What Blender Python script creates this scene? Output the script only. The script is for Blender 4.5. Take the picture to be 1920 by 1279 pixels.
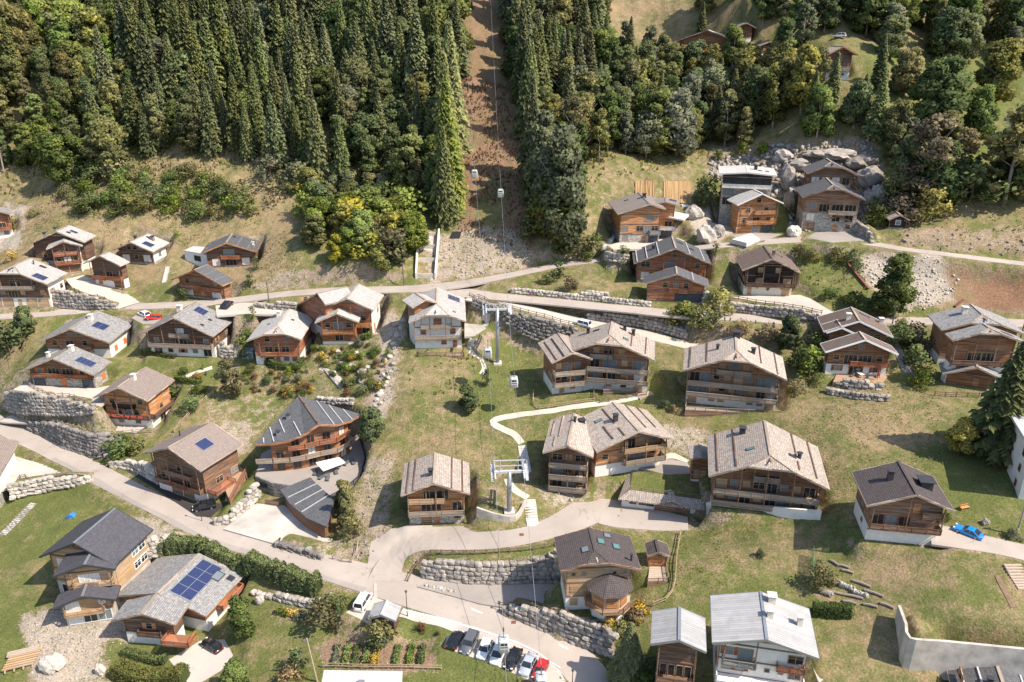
import bpy, bmesh, math, random
import numpy as np
from mathutils import Vector, Matrix

for o in list(bpy.data.objects):
 bpy.data.objects.remove(o, do_unlink=True)
SC = bpy.context.scene
COL = SC.collection

# ------------------------------------------------------------------ camera
W0, H0 = 1920.0, 1279.0
F = 1450.0                       # focal length in photo pixels
PITCH = math.radians(22.0)
CAMZ = 90.0
cam = bpy.data.cameras.new('camera')
cam.sensor_width = 36.0
cam.lens = 36.0 * F / W0
cam.clip_start = 1.0
cam.clip_end = 2000.0
camo = bpy.data.objects.new('camera', cam)
camo.location = (0, 0, CAMZ)
camo.rotation_euler = (math.radians(90) - PITCH, 0, 0)
COL.objects.link(camo)
SC.camera = camo

# ------------------------------------------------------------------ sky + sun
SUN_AZ = math.radians(114.0)     # direction towards the sun, clockwise from +Y
SUN_EL = math.radians(50.0)
world = bpy.data.worlds.new('World')
SC.world = world
world.use_nodes = True
wn = world.node_tree.nodes
wl = world.node_tree.links
wn.clear()
w_out = wn.new('ShaderNodeOutputWorld')
w_bg = wn.new('ShaderNodeBackground')
w_sky = wn.new('ShaderNodeTexSky')
w_sky.sky_type = 'NISHITA'
w_sky.sun_disc = False
w_sky.sun_elevation = SUN_EL
w_sky.sun_rotation = SUN_AZ
w_sky.altitude = 1000
w_sky.air_density = 1.0
w_sky.dust_density = 2.5
w_bg.inputs['Strength'].default_value = 0.15
wl.new(w_sky.outputs[0], w_bg.inputs[0])
wl.new(w_bg.outputs[0], w_out.inputs[0])
sun = bpy.data.lights.new('sun', 'SUN')
sun.energy = 4.7
sun.angle = math.radians(0.5)
sun.color = (1.0, 0.90, 0.775)
suno = bpy.data.objects.new('sun', sun)
sd = Vector((math.sin(SUN_AZ) * math.cos(SUN_EL), math.cos(SUN_AZ) * math.cos(SUN_EL), math.sin(SUN_EL)))
suno.rotation_euler = sd.to_track_quat('Z', 'Y').to_euler()
suno.location = (80, -40, 200)
COL.objects.link(suno)
SC.view_settings.view_transform = 'Standard'
SC.view_settings.look = 'None'
SC.view_settings.gamma = 1.0
SC.view_settings.exposure = 0.72

# ------------------------------------------------------------------ pixel <-> world
SP, CP = math.sin(PITCH), math.cos(PITCH)
def raydir(px, py):
 a = (np.asarray(px, float) - 960.0) / F
 t = (np.asarray(py, float) - 639.5) / F
 return np.stack([a, CP - t * SP, -SP - t * CP], -1)
def proj(P):
 P = np.asarray(P, float)
 x, y, z = P[..., 0], P[..., 1], P[..., 2] - CAMZ
 d = y * CP - z * SP
 u = y * SP + z * CP
 return np.stack([960 + F * x / d, 639.5 - F * u / d], -1)
def depth_of(P):
 return P[1] * CP - (P[2] - CAMZ) * SP
def hitz(px, py, z):
 d = raydir(px, py)
 k = (z - CAMZ) / d[..., 2]
 return np.stack([d[..., 0] * k, d[..., 1] * k, np.asarray(z, float) + 0 * k], -1)
def up_to(P, py):
 """height above P at which the vertical through P crosses image row py"""
 t = (py - 639.5) / F
 y, z = P[1], P[2] - CAMZ
 # -(u)/d = t ; u=y*SP+(z+h)*CP ; d=y*CP-(z+h)*SP
 # -(y SP + Z CP) = t (y CP - Z SP)  ->  Z (t SP - CP) = y (t CP + SP)
 Z = y * (t * CP + SP) / (t * SP - CP)
 return Z - z
def sstep(a, b, x):
 t = np.clip((x - a) / (b - a), 0, 1)
 return t * t * (3 - 2 * t)

# ------------------------------------------------------------------ value noise (numpy)
_rng = np.random.RandomState(7)
_NT = _rng.rand(256, 256)
def vnoise(x, y):
 xi = np.floor(x).astype(int); yi = np.floor(y).astype(int)
 fx = x - xi; fy = y - yi
 fx = fx * fx * (3 - 2 * fx); fy = fy * fy * (3 - 2 * fy)
 a = _NT[yi & 255, xi & 255]; b = _NT[yi & 255, (xi + 1) & 255]
 c = _NT[(yi + 1) & 255, xi & 255]; d = _NT[(yi + 1) & 255, (xi + 1) & 255]
 return (a * (1 - fx) + b * fx) * (1 - fy) + (c * (1 - fx) + d * fx) * fy
def fbm(x, y, o=4):
 s = 0; a = 0.5; n = 0
 for i in range(o):
  s = s + a * vnoise(x * 2 ** i + 17 * i, y * 2 ** i + 31 * i); n += a; a *= 0.5
 return s / n - 0.5

# ------------------------------------------------------------------ object helpers
def newobj(name, me, parent=None, mat=None):
 o = bpy.data.objects.new(name, me)
 COL.objects.link(o)
 if parent is not None:
  o.parent = parent
 if mat is not None and me is not None:
  if len(me.materials) == 0:
   me.materials.append(mat)
 return o
def tag(o, label=None, cat=None, group=None, kind=None):
 if label: o['label'] = label
 if cat: o['category'] = cat
 if group: o['group'] = group
 if kind: o['kind'] = kind
 return o
def empty(name, loc, rz=0.0, label=None, cat=None, group=None):
 o = bpy.data.objects.new(name, None)
 o.empty_display_size = 0.5
 COL.objects.link(o)
 o.location = loc
 o.rotation_euler = (0, 0, rz)
 return tag(o, label, cat, group)
def mesh_from(name, V, Fc, smooth=False):
 me = bpy.data.meshes.new(name)
 me.from_pydata([tuple(map(float, v)) for v in V], [], [tuple(map(int, f)) for f in Fc])
 if smooth:
  me.polygons.foreach_set('use_smooth', [True] * len(me.polygons))
 me.update()
 return me
def mesh_np(name, V, Q, smooth=False):
 """fast mesh from numpy verts (n,3) and faces (m,k) of one size"""
 me = bpy.data.meshes.new(name)
 V = np.asarray(V, np.float32); Q = np.asarray(Q, np.int32)
 m, k = Q.shape
 me.vertices.add(len(V)); me.vertices.foreach_set('co', V.ravel())
 me.loops.add(m * k); me.loops.foreach_set('vertex_index', Q.ravel())
 me.polygons.add(m)
 me.polygons.foreach_set('loop_start', np.arange(0, m * k, k, dtype=np.int32))
 me.polygons.foreach_set('loop_total', np.full(m, k, np.int32))
 if smooth:
  me.polygons.foreach_set('use_smooth', np.ones(m, bool))
 me.update(calc_edges=True)
 me.validate()
 return me

class MB:
 """collects boxes, prisms, tubes into one mesh"""
 def __init__(s): s.v = []; s.f = []
 def add(s, V, Fc):
  n = len(s.v); s.v += [tuple(v) for v in V]; s.f += [tuple(i + n for i in f) for f in Fc]; return s
 def box(s, x0, x1, y0, y1, z0, z1):
  if x0 > x1: x0, x1 = x1, x0
  if y0 > y1: y0, y1 = y1, y0
  if z0 > z1: z0, z1 = z1, z0
  V = [(x0, y0, z0), (x1, y0, z0), (x1, y1, z0), (x0, y1, z0), (x0, y0, z1), (x1, y0, z1), (x1, y1, z1), (x0, y1, z1)]
  return s.add(V, [(0, 3, 2, 1), (4, 5, 6, 7), (0, 1, 5, 4), (1, 2, 6, 5), (2, 3, 7, 6), (3, 0, 4, 7)])
 def prism(s, poly, dz):
  """polygon (list of 3d, any plane) extruded by vector dz"""
  n = len(poly); dz = np.asarray(dz, float)
  P = [np.asarray(p, float) for p in poly]; Q = [p + dz for p in P]
  nor = np.zeros(3)
  for i in range(n):
   nor += np.cross(P[i], P[(i + 1) % n])
  flip = np.dot(nor, dz) > 0      # base faces away from the extrusion
  a = list(range(n)); b = list(range(n, 2 * n))
  fs = []
  if flip:
   fs.append(tuple(a[::-1])); fs.append(tuple(b))
   for i in range(n): j = (i + 1) % n; fs.append((i, j, n + j, n + i))
  else:
   fs.append(tuple(a)); fs.append(tuple(b[::-1]))
   for i in range(n): j = (i + 1) % n; fs.append((j, i, n + i, n + j))
  return s.add(P + Q, fs)
 def bar(s, p, q, w, h=None, up=(0, 0, 1)):
  h = w if h is None else h
  p = Vector(p); q = Vector(q); d = (q - p)
  if d.length < 1e-6: return s
  d.normalize(); u = Vector(up)
  if abs(d.dot(u)) > 0.98: u = Vector((1, 0, 0))
  r = d.cross(u).normalized(); u = r.cross(d).normalized()
  r *= w / 2; u *= h / 2
  V = [p - r - u, p + r - u, p + r + u, p - r + u, q - r - u, q + r - u, q + r + u, q - r + u]
  return s.add(V, [(0, 1, 2, 3), (7, 6, 5, 4), (1, 0, 4, 5), (2, 1, 5, 6), (3, 2, 6, 7), (0, 3, 7, 4)])
 def tube(s, pts, rad, n=8, cap=True):
  pts = [Vector(p) for p in pts]
  if not hasattr(rad, '__len__'): rad = [rad] * len(pts)
  base = len(s.v)
  for i, p in enumerate(pts):
   d = (pts[min(i + 1, len(pts) - 1)] - pts[max(i - 1, 0)]).normalized()
   u = Vector((0, 0, 1)) if abs(d.z) < 0.9 else Vector((1, 0, 0))
   r = d.cross(u).normalized(); u = r.cross(d)
   for k in range(n):
    a = 2 * math.pi * k / n
    s.v.append(tuple(p + (r * math.cos(a) + u * math.sin(a)) * rad[i]))
  for i in range(len(pts) - 1):
   for k in range(n):
    a = base + i * n + k; b = base + i * n + (k + 1) % n
    s.f.append((a, b, b + n, a + n))
  if cap:
   s.f.append(tuple(base + k for k in range(n))[::-1])
   s.f.append(tuple(base + (len(pts) - 1) * n + k for k in range(n)))
  return s
 def build(s, name, mat, parent=None, smooth=False):
  me = mesh_from(name, s.v, s.f, smooth)
  me.materials.append(mat)
  return newobj(name, me, parent)
# ------------------------------------------------------------------ materials (all procedural)
class NT:
 def __init__(s, name, rough=0.8, spec=0.3):
  s.m = bpy.data.materials.new(name); s.m.use_nodes = True
  s.n = s.m.node_tree.nodes; s.l = s.m.node_tree.links
  s.b = s.n['Principled BSDF']
  s.b.inputs['Roughness'].default_value = rough
  s.b.inputs['Specular IOR Level'].default_value = spec
  s.tc = None
 def obj(s):
  if s.tc is None: s.tc = s.n.new('ShaderNodeTexCoord')
  return s.tc.outputs['Object']
 def geo(s):
  g = s.n.new('ShaderNodeNewGeometry'); return g.outputs['Position']
 def noise(s, scale, detail=3, rough=0.6, vec=None, dist=0):
  t = s.n.new('ShaderNodeTexNoise'); t.inputs['Scale'].default_value = scale
  t.inputs['Detail'].default_value = detail; t.inputs['Roughness'].default_value = rough
  t.inputs['Distortion'].default_value = dist
  s.l.new(vec if vec is not None else s.obj(), t.inputs['Vector'])
  return t.outputs['Fac']
 def ramp(s, fac, stops, interp='LINEAR'):
  r = s.n.new('ShaderNodeValToRGB'); r.color_ramp.interpolation = interp
  e = r.color_ramp.elements
  e[0].position, e[0].color = stops[0][0], (*stops[0][1], 1)
  e[1].position, e[1].color = stops[-1][0], (*stops[-1][1], 1)
  for p, c in stops[1:-1]:
   x = e.new(p); x.color = (*c, 1)
  s.l.new(fac, r.inputs[0]); return r.outputs[0]
 def mix(s, a, b, fac, mode='MIX'):
  m = s.n.new('ShaderNodeMix'); m.data_type = 'RGBA'; m.blend_type = mode; m.clamp_result = False
  for sock, v in ((m.inputs[0], fac), (m.inputs[6], a), (m.inputs[7], b)):
   if isinstance(v, (int, float)): sock.default_value = v
   elif isinstance(v, tuple): sock.default_value = (*v, 1)
   else: s.l.new(v, sock)
  return m.outputs[2]
 def math(s, op, a, b=0.0, clamp=False):
  m = s.n.new('ShaderNodeMath'); m.operation = op; m.use_clamp = clamp
  for i, v in enumerate((a, b)):
   if isinstance(v, (int, float)): m.inputs[i].default_value = v
   else: s.l.new(v, m.inputs[i])
  return m.outputs[0]
 def maprange(s, v, a, b, c=0.0, d=1.0):
  m = s.n.new('ShaderNodeMapRange'); s.l.new(v, m.inputs[0])
  for i, x in enumerate((a, b, c, d)): m.inputs[i + 1].default_value = x
  return m.outputs[0]
 def sep(s, v):
  q = s.n.new('ShaderNodeSeparateXYZ'); s.l.new(v, q.inputs[0]); return q.outputs
 def comb(s, x, y, z):
  q = s.n.new('ShaderNodeCombineXYZ')
  for i, v in enumerate((x, y, z)):
   if isinstance(v, (int, float)): q.inputs[i].default_value = v
   else: s.l.new(v, q.inputs[i])
  return q.outputs[0]
 def attr(s, name):
  a = s.n.new('ShaderNodeAttribute'); a.attribute_name = name; return a
 def rnd(s):
  o = s.n.new('ShaderNodeObjectInfo'); return o.outputs['Random']
 def bump(s, h, strength=0.3, dist=0.1):
  b = s.n.new('ShaderNodeBump'); b.inputs['Strength'].default_value = strength
  b.inputs['Distance'].default_value = dist
  s.l.new(h, b.inputs['Height']); s.l.new(b.outputs[0], s.b.inputs['Normal'])
 def hsv(s, c, h=0.5, sat=1.0, val=1.0):
  n = s.n.new('ShaderNodeHueSaturation')
  for sock, v in ((n.inputs['Hue'], h), (n.inputs['Saturation'], sat), (n.inputs['Value'], val)):
   if isinstance(v, (int, float)): sock.default_value = v
   else: s.l.new(v, sock)
  s.l.new(c, n.inputs['Color']); return n.outputs[0]
 def col(s, c):
  if isinstance(c, tuple): s.b.inputs['Base Color'].default_value = (*c, 1)
  else: s.l.new(c, s.b.inputs['Base Color'])
  return s.m

def mul(c, k): return tuple(x * k for x in c)
M = {}
def plain(name, c, rough=0.8, var=0.25, scale=2.0, spec=0.3, metal=0.0, bump=0.0):
 t = NT(name, rough, spec)
 n = t.noise(scale, 4)
 t.col(t.ramp(n, [(0.25, mul(c, 1 - var)), (0.75, mul(c, 1 + var))]))
 t.b.inputs['Metallic'].default_value = metal
 if bump: t.bump(n, bump, 0.05)
 M[name] = t.m; return t.m

def wood(name, c, plank=0.19, var=0.42, rough=0.75):
 """horizontal boards: colour per board, grain along the board, dark joints"""
 t = NT(name, rough, 0.25)
 x, y, z = t.sep(t.obj())
 xy = t.math('ADD', x, y)
 br = t.n.new('ShaderNodeTexBrick')
 br.inputs['Scale'].default_value = 1.0
 br.inputs['Brick Width'].default_value = 2.7; br.inputs['Row Height'].default_value = plank
 br.inputs['Mortar Size'].default_value = 0.012; br.inputs['Bias'].default_value = 0.0
 br.inputs['Color1'].default_value = (*mul(c, 1 - var), 1); br.inputs['Color2'].default_value = (*mul(c, 1 + var), 1)
 br.inputs['Mortar'].default_value = (*mul(c, 0.35), 1)
 t.l.new(t.comb(xy, z, 0), br.inputs['Vector'])
 g = t.noise(3.0, 4, 0.6, t.comb(t.math('MULTIPLY', xy, 0.6), t.math('MULTIPLY', z, 6.0), 0))
 g2 = t.noise(0.35, 3)
 c1 = t.mix(br.outputs['Color'], (0.5, 0.5, 0.5), t.maprange(g, 0.3, 0.75, 0.0, 0.35), 'OVERLAY')
 grey = t.mix(c1, t.hsv(c1, 0.5, 0.45, 0.85), t.maprange(g2, 0.4, 0.7, 0.0, 0.6))
 rn = t.maprange(t.rnd(), 0, 1, 0.82, 1.15)
 t.col(t.hsv(grey, 0.5, 1.0, rn))
 t.bump(br.outputs['Fac'], -0.4, 0.03)
 M[name] = t.m; return t.m

def roofmat(name, c1, c2, row=0.32, width=0.3, mortar=0.03, mcol=None, rough=0.85, patch=None, patchamt=0.35, vertical=False, bump=0.5, spec=0.25):
 """courses run along the ridge (local y); rows step down the slope (local x)"""
 t = NT(name, rough, spec)
 x, y, z = t.sep(t.obj())
 br = t.n.new('ShaderNodeTexBrick')
 br.inputs['Scale'].default_value = 1.0
 br.inputs['Brick Width'].default_value = width; br.inputs['Row Height'].default_value = row
 br.inputs['Mortar Size'].default_value = mortar; br.inputs['Bias'].default_value = 0.0
 br.inputs['Mortar Smooth'].default_value = 0.3
 br.inputs['Color1'].default_value = (*c1, 1); br.inputs['Color2'].default_value = (*c2, 1)
 br.inputs['Mortar'].default_value = (*(mcol or mul(c1, 0.45)), 1)
 sl = t.math('MULTIPLY', x, 1.08)
 if vertical: br.offset = 0.0; t.l.new(t.comb(sl, y, 0), br.inputs['Vector'])
 else: t.l.new(t.comb(y, sl, 0), br.inputs['Vector'])
 n1 = t.noise(0.5, 5, 0.65); n2 = t.noise(9.0, 3, 0.7)
 c = t.mix(br.outputs['Color'], patch or mul(c1, 0.6), t.maprange(n1, 0.45, 0.75, 0.0, patchamt))
 c = t.mix(c, t.ramp(n2, [(0.3, (0.62, 0.62, 0.62)), (0.7, (1.25, 1.25, 1.25))]), 0.6, 'MULTIPLY')
 rn = t.maprange(t.rnd(), 0, 1, 0.9, 1.08)
 t.col(t.hsv(c, 0.5, 1.0, rn))
 t.bump(br.outputs['Fac'], -bump, 0.04)
 M[name] = t.m; return t.m

wood('wood', (0.30, 0.135, 0.06))
wood('wood_orange', (0.45, 0.20, 0.07))
wood('wood_dark', (0.155, 0.088, 0.058))
wood('wood_old', (0.24, 0.135, 0.08))
wood('wood_grey', (0.36, 0.285, 0.215), plank=0.14, var=0.2)
wood('wood_new', (0.46, 0.295, 0.155), var=0.2)
wood('wood_fascia', (0.36, 0.27, 0.20), plank=0.4)
wood('wood_black', (0.035, 0.025, 0.02))
wood('wood_red', (0.34, 0.125, 0.054))
plain('plaster', (0.70, 0.665, 0.605), 0.9, 0.13, 0.8)
plain('plaster_cream', (0.66, 0.60, 0.50), 0.9, 0.08, 1.5)
plain('concrete', (0.46, 0.415, 0.36), 0.9, 0.35, 0.55, bump=0.3)
plain('concrete_pale', (0.58, 0.54, 0.49), 0.9, 0.15, 0.8, bump=0.15)
plain('metal_dark', (0.045, 0.045, 0.05), 0.5, 0.15)
plain('metal_grey', (0.36, 0.37, 0.38), 0.45, 0.12, 3, 0.5, 0.6)
plain('metal_pale', (0.55, 0.56, 0.56), 0.5, 0.1, 3, 0.5, 0.3)
plain('white_paint', (0.78, 0.77, 0.75), 0.5, 0.05)
plain('door_grey', (0.06, 0.07, 0.085), 0.5, 0.1)
plain('curtain', (0.6, 0.58, 0.54), 0.9, 0.1)
plain('plank_deck', (0.38, 0.25, 0.16), 0.8, 0.25, 3)
plain('plank_pale', (0.42, 0.335, 0.26), 0.8, 0.2, 3)
plain('fence_wood', (0.20, 0.14, 0.095), 0.85, 0.3, 3)
plain('fence_pale', (0.40, 0.30, 0.20), 0.85, 0.25, 3)
plain('cushion', (0.10, 0.11, 0.12), 0.9, 0.2)
plain('fabric_white', (0.75, 0.75, 0.74), 0.9, 0.05)
plain('flower_red', (0.42, 0.06, 0.05), 0.9, 0.5, 9)
plain('flower_yellow', (0.55, 0.36, 0.03), 0.9, 0.4, 9)
plain('tarp_blue', (0.04, 0.20, 0.50), 0.6, 0.3)
plain('net_green', (0.02, 0.22, 0.12), 0.8, 0.4, 5)
plain('orange_paint', (0.60, 0.17, 0.05), 0.6, 0.1)
plain('reed', (0.36, 0.235, 0.115), 0.95, 0.4, 6, bump=0.5)
plain('soil', (0.20, 0.135, 0.085), 0.95, 0.35, 2, bump=0.4)
plain('trunk', (0.13, 0.10, 0.075), 0.95, 0.35, 4, bump=0.5)
plain('trunk_pale', (0.30, 0.27, 0.24), 0.95, 0.3, 4, bump=0.5)
plain('dead_wood', (0.30, 0.24, 0.21), 0.95, 0.25, 4)
plain('rubber', (0.02, 0.02, 0.02), 0.85, 0.1)
plain('rust', (0.18, 0.075, 0.05), 0.9, 0.35, 2)
roofmat('shingle', (0.33, 0.275, 0.23), (0.52, 0.45, 0.385), 0.36, 0.42, 0.035, patch=(0.27, 0.23, 0.195))
roofmat('lauze', (0.21, 0.205, 0.20), (0.36, 0.35, 0.34), 0.34, 0.42, 0.03, patch=(0.2, 0.2, 0.2))
roofmat('lauze_pale', (0.36, 0.345, 0.325), (0.50, 0.485, 0.46), 0.34, 0.42, 0.025, patch=(0.32, 0.31, 0.29))
roofmat('slate', (0.085, 0.088, 0.095), (0.13, 0.133, 0.14), 0.3, 0.35, 0.02, patch=(0.13, 0.13, 0.13), bump=0.3)
roofmat('slate_violet', (0.068, 0.066, 0.078), (0.098, 0.096, 0.108), 0.3, 0.35, 0.02, patch=(0.09, 0.09, 0.1), bump=0.3, rough=0.7)
roofmat('tile_brown', (0.17, 0.125, 0.105), (0.25, 0.19, 0.16), 0.34, 0.34, 0.05, mcol=(0.08, 0.055, 0.045), vertical=True, patch=(0.2, 0.16, 0.14), patchamt=0.25)
roofmat('tile_taupe', (0.25, 0.20, 0.175), (0.32, 0.26, 0.23), 0.34, 0.34, 0.03, vertical=True, patch=(0.22, 0.18, 0.16), patchamt=0.25)
roofmat('tile_dark', (0.085, 0.07, 0.068), (0.12, 0.10, 0.097), 0.34, 0.34, 0.04, mcol=(0.035, 0.03, 0.03), vertical=True, patch=(0.1, 0.085, 0.08), patchamt=0.25)
roofmat('seam_grey', (0.25, 0.215, 0.195), (0.29, 0.25, 0.23), 30.0, 0.5, 0.05, mcol=(0.12, 0.1, 0.09), rough=0.6, patchamt=0.15)
roofmat('metal_roof', (0.35, 0.345, 0.34), (0.45, 0.44, 0.425), 30.0, 0.45, 0.05, mcol=(0.26, 0.26, 0.26), rough=0.55, patch=(0.24, 0.23, 0.22), patchamt=0.6)
roofmat('membrane', (0.50, 0.48, 0.46), (0.54, 0.52, 0.5), 3.0, 3.0, 0.02, rough=0.7, patchamt=0.1)

def _stonewall(name, c1, c2, mortar, sx=0.7, sy=0.32):
 t = NT(name, 0.92, 0.2)
 x, y, z = t.sep(t.obj())
 v = t.n.new('ShaderNodeTexVoronoi'); v.feature = 'F1'; v.inputs['Scale'].default_value = 2.1
 vec = t.comb(t.math('ADD', x, y), t.math('MULTIPLY', z, 1.8), 0)
 t.l.new(vec, v.inputs['Vector'])
 ve = t.n.new('ShaderNodeTexVoronoi'); ve.feature = 'DISTANCE_TO_EDGE'; ve.inputs['Scale'].default_value = 2.1
 t.l.new(vec, ve.inputs['Vector'])
 r = t.sep(v.outputs['Color'])
 c = t.ramp(r[0], [(0.1, c1), (0.9, c2)])
 c = t.mix(mortar, c, t.maprange(ve.outputs['Distance'], 0.02, 0.07))
 t.col(c); t.bump(ve.outputs['Distance'], 0.6, 0.1)
 M[name] = t.m
_stonewall('stone', (0.25, 0.23, 0.20), (0.50, 0.46, 0.41), (0.2, 0.18, 0.155))
_stonewall('stone_dark', (0.16, 0.15, 0.135), (0.33, 0.31, 0.28), (0.12, 0.11, 0.1))

def _rock(name, c1, c2):
 t = NT(name, 0.95, 0.2)
 n = t.noise(1.3, 5, 0.7, t.geo()); n2 = t.noise(6, 4, 0.7, t.geo())
 c = t.ramp(n, [(0.3, c1), (0.7, c2)])
 c = t.mix(c, t.ramp(n2, [(0.3, (0.55, 0.54, 0.52)), (0.65, (1.2, 1.2, 1.2))]), 0.7, 'MULTIPLY')
 t.col(t.hsv(c, 0.5, 1.0, t.maprange(t.rnd(), 0, 1, 0.7, 1.25)))
 t.bump(n2, 0.6, 0.15)
 M[name] = t.m
_rock('rock', (0.21, 0.185, 0.16), (0.45, 0.405, 0.355))
_rock('rock_pale', (0.31, 0.275, 0.235), (0.56, 0.51, 0.45))
_rock('rock_dark', (0.13, 0.12, 0.11), (0.32, 0.295, 0.27))

t = NT('glass', 0.06, 0.6); n = t.noise(0.4, 2)
t.col(t.ramp(n, [(0.3, (0.012, 0.015, 0.018)), (0.7, (0.045, 0.05, 0.055))])); M['glass'] = t.m
t = NT('glass_pale', 0.08, 0.6); t.col((0.16, 0.19, 0.20)); M['glass_pale'] = t.m
t = NT('glass_teal', 0.08, 0.6); t.col((0.10, 0.21, 0.21)); M['glass_teal'] = t.m
t = NT('solar', 0.12, 0.6)
x, y, z = t.sep(t.obj())
br = t.n.new('ShaderNodeTexBrick'); br.offset = 0; br.inputs['Scale'].default_value = 1
br.inputs['Brick Width'].default_value = 0.3; br.inputs['Row Height'].default_value = 0.3; br.inputs['Mortar Size'].default_value = 0.012
br.inputs['Color1'].default_value = (0.018, 0.028, 0.085, 1); br.inputs['Color2'].default_value = (0.024, 0.036, 0.11, 1); br.inputs['Mortar'].default_value = (0.09, 0.1, 0.15, 1)
t.l.new(t.comb(x, y, 0), br.inputs['Vector']); t.col(br.outputs['Color']); M['solar'] = t.m

# roads
def _road(name, c, var, crack=True):
 t = NT(name, 0.9, 0.25); g = t.geo()
 n1 = t.noise(0.12, 5, 0.6, g); n2 = t.noise(14, 3, 0.7, g)
 cc = t.ramp(n1, [(0.3, mul(c, 1 - var)), (0.7, mul(c, 1 + var))])
 cc = t.mix(cc, t.ramp(n2, [(0.3, (0.8, 0.8, 0.8)), (0.7, (1.15, 1.15, 1.15))]), 0.7, 'MULTIPLY')
 if crack:
  v = t.n.new('ShaderNodeTexVoronoi'); v.feature = 'DISTANCE_TO_EDGE'; v.inputs['Scale'].default_value = 0.13
  wv = t.n.new('ShaderNodeVectorMath'); wv.operation = 'ADD'
  nn = t.n.new('ShaderNodeTexNoise'); nn.inputs['Scale'].default_value = 0.5; nn.inputs['Detail'].default_value = 4
  t.l.new(g, nn.inputs['Vector']); sc = t.n.new('ShaderNodeVectorMath'); sc.operation = 'SCALE'; sc.inputs['Scale'].default_value = 5
  t.l.new(nn.outputs['Color'], sc.inputs[0]); t.l.new(g, wv.inputs[0]); t.l.new(sc.outputs[0], wv.inputs[1])
  t.l.new(wv.outputs[0], v.inputs['Vector'])
  m = t.maprange(v.outputs['Distance'], 0.0, 0.02, 1, 0)
  pm = t.maprange(t.noise(0.2, 3, 0.6, g), 0.5, 0.62)
  cc = t.mix(cc, mul(c, 0.55), t.math('MULTIPLY', t.math('MULTIPLY', m, pm), 0.75))
 st = t.maprange(t.noise(0.45, 5, 0.7, g), 0.6, 0.72, 0, 0.45)
 cc = t.mix(cc, mul(c, 0.6), st)
 t.col(cc); t.bump(n2, 0.25, 0.02); M[name] = t.m
_road('asphalt', (0.38, 0.33, 0.285), 0.12)
_road('asphalt_grey', (0.31, 0.275, 0.245), 0.14)
_road('asphalt_dark', (0.045, 0.04, 0.04), 0.2, False)
_road('paving_pale', (0.48, 0.425, 0.365), 0.12)
_road('gravel_white', (0.45, 0.415, 0.37), 0.3, False)
_road('path_pale', (0.50, 0.45, 0.38), 0.14, False)
_road('paving_red', (0.33, 0.235, 0.19), 0.14, False)
_road('concrete_slab', (0.46, 0.42, 0.375), 0.12, False)

# ground: attribute g = (dryness, bare, soil tone, rough)
t = NT('ground', 0.97, 0.12); g = t.geo()
at = t.attr('g'); a = t.n.new('ShaderNodeSeparateColor'); t.l.new(at.outputs['Color'], a.inputs[0])
dry, bare, soil = a.outputs[0], a.outputs[1], a.outputs[2]
n_l = t.noise(0.09, 5, 0.65, g); n_m = t.noise(0.55, 5, 0.7, g); n_f = t.noise(3.2, 4, 0.75, g); n_x = t.noise(0.25, 4, 0.6, g)
green = t.ramp(n_f, [(0.28, (0.052, 0.066, 0.019)), (0.5, (0.114, 0.130, 0.040)), (0.74, (0.192, 0.197, 0.072))])
tan = t.ramp(n_f, [(0.26, (0.125, 0.088, 0.050)), (0.5, (0.265, 0.195, 0.115)), (0.76, (0.42, 0.33, 0.205))])
d0 = t.math('ADD', dry, t.maprange(n_l, 0.35, 0.65, -0.25, 0.25))
d1 = t.math('ADD', d0, t.maprange(n_m, 0.3, 0.7, -0.36, 0.36))
grass = t.mix(green, tan, t.maprange(d1, 0.30, 0.92))
stone = t.ramp(n_f, [(0.28, (0.20, 0.165, 0.13)), (0.5, (0.38, 0.335, 0.28)), (0.72, (0.56, 0.51, 0.44))])
earth = t.ramp(n_f, [(0.3, (0.095, 0.050, 0.030)), (0.5, (0.20, 0.115, 0.07)), (0.72, (0.33, 0.215, 0.14))])
barec = t.mix(stone, earth, soil)
b1 = t.math('ADD', bare, t.maprange(n_m, 0.3, 0.7, -0.38, 0.38))
b2 = t.math('ADD', b1, t.maprange(n_f, 0.3, 0.7, -0.2, 0.2))
cc = t.mix(grass, barec, t.maprange(b2, 0.35, 0.72))
cc = t.mix(cc, t.ramp(n_x, [(0.3, (0.82, 0.84, 0.8)), (0.7, (1.16, 1.13, 1.1))]), 0.85, 'MULTIPLY')
t.col(cc)
hb = t.math('ADD', t.math('MULTIPLY', n_m, 1.2), t.math('MULTIPLY', n_f, 0.6))
t.bump(hb, 0.8, 0.28)
M['ground'] = t.m

# foliage
def leafmat(name, c, hue=0.03, trans=0.25):
 t = NT(name, 0.75, 0.2)
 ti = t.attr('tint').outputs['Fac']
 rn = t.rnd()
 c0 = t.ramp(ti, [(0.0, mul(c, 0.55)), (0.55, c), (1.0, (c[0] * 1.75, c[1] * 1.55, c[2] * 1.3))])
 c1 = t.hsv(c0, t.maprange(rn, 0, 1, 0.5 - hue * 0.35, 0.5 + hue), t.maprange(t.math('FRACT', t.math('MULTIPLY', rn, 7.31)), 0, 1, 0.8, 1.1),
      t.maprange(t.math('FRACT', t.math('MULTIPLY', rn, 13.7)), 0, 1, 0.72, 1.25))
 t.col(c1)
 tr = t.n.new('ShaderNodeBsdfTranslucent'); t.l.new(c1, tr.inputs[0])
 mx = t.n.new('ShaderNodeMixShader'); mx.inputs[0].default_value = trans
 out = t.n['Material Output']
 t.l.new(t.b.outputs[0], mx.inputs[1]); t.l.new(tr.outputs[0], mx.inputs[2]); t.l.new(mx.outputs[0], out.inputs[0])
 M[name] = t.m
leafmat('leaf_spruce', (0.118, 0.134, 0.056), 0.03, 0.22)
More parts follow.
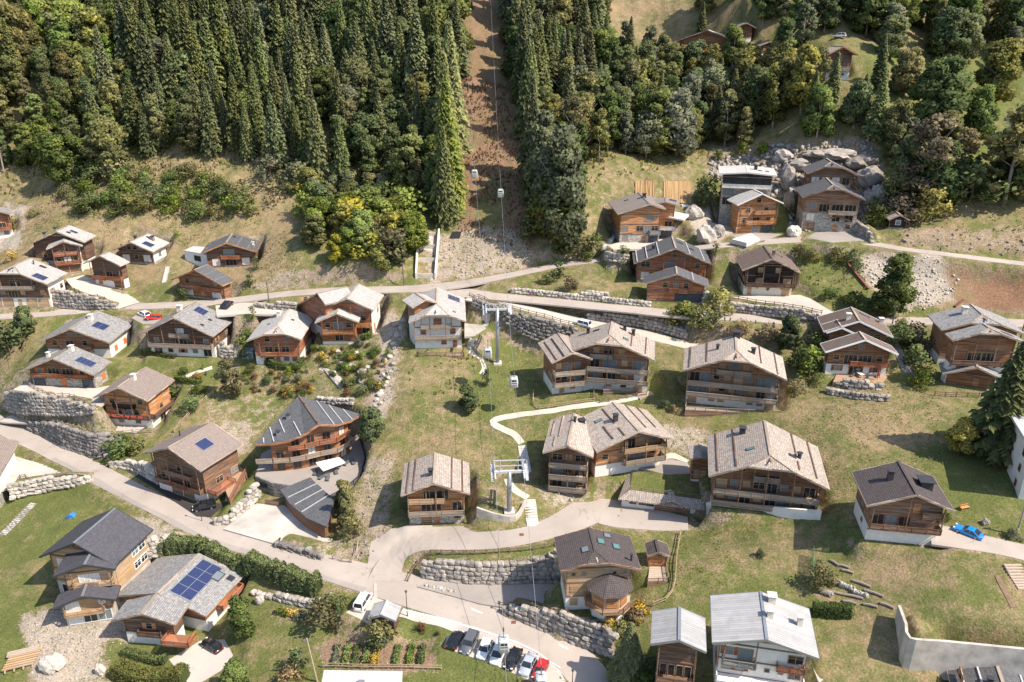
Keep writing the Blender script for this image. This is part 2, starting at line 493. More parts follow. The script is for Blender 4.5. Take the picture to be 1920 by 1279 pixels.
leafmat('leaf_green', (0.175, 0.205, 0.068), 0.035, 0.4)
leafmat('leaf_olive', (0.235, 0.222, 0.085), 0.03, 0.4)
leafmat('leaf_yellow', (0.38, 0.34, 0.08), 0.025, 0.4)
leafmat('leaf_grey', (0.205, 0.22, 0.13), 0.025, 0.35)
leafmat('leaf_brown', (0.26, 0.205, 0.12), 0.02, 0.3)
leafmat('leaf_hedge', (0.125, 0.165, 0.055), 0.02, 0.3)
leafmat('leaf_bright', (0.19, 0.24, 0.05), 0.02, 0.35)
leafmat('leaf_rust', (0.19, 0.095, 0.055), 0.02)
leafmat('leaf_gold', (0.42, 0.27, 0.03), 0.02)
# ------------------------------------------------------------------ terrain
# road centre lines: (photo x, photo y, height above the lower road, width)
ROADS = {
 'lower_road': [(-60,765,0,5.2),(0,797,0,5.2),(100,845,0,5.2),(200,897,0,5.2),(300,950,0,5.2),(400,998,0,5.4),(500,1030,0,5.6),(600,1060,0,6.2),(700,1088,0,7.2),(800,1116,0,7.6),(880,1140,0,7.6),(960,1171,-.3,7.2),(1030,1206,-.8,7),(1080,1243,-1.2,6.6),(1125,1300,-1.7,6.4)],
 'access_road': [(720,1090,0.05,6),(727,1066,.5,5.2),(743,1042,1.3,4.4),(771,1024,2.3,4.4),(812,1014,3.2,5),(860,1015,4,5.4),(930,1012,4.8,5),(1000,1000,5.2,5),(1060,980,5.6,6.5),(1110,957,5.9,8),(1165,965,6,8.5),(1230,975,6.2,6.5),(1290,981,6.3,4)],
 'upper_road': [(-60,592,17.8,5.6),(50,590,18.5,5.6),(150,582,19.3,5.4),(250,575,20.2,5.2),(330,572,21,5.2),(420,565,22.3,5.2),(520,553,23.8,5),(620,545,25.2,5),(720,543,26,5.5),(800,540,26.4,6),(880,530,27.2,5),(960,515,28.5,4),(1050,497,30,4),(1130,487,31.3,4),(1200,478,32.5,4),(1300,465,34.8,4.5),(1380,458,36.3,5),(1460,452,37.4,5),(1540,448,38,5),(1620,455,38,4.5),(1700,468,37.6,4.2),(1800,480,37,4.2),(1980,502,36,4.2)],
 'middle_road': [(800,547,26.3,6),(860,548,26.2,7),(920,555,26,5.5),(1000,562,25.8,5),(1100,572,25.8,5),(1200,582,25.8,5),(1300,591,25.6,5),(1400,596,25.4,5),(1500,603,25.3,5),(1600,601,25.8,5),(1700,602,26,5),(1800,603,26.4,5),(1980,608,27,5)],
 'ramp_road': [(880,556,26,6),(930,566,25.5,6),(980,578,24.8,6.2),(1020,589,24.1,6.2),(1080,602,23,6),(1140,613,22.3,5.5),(1200,625,21.5,5),(1260,640,20.5,4.6),(1310,654,19.8,4)],
 'chalet_drive': [(15,781,0.8,6),(100,786,2.4,6),(180,789,3.6,7),(270,803,4.1,5)],
 'garage_drive': [(243,573,20.3,6.5),(215,560,21.2,8),(170,538,22.9,8),(140,520,24.4,5)],
 'hotel_drive': [(1745,1000,15,6.5),(1800,1010,15.2,5.5),(1860,1022,15.2,4.6),(1960,1046,15,4.6)],
}
ROADMAT = {'lower_road': 'asphalt', 'access_road': 'asphalt', 'upper_road': 'asphalt', 'middle_road': 'asphalt', 'ramp_road': 'paving_pale', 'chalet_drive': 'paving_pale', 'garage_drive': 'paving_pale', 'hotel_drive': 'asphalt'}
# other height control points (photo x, photo y, height)
CTRL = [(60,1230,-6.5),(397,1212,-6.8),(250,1215,-6.5),(620,1240,-3.5),(500,1160,-3.2),(640,1150,-1.2),(900,1275,-2.2),(740,1200,-1.5),(50,930,-3),(0,1010,-5),(170,1000,-2.5),(300,1080,-2.8),(820,1240,-2),
 (1100,1142,3),(900,1098,.4),(900,1050,4.2),(820,983,5.2),(1070,915,7.2),(1440,958,10.5),(1690,1018,13.8),(1600,1215,7),(1600,1120,8.8),(1800,1150,11.5),(1900,1160,12),(1380,1290,3),(1280,1290,2.2),(1350,1050,8),(1260,1140,5),(1180,1276,-.4),(1500,1090,8.5),
 (1850,1278,6.5),(1700,1278,6),
 (960,700,15.3),(933,682,16),(830,800,11),(960,850,9.2),(1100,742,15),(1375,770,14.8),(1600,715,20.3),(1600,850,16.5),(1860,725,22),(1890,905,18),(1750,850,17.5),(1480,900,12.2),(1290,850,10.8),(1200,860,9.8),(1220,800,12.2),(960,925,7.4),(700,950,3),(720,880,6.4),
 (60,500,29),(120,512,25.2),(230,545,21.6),(200,490,27),(430,500,27.5),(430,460,31),(450,420,36),(560,480,32),(700,480,33),(400,335,46),(250,330,46),(100,330,44.5),(0,335,43),(0,410,34),(100,410,36.5),(240,410,37),(0,480,27.5),(330,560,22.3),
 (925,430,37),(925,350,46),(925,200,66),(890,0,100.4),(800,500,29.5),(700,400,39),(700,330,47),(560,330,47),(1080,440,37),
 (1250,320,49.5),(1300,90,83.3),(1200,20,96.5),(1100,330,49),(1150,420,38),(1195,455,35.2),(1600,300,54),(1400,290,53),(1575,145,76),(1573,72,87),(1800,380,46.5),(1660,420,41),(1800,430,41.6),(1800,180,69.9),(1900,0,99.8),(1600,0,99.5),(1400,0,99.5),(0,0,101.6),(200,0,101),(400,0,100.7),(650,0,100.6),(0,180,68),(400,180,68),(650,180,68),(1100,180,68),(1400,180,68.5),
 (1405,436,37.4),(1570,433,38.7),(1270,564,26.6),(1255,500,30.6),(1440,553,27.6),(1550,540,29.8),(1700,560,29),(1850,550,30.2),(1700,500,34.3),(1850,505,34.5),
 (160,722,10.2),(20,740,8.5),(20,640,14.5),(60,680,12),(250,700,11),(350,662,14.5),(470,690,12.5),(520,682,14.2),(640,645,17.5),(820,662,18.2),(750,760,12.3),(640,740,11.2),(520,740,9.5),(430,760,8),(340,790,6.5),(430,800,5.8),(700,820,8.6),(460,860,2.6),(560,900,3.6),(620,830,7),(680,600,21.5),(230,640,14.8),(250,860,1.2),(370,830,4),
 (1020,640,17.8),(990,630,17.8),(900,640,18.5),(1250,700,17.5),(1500,690,20.5),(1500,640,23),(1700,690,22)]
P_c = []
for n, r in ROADS.items():
 for (x, y, z, w) in r: P_c.append(hitz(x, y, z))
for (x, y, z) in CTRL: P_c.append(hitz(x, y, z))
P_c = [p for p in P_c]
# beyond the frame: the valley floor near the camera, the mountain rising above the top edge
for x in (-190, -90, 0, 90, 190):
 P_c.append(np.array([x, 40.0, -9 + (9 if x > 60 else 0)]))
for x in (-300, -200, -100, 0, 100, 200, 300):
 P_c.append(np.array([x, 420.0, 156.0])); P_c.append(np.array([x, 480.0, 190.0]))
for (x, y, z) in ((-280, 330, 92), (-230, 260, 52), (-200, 190, 14), (-180, 130, -5), (300, 330, 105), (230, 250, 62), (200, 190, 46), (180, 150, 26), (150, 110, 14)):
 P_c.append(np.array([x, y, z], float))
P_c = np.array(P_c)
def tps_fit(P, lam):
 n = len(P); XY = P[:, :2] / 100.0
 D2 = ((XY[:, None] - XY[None]) ** 2).sum(-1)
 K = 0.5 * D2 * np.log(D2 + 1e-12)
 A = np.zeros((n + 3, n + 3)); A[:n, :n] = K + lam * np.eye(n)
 A[:n, n] = 1; A[:n, n + 1:] = XY; A[n, :n] = 1; A[n + 1:, :n] = XY.T
 b = np.zeros(n + 3); b[:n] = P[:, 2]
 return XY, np.linalg.solve(A, b)
_XY, _Wt = tps_fit(P_c, 0.0012)
def tps(x, y):
 q = np.stack([x.ravel(), y.ravel()], -1) / 100.0
 out = np.empty(len(q)); n = len(_XY)
 for i in range(0, len(q), 20000):
  s = q[i:i + 20000]
  d = ((s[:, None] - _XY[None]) ** 2).sum(-1)
  out[i:i + 20000] = (0.5 * d * np.log(d + 1e-12)) @ _Wt[:n] + _Wt[n] + s @ _Wt[n + 1:]
 return out.reshape(x.shape)
gx = np.unique(np.concatenate([np.arange(-320, -170, 3.0), np.arange(-170, 170, 0.7), np.arange(170, 320.1, 3.0)]))
gy = np.unique(np.concatenate([np.arange(30, 70, 2.0), np.arange(70, 240, 0.7), np.arange(240, 320, 1.6), np.arange(320, 480.1, 4.0)]))
GX, GY = np.meshgrid(gx, gy)
# fit on a coarse grid, then resample
cx_ = np.linspace(-320, 320, 161); cy_ = np.linspace(30, 481, 151)
CX, CY = np.meshgrid(cx_, cy_)
CZ = tps(CX, CY)
def bil(xs, ys, Z, x, y):
 i = np.clip(np.searchsorted(xs, x) - 1, 0, len(xs) - 2); j = np.clip(np.searchsorted(ys, y) - 1, 0, len(ys) - 2)
 fx = np.clip((x - xs[i]) / (xs[i + 1] - xs[i]), 0, 1); fy = np.clip((y - ys[j]) / (ys[j + 1] - ys[j]), 0, 1)
 return (Z[j, i] * (1 - fx) + Z[j, i + 1] * fx) * (1 - fy) + (Z[j + 1, i] * (1 - fx) + Z[j + 1, i + 1] * fx) * fy
GZ = tps(GX, GY)
rough = sstep(205, 250, GY)
GZ += fbm(GX / 9, GY / 9, 4) * (0.7 + 3.0 * rough) + fbm(GX / 2.2, GY / 2.2, 3) * (0.22 + 0.7 * rough)
def hgt(x, y):
 return bil(gx, gy, GZ, np.asarray(x, float), np.asarray(y, float))
_ts = np.concatenate([np.arange(55, 260, 0.4), np.arange(260, 520, 1.0)])
def hit(px, py):
 d = raydir(px, py)
 P = d[None] * _ts[:, None]
 z = P[:, 2] + CAMZ
 g = hgt(P[:, 0], P[:, 1])
 below = np.nonzero((z < g) & (P[:, 1] > 32))[0]
 if len(below) == 0:
  k = len(_ts) - 1
  return np.array([P[k, 0], P[k, 1], g[k]])
 k = below[0]
 if k == 0: return np.array([P[0, 0], P[0, 1], g[0]])
 a = z[k - 1] - g[k - 1]; b = g[k] - z[k]
 t = _ts[k - 1] + (_ts[k] - _ts[k - 1]) * a / (a + b + 1e-9)
 p = d * t
 return np.array([p[0], p[1], float(hgt(p[0], p[1]))])

def smooth_line(P, step=1.5):
 """Catmull-Rom resample of an (n,k) array"""
 P = np.asarray(P, float); out = []
 n = len(P)
 for i in range(n - 1):
  p0, p1, p2, p3 = P[max(i - 1, 0)], P[i], P[i + 1], P[min(i + 2, n - 1)]
  m = max(2, int(np.linalg.norm((p2 - p1)[:2]) / step))
  for k in range(m):
   t = k / m
   out.append(0.5 * (2 * p1 + (p2 - p0) * t + (2 * p0 - 5 * p1 + 4 * p2 - p3) * t * t + (3 * p1 - p0 - 3 * p2 + p3) * t ** 3))
 out.append(P[-1]); return np.array(out)
def seg_dist(L, X, Y):
 """distance to polyline L (n,>=2), fractional index of the nearest point, side (+ = left of travel)"""
 best = np.full(X.shape, 1e9); idx = np.zeros(X.shape); side = np.zeros(X.shape)
 for i in range(len(L) - 1):
  ax, ay = L[i][0], L[i][1]; dx, dy = L[i + 1][0] - ax, L[i + 1][1] - ay
  l2 = dx * dx + dy * dy + 1e-9
  t = np.clip(((X - ax) * dx + (Y - ay) * dy) / l2, 0, 1)
  d = np.hypot(X - ax - t * dx, Y - ay - t * dy)
  m = d < best
  best[m] = d[m]; idx[m] = i + t[m]; side[m] = (dx * (Y - ay) - dy * (X - ax))[m]
 return best, idx, np.sign(side)
def lerp_idx(v, idx):
 v = np.asarray(v, float); i = np.clip(idx.astype(int), 0, len(v) - 2); f = idx - i
 return v[i] * (1 - f) + v[i + 1] * f
def window(L, m):
 L = np.asarray(L)
 ix = np.nonzero((gx > L[:, 0].min() - m) & (gx < L[:, 0].max() + m))[0]; iy = np.nonzero((gy > L[:, 1].min() - m) & (gy < L[:, 1].max() + m))[0]
 return slice(iy[0], iy[-1] + 1), slice(ix[0], ix[-1] + 1)
def inpoly(poly, X, Y):
 r = np.zeros(X.shape, bool); n = len(poly)
 for i in range(n):
  x1, y1 = poly[i][0], poly[i][1]; x2, y2 = poly[(i + 1) % n][0], poly[(i + 1) % n][1]
  c = ((y1 > Y) != (y2 > Y)) & (X < (x2 - x1) * (Y - y1) / (y2 - y1 + 1e-12) + x1)
  r ^= c
 return r

# --- roads press a flat bed into the slope
ROADL = {}
for n, r in ROADS.items():
 C = np.array([list(hitz(x, y, z)) + [w] for (x, y, z, w) in r])
 L = smooth_line(C, 1.6); ROADL[n] = L
for n in ('upper_road', 'middle_road', 'ramp_road', 'access_road', 'chalet_drive', 'garage_drive', 'hotel_drive', 'lower_road'):
 L = ROADL[n]
 sy, sx = window(L, 12)
 d, idx, sd_ = seg_dist(L, GX[sy, sx], GY[sy, sx])
 z = lerp_idx(L[:, 2], idx); hw = lerp_idx(L[:, 3], idx) / 2
 w = 1 - sstep(hw + 0.7, hw + 3.6, d)
 GZ[sy, sx] = GZ[sy, sx] * (1 - w) + (z - np.where(d < hw - 0.6, 0.16, 0.03)) * w

PLAZA = [hitz(x, y, z) for (x, y, z) in ((688,1060,.4),(698,1014,1.7),(738,989,2.8),(868,984,3.9),(892,1002,4.2),(850,1014,3.9),(790,1018,2.9),(756,1036,1.8),(748,1068,.5),(786,1106,.04),(740,1098,.04),(660,1074,.04))]
sy, sx = window(np.array(PLAZA), 8)
_d, _i, _s = seg_dist(np.array(PLAZA + PLAZA[:1]), GX[sy, sx], GY[sy, sx]); _d = np.where(inpoly(PLAZA, GX[sy, sx], GY[sy, sx]), -_d, _d)
_w = 1 - sstep(.3, 2.5, _d)
_a = np.array(PLAZA); _q = 1 / ((GX[sy, sx][..., None] - _a[:, 0]) ** 2 + (GY[sy, sx][..., None] - _a[:, 1]) ** 2 + 2.0) ** 1.3
GZ[sy, sx] = GZ[sy, sx] * (1 - _w) + ((_q * _a[:, 2]).sum(-1) / _q.sum(-1) - .03) * _w
# --- level yards: (name, material, height, photo outline on that level)
PADS = [
 ('yard', 'paving_pale', 10.0, [(24,731),(50,716),(112,727),(178,728),(210,722),(199,752),(181,768),(130,746)]),
 ('yard', 'asphalt_dark', 0.12, [(219,872),(256,877),(291,896),(325,925),(365,942),(424,944),(396,969),(369,968),(290,915)]),
 ('gravel_yard', 'gravel_white', 0.35, [(419,992),(481,944),(534,948),(575,985),(603,1008),(624,1010),(606,1043),(513,1019)]),
 ('yard', 'asphalt_grey', 0.25, [(782,1100),(802,1090),(1044,1091),(1050,1114),(1056,1136),(942,1138),(900,1132),(850,1118)]),
 ('yard', 'asphalt_grey', 9.6, [(1190,875),(1225,858),(1288,866),(1300,888),(1250,890)]),
 ('yard', 'asphalt_grey', 38.5, [(1515,446),(1528,436),(1596,432),(1632,450),(1560,455)]),
 ('yard', 'asphalt_grey', 37.2, [(1371,441),(1410,436),(1466,439),(1440,450),(1395,455)]),
 ('yard', 'paving_pale', 27.6, [(1369,556),(1500,553),(1520,560),(1563,586),(1537,591),(1450,575)]),
 ('yard', 'paving_pale', 22.6, [(404,573),(475,566),(552,580),(540,590),(455,589),(406,592)]),
 ('yard', 'gravel_white', 21.0, [(871,606),(908,610),(912,616),(890,630),(871,631)]),
 ('yard', 'concrete_slab', -6.6, [(317,1237),(376,1201),(421,1199),(437,1229),(415,1257),(360,1290)]),
 ('car_park', 'paving_pale', -0.75, [(838,1193),(872,1185),(960,1218),(1040,1252),(1062,1285),(1020,1288),(930,1248),(832,1214)]),
 ('yard', 'paving_pale', 35.1, [(1140,460),(1170,452),(1270,446),(1285,452),(1230,466),(1150,468)]),
 ('yard', 'asphalt_grey', 20.0, [(246,596),(262,586),(300,590),(305,606),(268,608)]),
 ('yard', 'paving_pale', 0.2, [(648,1148),(700,1118),(752,1140),(740,1166),(690,1168)]),
 ('yard', 'concrete_slab', -0.6, [(0,870),(30,856),(140,888),(168,900),(85,902),(20,912),(0,920)]),
]
PADP = []
for (n, m, z, px) in PADS:
 P = np.array([hitz(x, y, z) for x, y in px]); PADP.append(P)
 Lc = np.vstack([P, P[:1]])
 sy, sx = window(P, 8)
 d, idx, s_ = seg_dist(Lc, GX[sy, sx], GY[sy, sx])
 ins = inpoly(P, GX[sy, sx], GY[sy, sx])
 d = np.where(ins, -d, d)
 w = 1 - sstep(0.5, 2.6, d)
 GZ[sy, sx] = GZ[sy, sx] * (1 - w) + (z - np.where(d < -0.6, 0.15, 0.02)) * w

for n in ('access_road', 'lower_road'):      # the through roads keep their level where yards join them
 L = ROADL[n]; sy, sx = window(L, 6)
 d, idx, sd_ = seg_dist(L, GX[sy, sx], GY[sy, sx]); z = lerp_idx(L[:, 2], idx); hw = lerp_idx(L[:, 3], idx) / 2
 w = 1 - sstep(hw + .1, hw + 1.5, d); GZ[sy, sx] = GZ[sy, sx] * (1 - w) + (z - np.where(d < hw - 0.6, 0.16, 0.03)) * w
# --- building platforms are levelled by the houses later through level()
def level(poly, z, blend=2.0):
 P = np.asarray(poly); sy, sx = window(P, blend + 3)
 d, idx, s_ = seg_dist(np.vstack([P, P[:1]]), GX[sy, sx], GY[sy, sx])
 d = np.where(inpoly(P, GX[sy, sx], GY[sy, sx]), -d, d)
 w = 1 - sstep(0.2, blend, d)
 GZ[sy, sx] = GZ[sy, sx] * (1 - w) + z * w

# --- retaining walls: (kind, [(foot x, foot y, top y), ...]) left to right as seen
WALLS = [
 ('dark', 'weathered grey boulder retaining wall under the curving ramp road', [(884,574,560),(912,583,567),(937,594,577),(957,610,584),(990,630,595),(1020,641,602),(1050,640,612),(1078,632,616)]),
 ('pale', 'row of pale boulders along the bend of the middle road', [(957,548,541),(1000,551,543),(1060,558,549),(1110,563,553),(1160,568,559),(1216,574,565)]),
 ('rock', 'low grey boulder bank between middle road and ramp road', [(1098,597,588),(1150,604,590),(1200,612,594),(1245,622,603),(1284,634,620)]),
 ('rock', 'grey boulder wall holding the yard of the black chalet', [(1366,582,566),(1410,588,571),(1460,593,578),(1500,597,584),(1540,600,594)]),
 ('rock', 'boulder wall beneath the driveway beside the upper left road', [(92,573,543),(110,576,546),(150,578,553),(185,578,561),(216,579,573)]),
 ('rock', 'long boulder wall below the yard of the twin solar chalet', [(14,768,738),(40,775,737),(75,777,741),(110,778,748),(145,777,756),(178,774,767)]),
 ('dark', 'long grey boulder wall curving below the geranium chalet', [(52,801,792),(85,818,794),(120,838,800),(155,850,810),(186,858,817),(208,849,818),(225,838,820)]),
 ('pale', 'pale cut stone wall with rail at the left edge', [(18,934,911),(50,928,904),(100,917,897),(140,910,896),(170,903,897)]),
 ('rock', 'tall blockwork boulder wall behind the parking yard', [(788,1080,1058),(830,1087,1057),(890,1092,1056),(950,1092,1057),(1000,1090,1053),(1044,1092,1040)]),
 ('rock', 'stepped boulder wall above the outer bend of the lower road', [(940,1150,1141),(980,1165,1143),(1027,1184,1149),(1060,1198,1158),(1090,1210,1166),(1120,1220,1175),(1146,1228,1190)]),
 ('dark', 'row of dark boulders edging the white gravel yard', [(514,1024,1016),(550,1034,1024),(580,1043,1031),(606,1050,1040)]),
 ('rock', 'drystone wall beneath the sun terrace of the long chalet', [(1562,726,714),(1590,730,716),(1620,733,719),(1650,731,720)]),
 ('rock', 'rough rubble wall on the slope below the sun terrace', [(1546,736,726),(1580,742,735),(1620,748,739),(1665,751,744)]),
 ('pale', 'pale stone wall behind the unfinished chalet', [(272,1048,1014),(300,1040,1010),(330,1024,1008),(347,1012,1004)]),
 ('rock', 'grey boulder wall right of the twin tier stone chalet', [(1598,432,414),(1615,444,424),(1634,454,444)]),
 ('pale', 'curved pale boulder wall left of the three garage chalet', [(1096,553,541),(1120,557,546),(1140,559,550)]),
 ('pale', 'pale boulder wall right of the three garage chalet', [(1316,566,548),(1335,574,555),(1346,580,566)]),
 ('pale', 'pale boulder steps in the garden behind the curved slate chalet', [(594,752,746),(630,756,748),(660,756,748)]),
 ('pale', 'pale boulder wall beside the lawn of the dark drive', [(398,985,977),(430,978,966),(460,955,938),(484,932,908)]),
 ('pale', 'pale stacked stone wall under the rail of the dark drive', [(205,876,868),(240,878,866),(270,890,870),(300,907,888)]),
 ('pale', 'pale drystone kerb under the long leafy hedge', [(470,1110,1105),(520,1122,1116),(560,1132,1124),(600,1136,1126),(620,1124,1112)]),
 ('rock', 'grey boulder wall beside the stairs of the wide slate chalet', [(412,668,640),(432,672,652),(446,668,650)]),
 ('rock', 'low grey boulder edge along the upper left yard', [(475,576,570),(510,580,570),(552,583,568)]),
 ('concrete', 'tall concrete retaining wall holding the mown lawn at the lower right', [(1678,1160,1137),(1686,1215,1172),(1692,1252,1199),(1760,1258,1206),(1850,1268,1215),(1960,1280,1226)]),
 ('concrete', 'low angled concrete wall around the foot of the portal pylon', [(894,969,954),(914,973,961),(935,976,967),(967,977,969),(986,948,942)]),
 ('plaster', 'white rendered terrace wall in front of the attic window apartments', [(1322,962,944),(1350,963,945),(1400,966,949),(1440,969,952),(1490,973,957),(1538,975,961)]),
 ('pale', 'pale boulder wall left of the terraced modern house', [(1134,486,470),(1150,490,474),(1175,492,480)]),
]
WALLG = []
for (kind, lab, pts) in WALLS:
 G = []
 for (x, y, ty) in pts:
  P = hit(x, y); h = max(0.6, up_to(P, ty)); G.append([P[0], P[1], P[2], h])
 L = smooth_line(G, 1.0); WALLG.append(L)
for L in WALLG:
 D = 5.0
 sy, sx = window(L, D + 2)
 d, idx, side = seg_dist(L, GX[sy, sx], GY[sy, sx])
 zb = lerp_idx(L[:, 2], idx); zt = zb + lerp_idx(L[:, 3], idx)
 endw = sstep(0, 1.5, idx) * sstep(0, 1.5, len(L) - 1 - idx)
 sd2 = d * side
 near = GZ[sy, sx]
 tgt = zb + (zt - 0.12 - zb) * sstep(0.15, 1.5, sd2)
 wb = np.where(sd2 > 0.15, 1 - sstep(1.8, D, d), 0) * endw
 near = near * (1 - wb) + np.where(sd2 < 1.5, tgt, np.maximum(near, tgt)) * wb
 wf = np.where(sd2 <= 0.15, 1 - sstep(1.6, 3.5, d), 0) * endw
 near = near * (1 - wf) + np.minimum(near, zb) * wf
 GZ[sy, sx] = near
# ------------------------------------------------------------------ ground mesh with cover attribute
# zones in photo pixels: (polygon, dryness, bare, soil)  - later ones win
ZONES = [
 ([(-900,-1500),(2900,-1500),(2900,330),(-900,330)], .55, .25, .9),                                  # forest floor
 ([(-200,325),(220,290),(420,320),(620,350),(780,440),(800,520),(500,540),(-200,520)], .78, .12, .3),   # dry slope above left houses
 ([(560,390),(780,400),(780,530),(560,520)], .5, .2, .6),
 ([(860,-300),(950,-300),(985,200),(1000,330),(1010,480),(990,520),(860,520),(850,380)], .75, .62, .92),  # reddish ski-lift cutting
 ([(905,330),(945,330),(950,440),(880,440)], .6, .35, .9),
 ([(780,440),(960,425),(1010,480),(960,515),(800,530)], .8, .62, .3),                               # rubble above the road
 ([(1140,-80),(1290,-80),(1290,60),(1140,70)], .80, .18, .3),                                        # bare meadow at top
 ([(1120,310),(1330,290),(1330,400),(1150,400),(1090,480),(1090,380)], .62, .28, .5),
 ([(1330,270),(1640,255),(1650,330),(1630,420),(1480,440),(1480,380),(1330,330)], .75, .62, .5),      # rock face
 ([(1295,405),(1350,380),(1380,440),(1340,455),(1300,450)], .8, .92, .05),
 ([(1640,350),(2000,330),(2000,440),(1700,430)], .60, .1, .4),
 ([(1690,425),(2000,430),(2000,490),(1690,462)], .8, .55, .55),
 ([(1620,100),(2000,100),(2000,330),(1650,300)], .25, .0, .4),
 ([(1590,475),(1760,480),(1810,530),(1800,560),(1700,585),(1650,560),(1600,500)], .8, .85, .08),      # pale scree
 ([(1760,500),(1960,505),(1960,590),(1800,580)], .7, .6, .95),                                        # red earth
 ([(1830,530),(1960,540),(1960,585),(1840,580)], .7, .95, 1.0),
 ([(1480,460),(1600,480),(1640,570),(1560,570),(1500,520)], .38, .12, .6),
 ([(880,515),(1130,490),(1130,540),(960,545)], .62, .3, .7),
 ([(1080,575),(1300,600),(1290,630),(1100,600)], .6, .72, .2),
 ([(1290,600),(1540,610),(1530,660),(1300,640)], .7, .25, .6),
 ([(-50,600),(90,600),(80,720),(-50,740)], .62, .05, .4),
 ([(210,650),(420,670),(420,720),(340,790),(320,720),(210,710)], .35, .05, .5),
 ([(420,640),(740,620),(745,760),(600,770),(420,760)], .45, .35, .55),                                # gardens
 ([(380,740),(540,760),(480,830),(420,870),(380,800)], .55, .35, .35),
 ([(400,800),(475,790),(470,850),(430,850)], .75, .7, .25),
 ([(720,580),(770,600),(735,740),(690,860),(690,760),(715,700)], .8, .72, .2),                       # rocky stream bed
 ([(770,660),(920,670),(905,740),(760,745)], .62, .18, .6),
 ([(735,740),(930,740),(940,860),(890,880),(700,890),(690,830)], .55, .12, .5),                       # lift meadow
 ([(880,610),(1010,640),(1000,780),(920,800),(880,740)], .30, .1, .5),
 ([(690,860),(740,850),(735,960),(700,1050),(650,1060),(660,960)], .7, .55, .35),
 ([(1000,730),(1290,680),(1290,760),(1000,780)], .30, .06, .5),
 ([(1240,790),(1330,800),(1320,850),(1250,870)], .7, .65, .15),
 ([(1000,905),(1110,925),(1100,950),(1020,950)], .7, .6, .2),
 ([(880,880),(990,870),(990,980),(890,980)], .45, .3, .4),
 ([(1480,720),(1760,720),(1780,870),(1600,960),(1540,900),(1480,800)], .58, .12, .6),
 ([(1580,790),(1720,780),(1760,850),(1620,850)], .78, .15, .6),
 ([(1700,850),(1930,820),(1930,1010),(1780,960)], .18, .02, .5),
 ([(1280,960),(1560,960),(1580,1040),(1520,1130),(1270,1140),(1250,1050)], .50, .1, .6),
 ([(1550,1020),(1930,1060),(1930,1200),(1700,1180),(1560,1130)], .52, .14, .7),
 ([(1600,1030),(1780,1040),(1800,1100),(1640,1110)], .75, .2, .7),
 ([(1520,1170),(1690,1150),(1690,1290),(1530,1290)], .55, .05, .5),
 ([(790,1030),(1040,1020),(1040,1050),(790,1055)], .12, .03, .5),
 ([(940,1135),(1180,1150),(1160,1180),(960,1140)], .18, .05, .5),
 ([(750,1160),(860,1190),(1010,1290),(730,1290)], .16, .05, .5),
 ([(440,1130),(640,1130),(660,1200),(560,1290),(420,1290)], .28, .05, .5),
 ([(470,1180),(540,1180),(520,1250),(460,1230)], .6, .08, .5),
 ([(600,1140),(700,1150),(690,1210),(600,1200)], .5, .4, .6),
 ([(-50,910),(180,910),(230,960),(80,1030),(40,1130),(-50,1180)], .30, .04, .5),
 ([(-50,1100),(60,1100),(90,1170),(40,1290),(-50,1290)], .20, .05, .5),
 ([(40,1150),(210,1130),(250,1200),(200,1290),(60,1290)], .7, .8, .2),                              # building site rubble
 ([(230,960),(350,1000),(350,1060),(270,1090),(250,1000)], .8, .9, .12),
 ([(210,1110),(300,1050),(260,1200),(215,1170)], .8, .9, .12),
 ([(195,1200),(320,1200),(380,1290),(190,1290)], .35, .1, .5),
 ([(605,1195),(825,1200),(815,1260),(600,1255)], .6, .7, .85),                                        # vegetable plot soil
 ([(500,1130),(590,1140),(575,1170),(495,1160)], .5, .5, .8),
 ([(440,880),(485,870),(490,920),(400,980)], .08, .0, .5),
 ([(605,1010),(665,1000),(660,1060),(600,1050)], .6, .5, .3),
 ([(0,380),(55,390),(30,470),(-20,470)], .8, .85, .08),
 ([(1180,880),(1345,890),(1345,940),(1175,925)], .4, .0, .5),
]
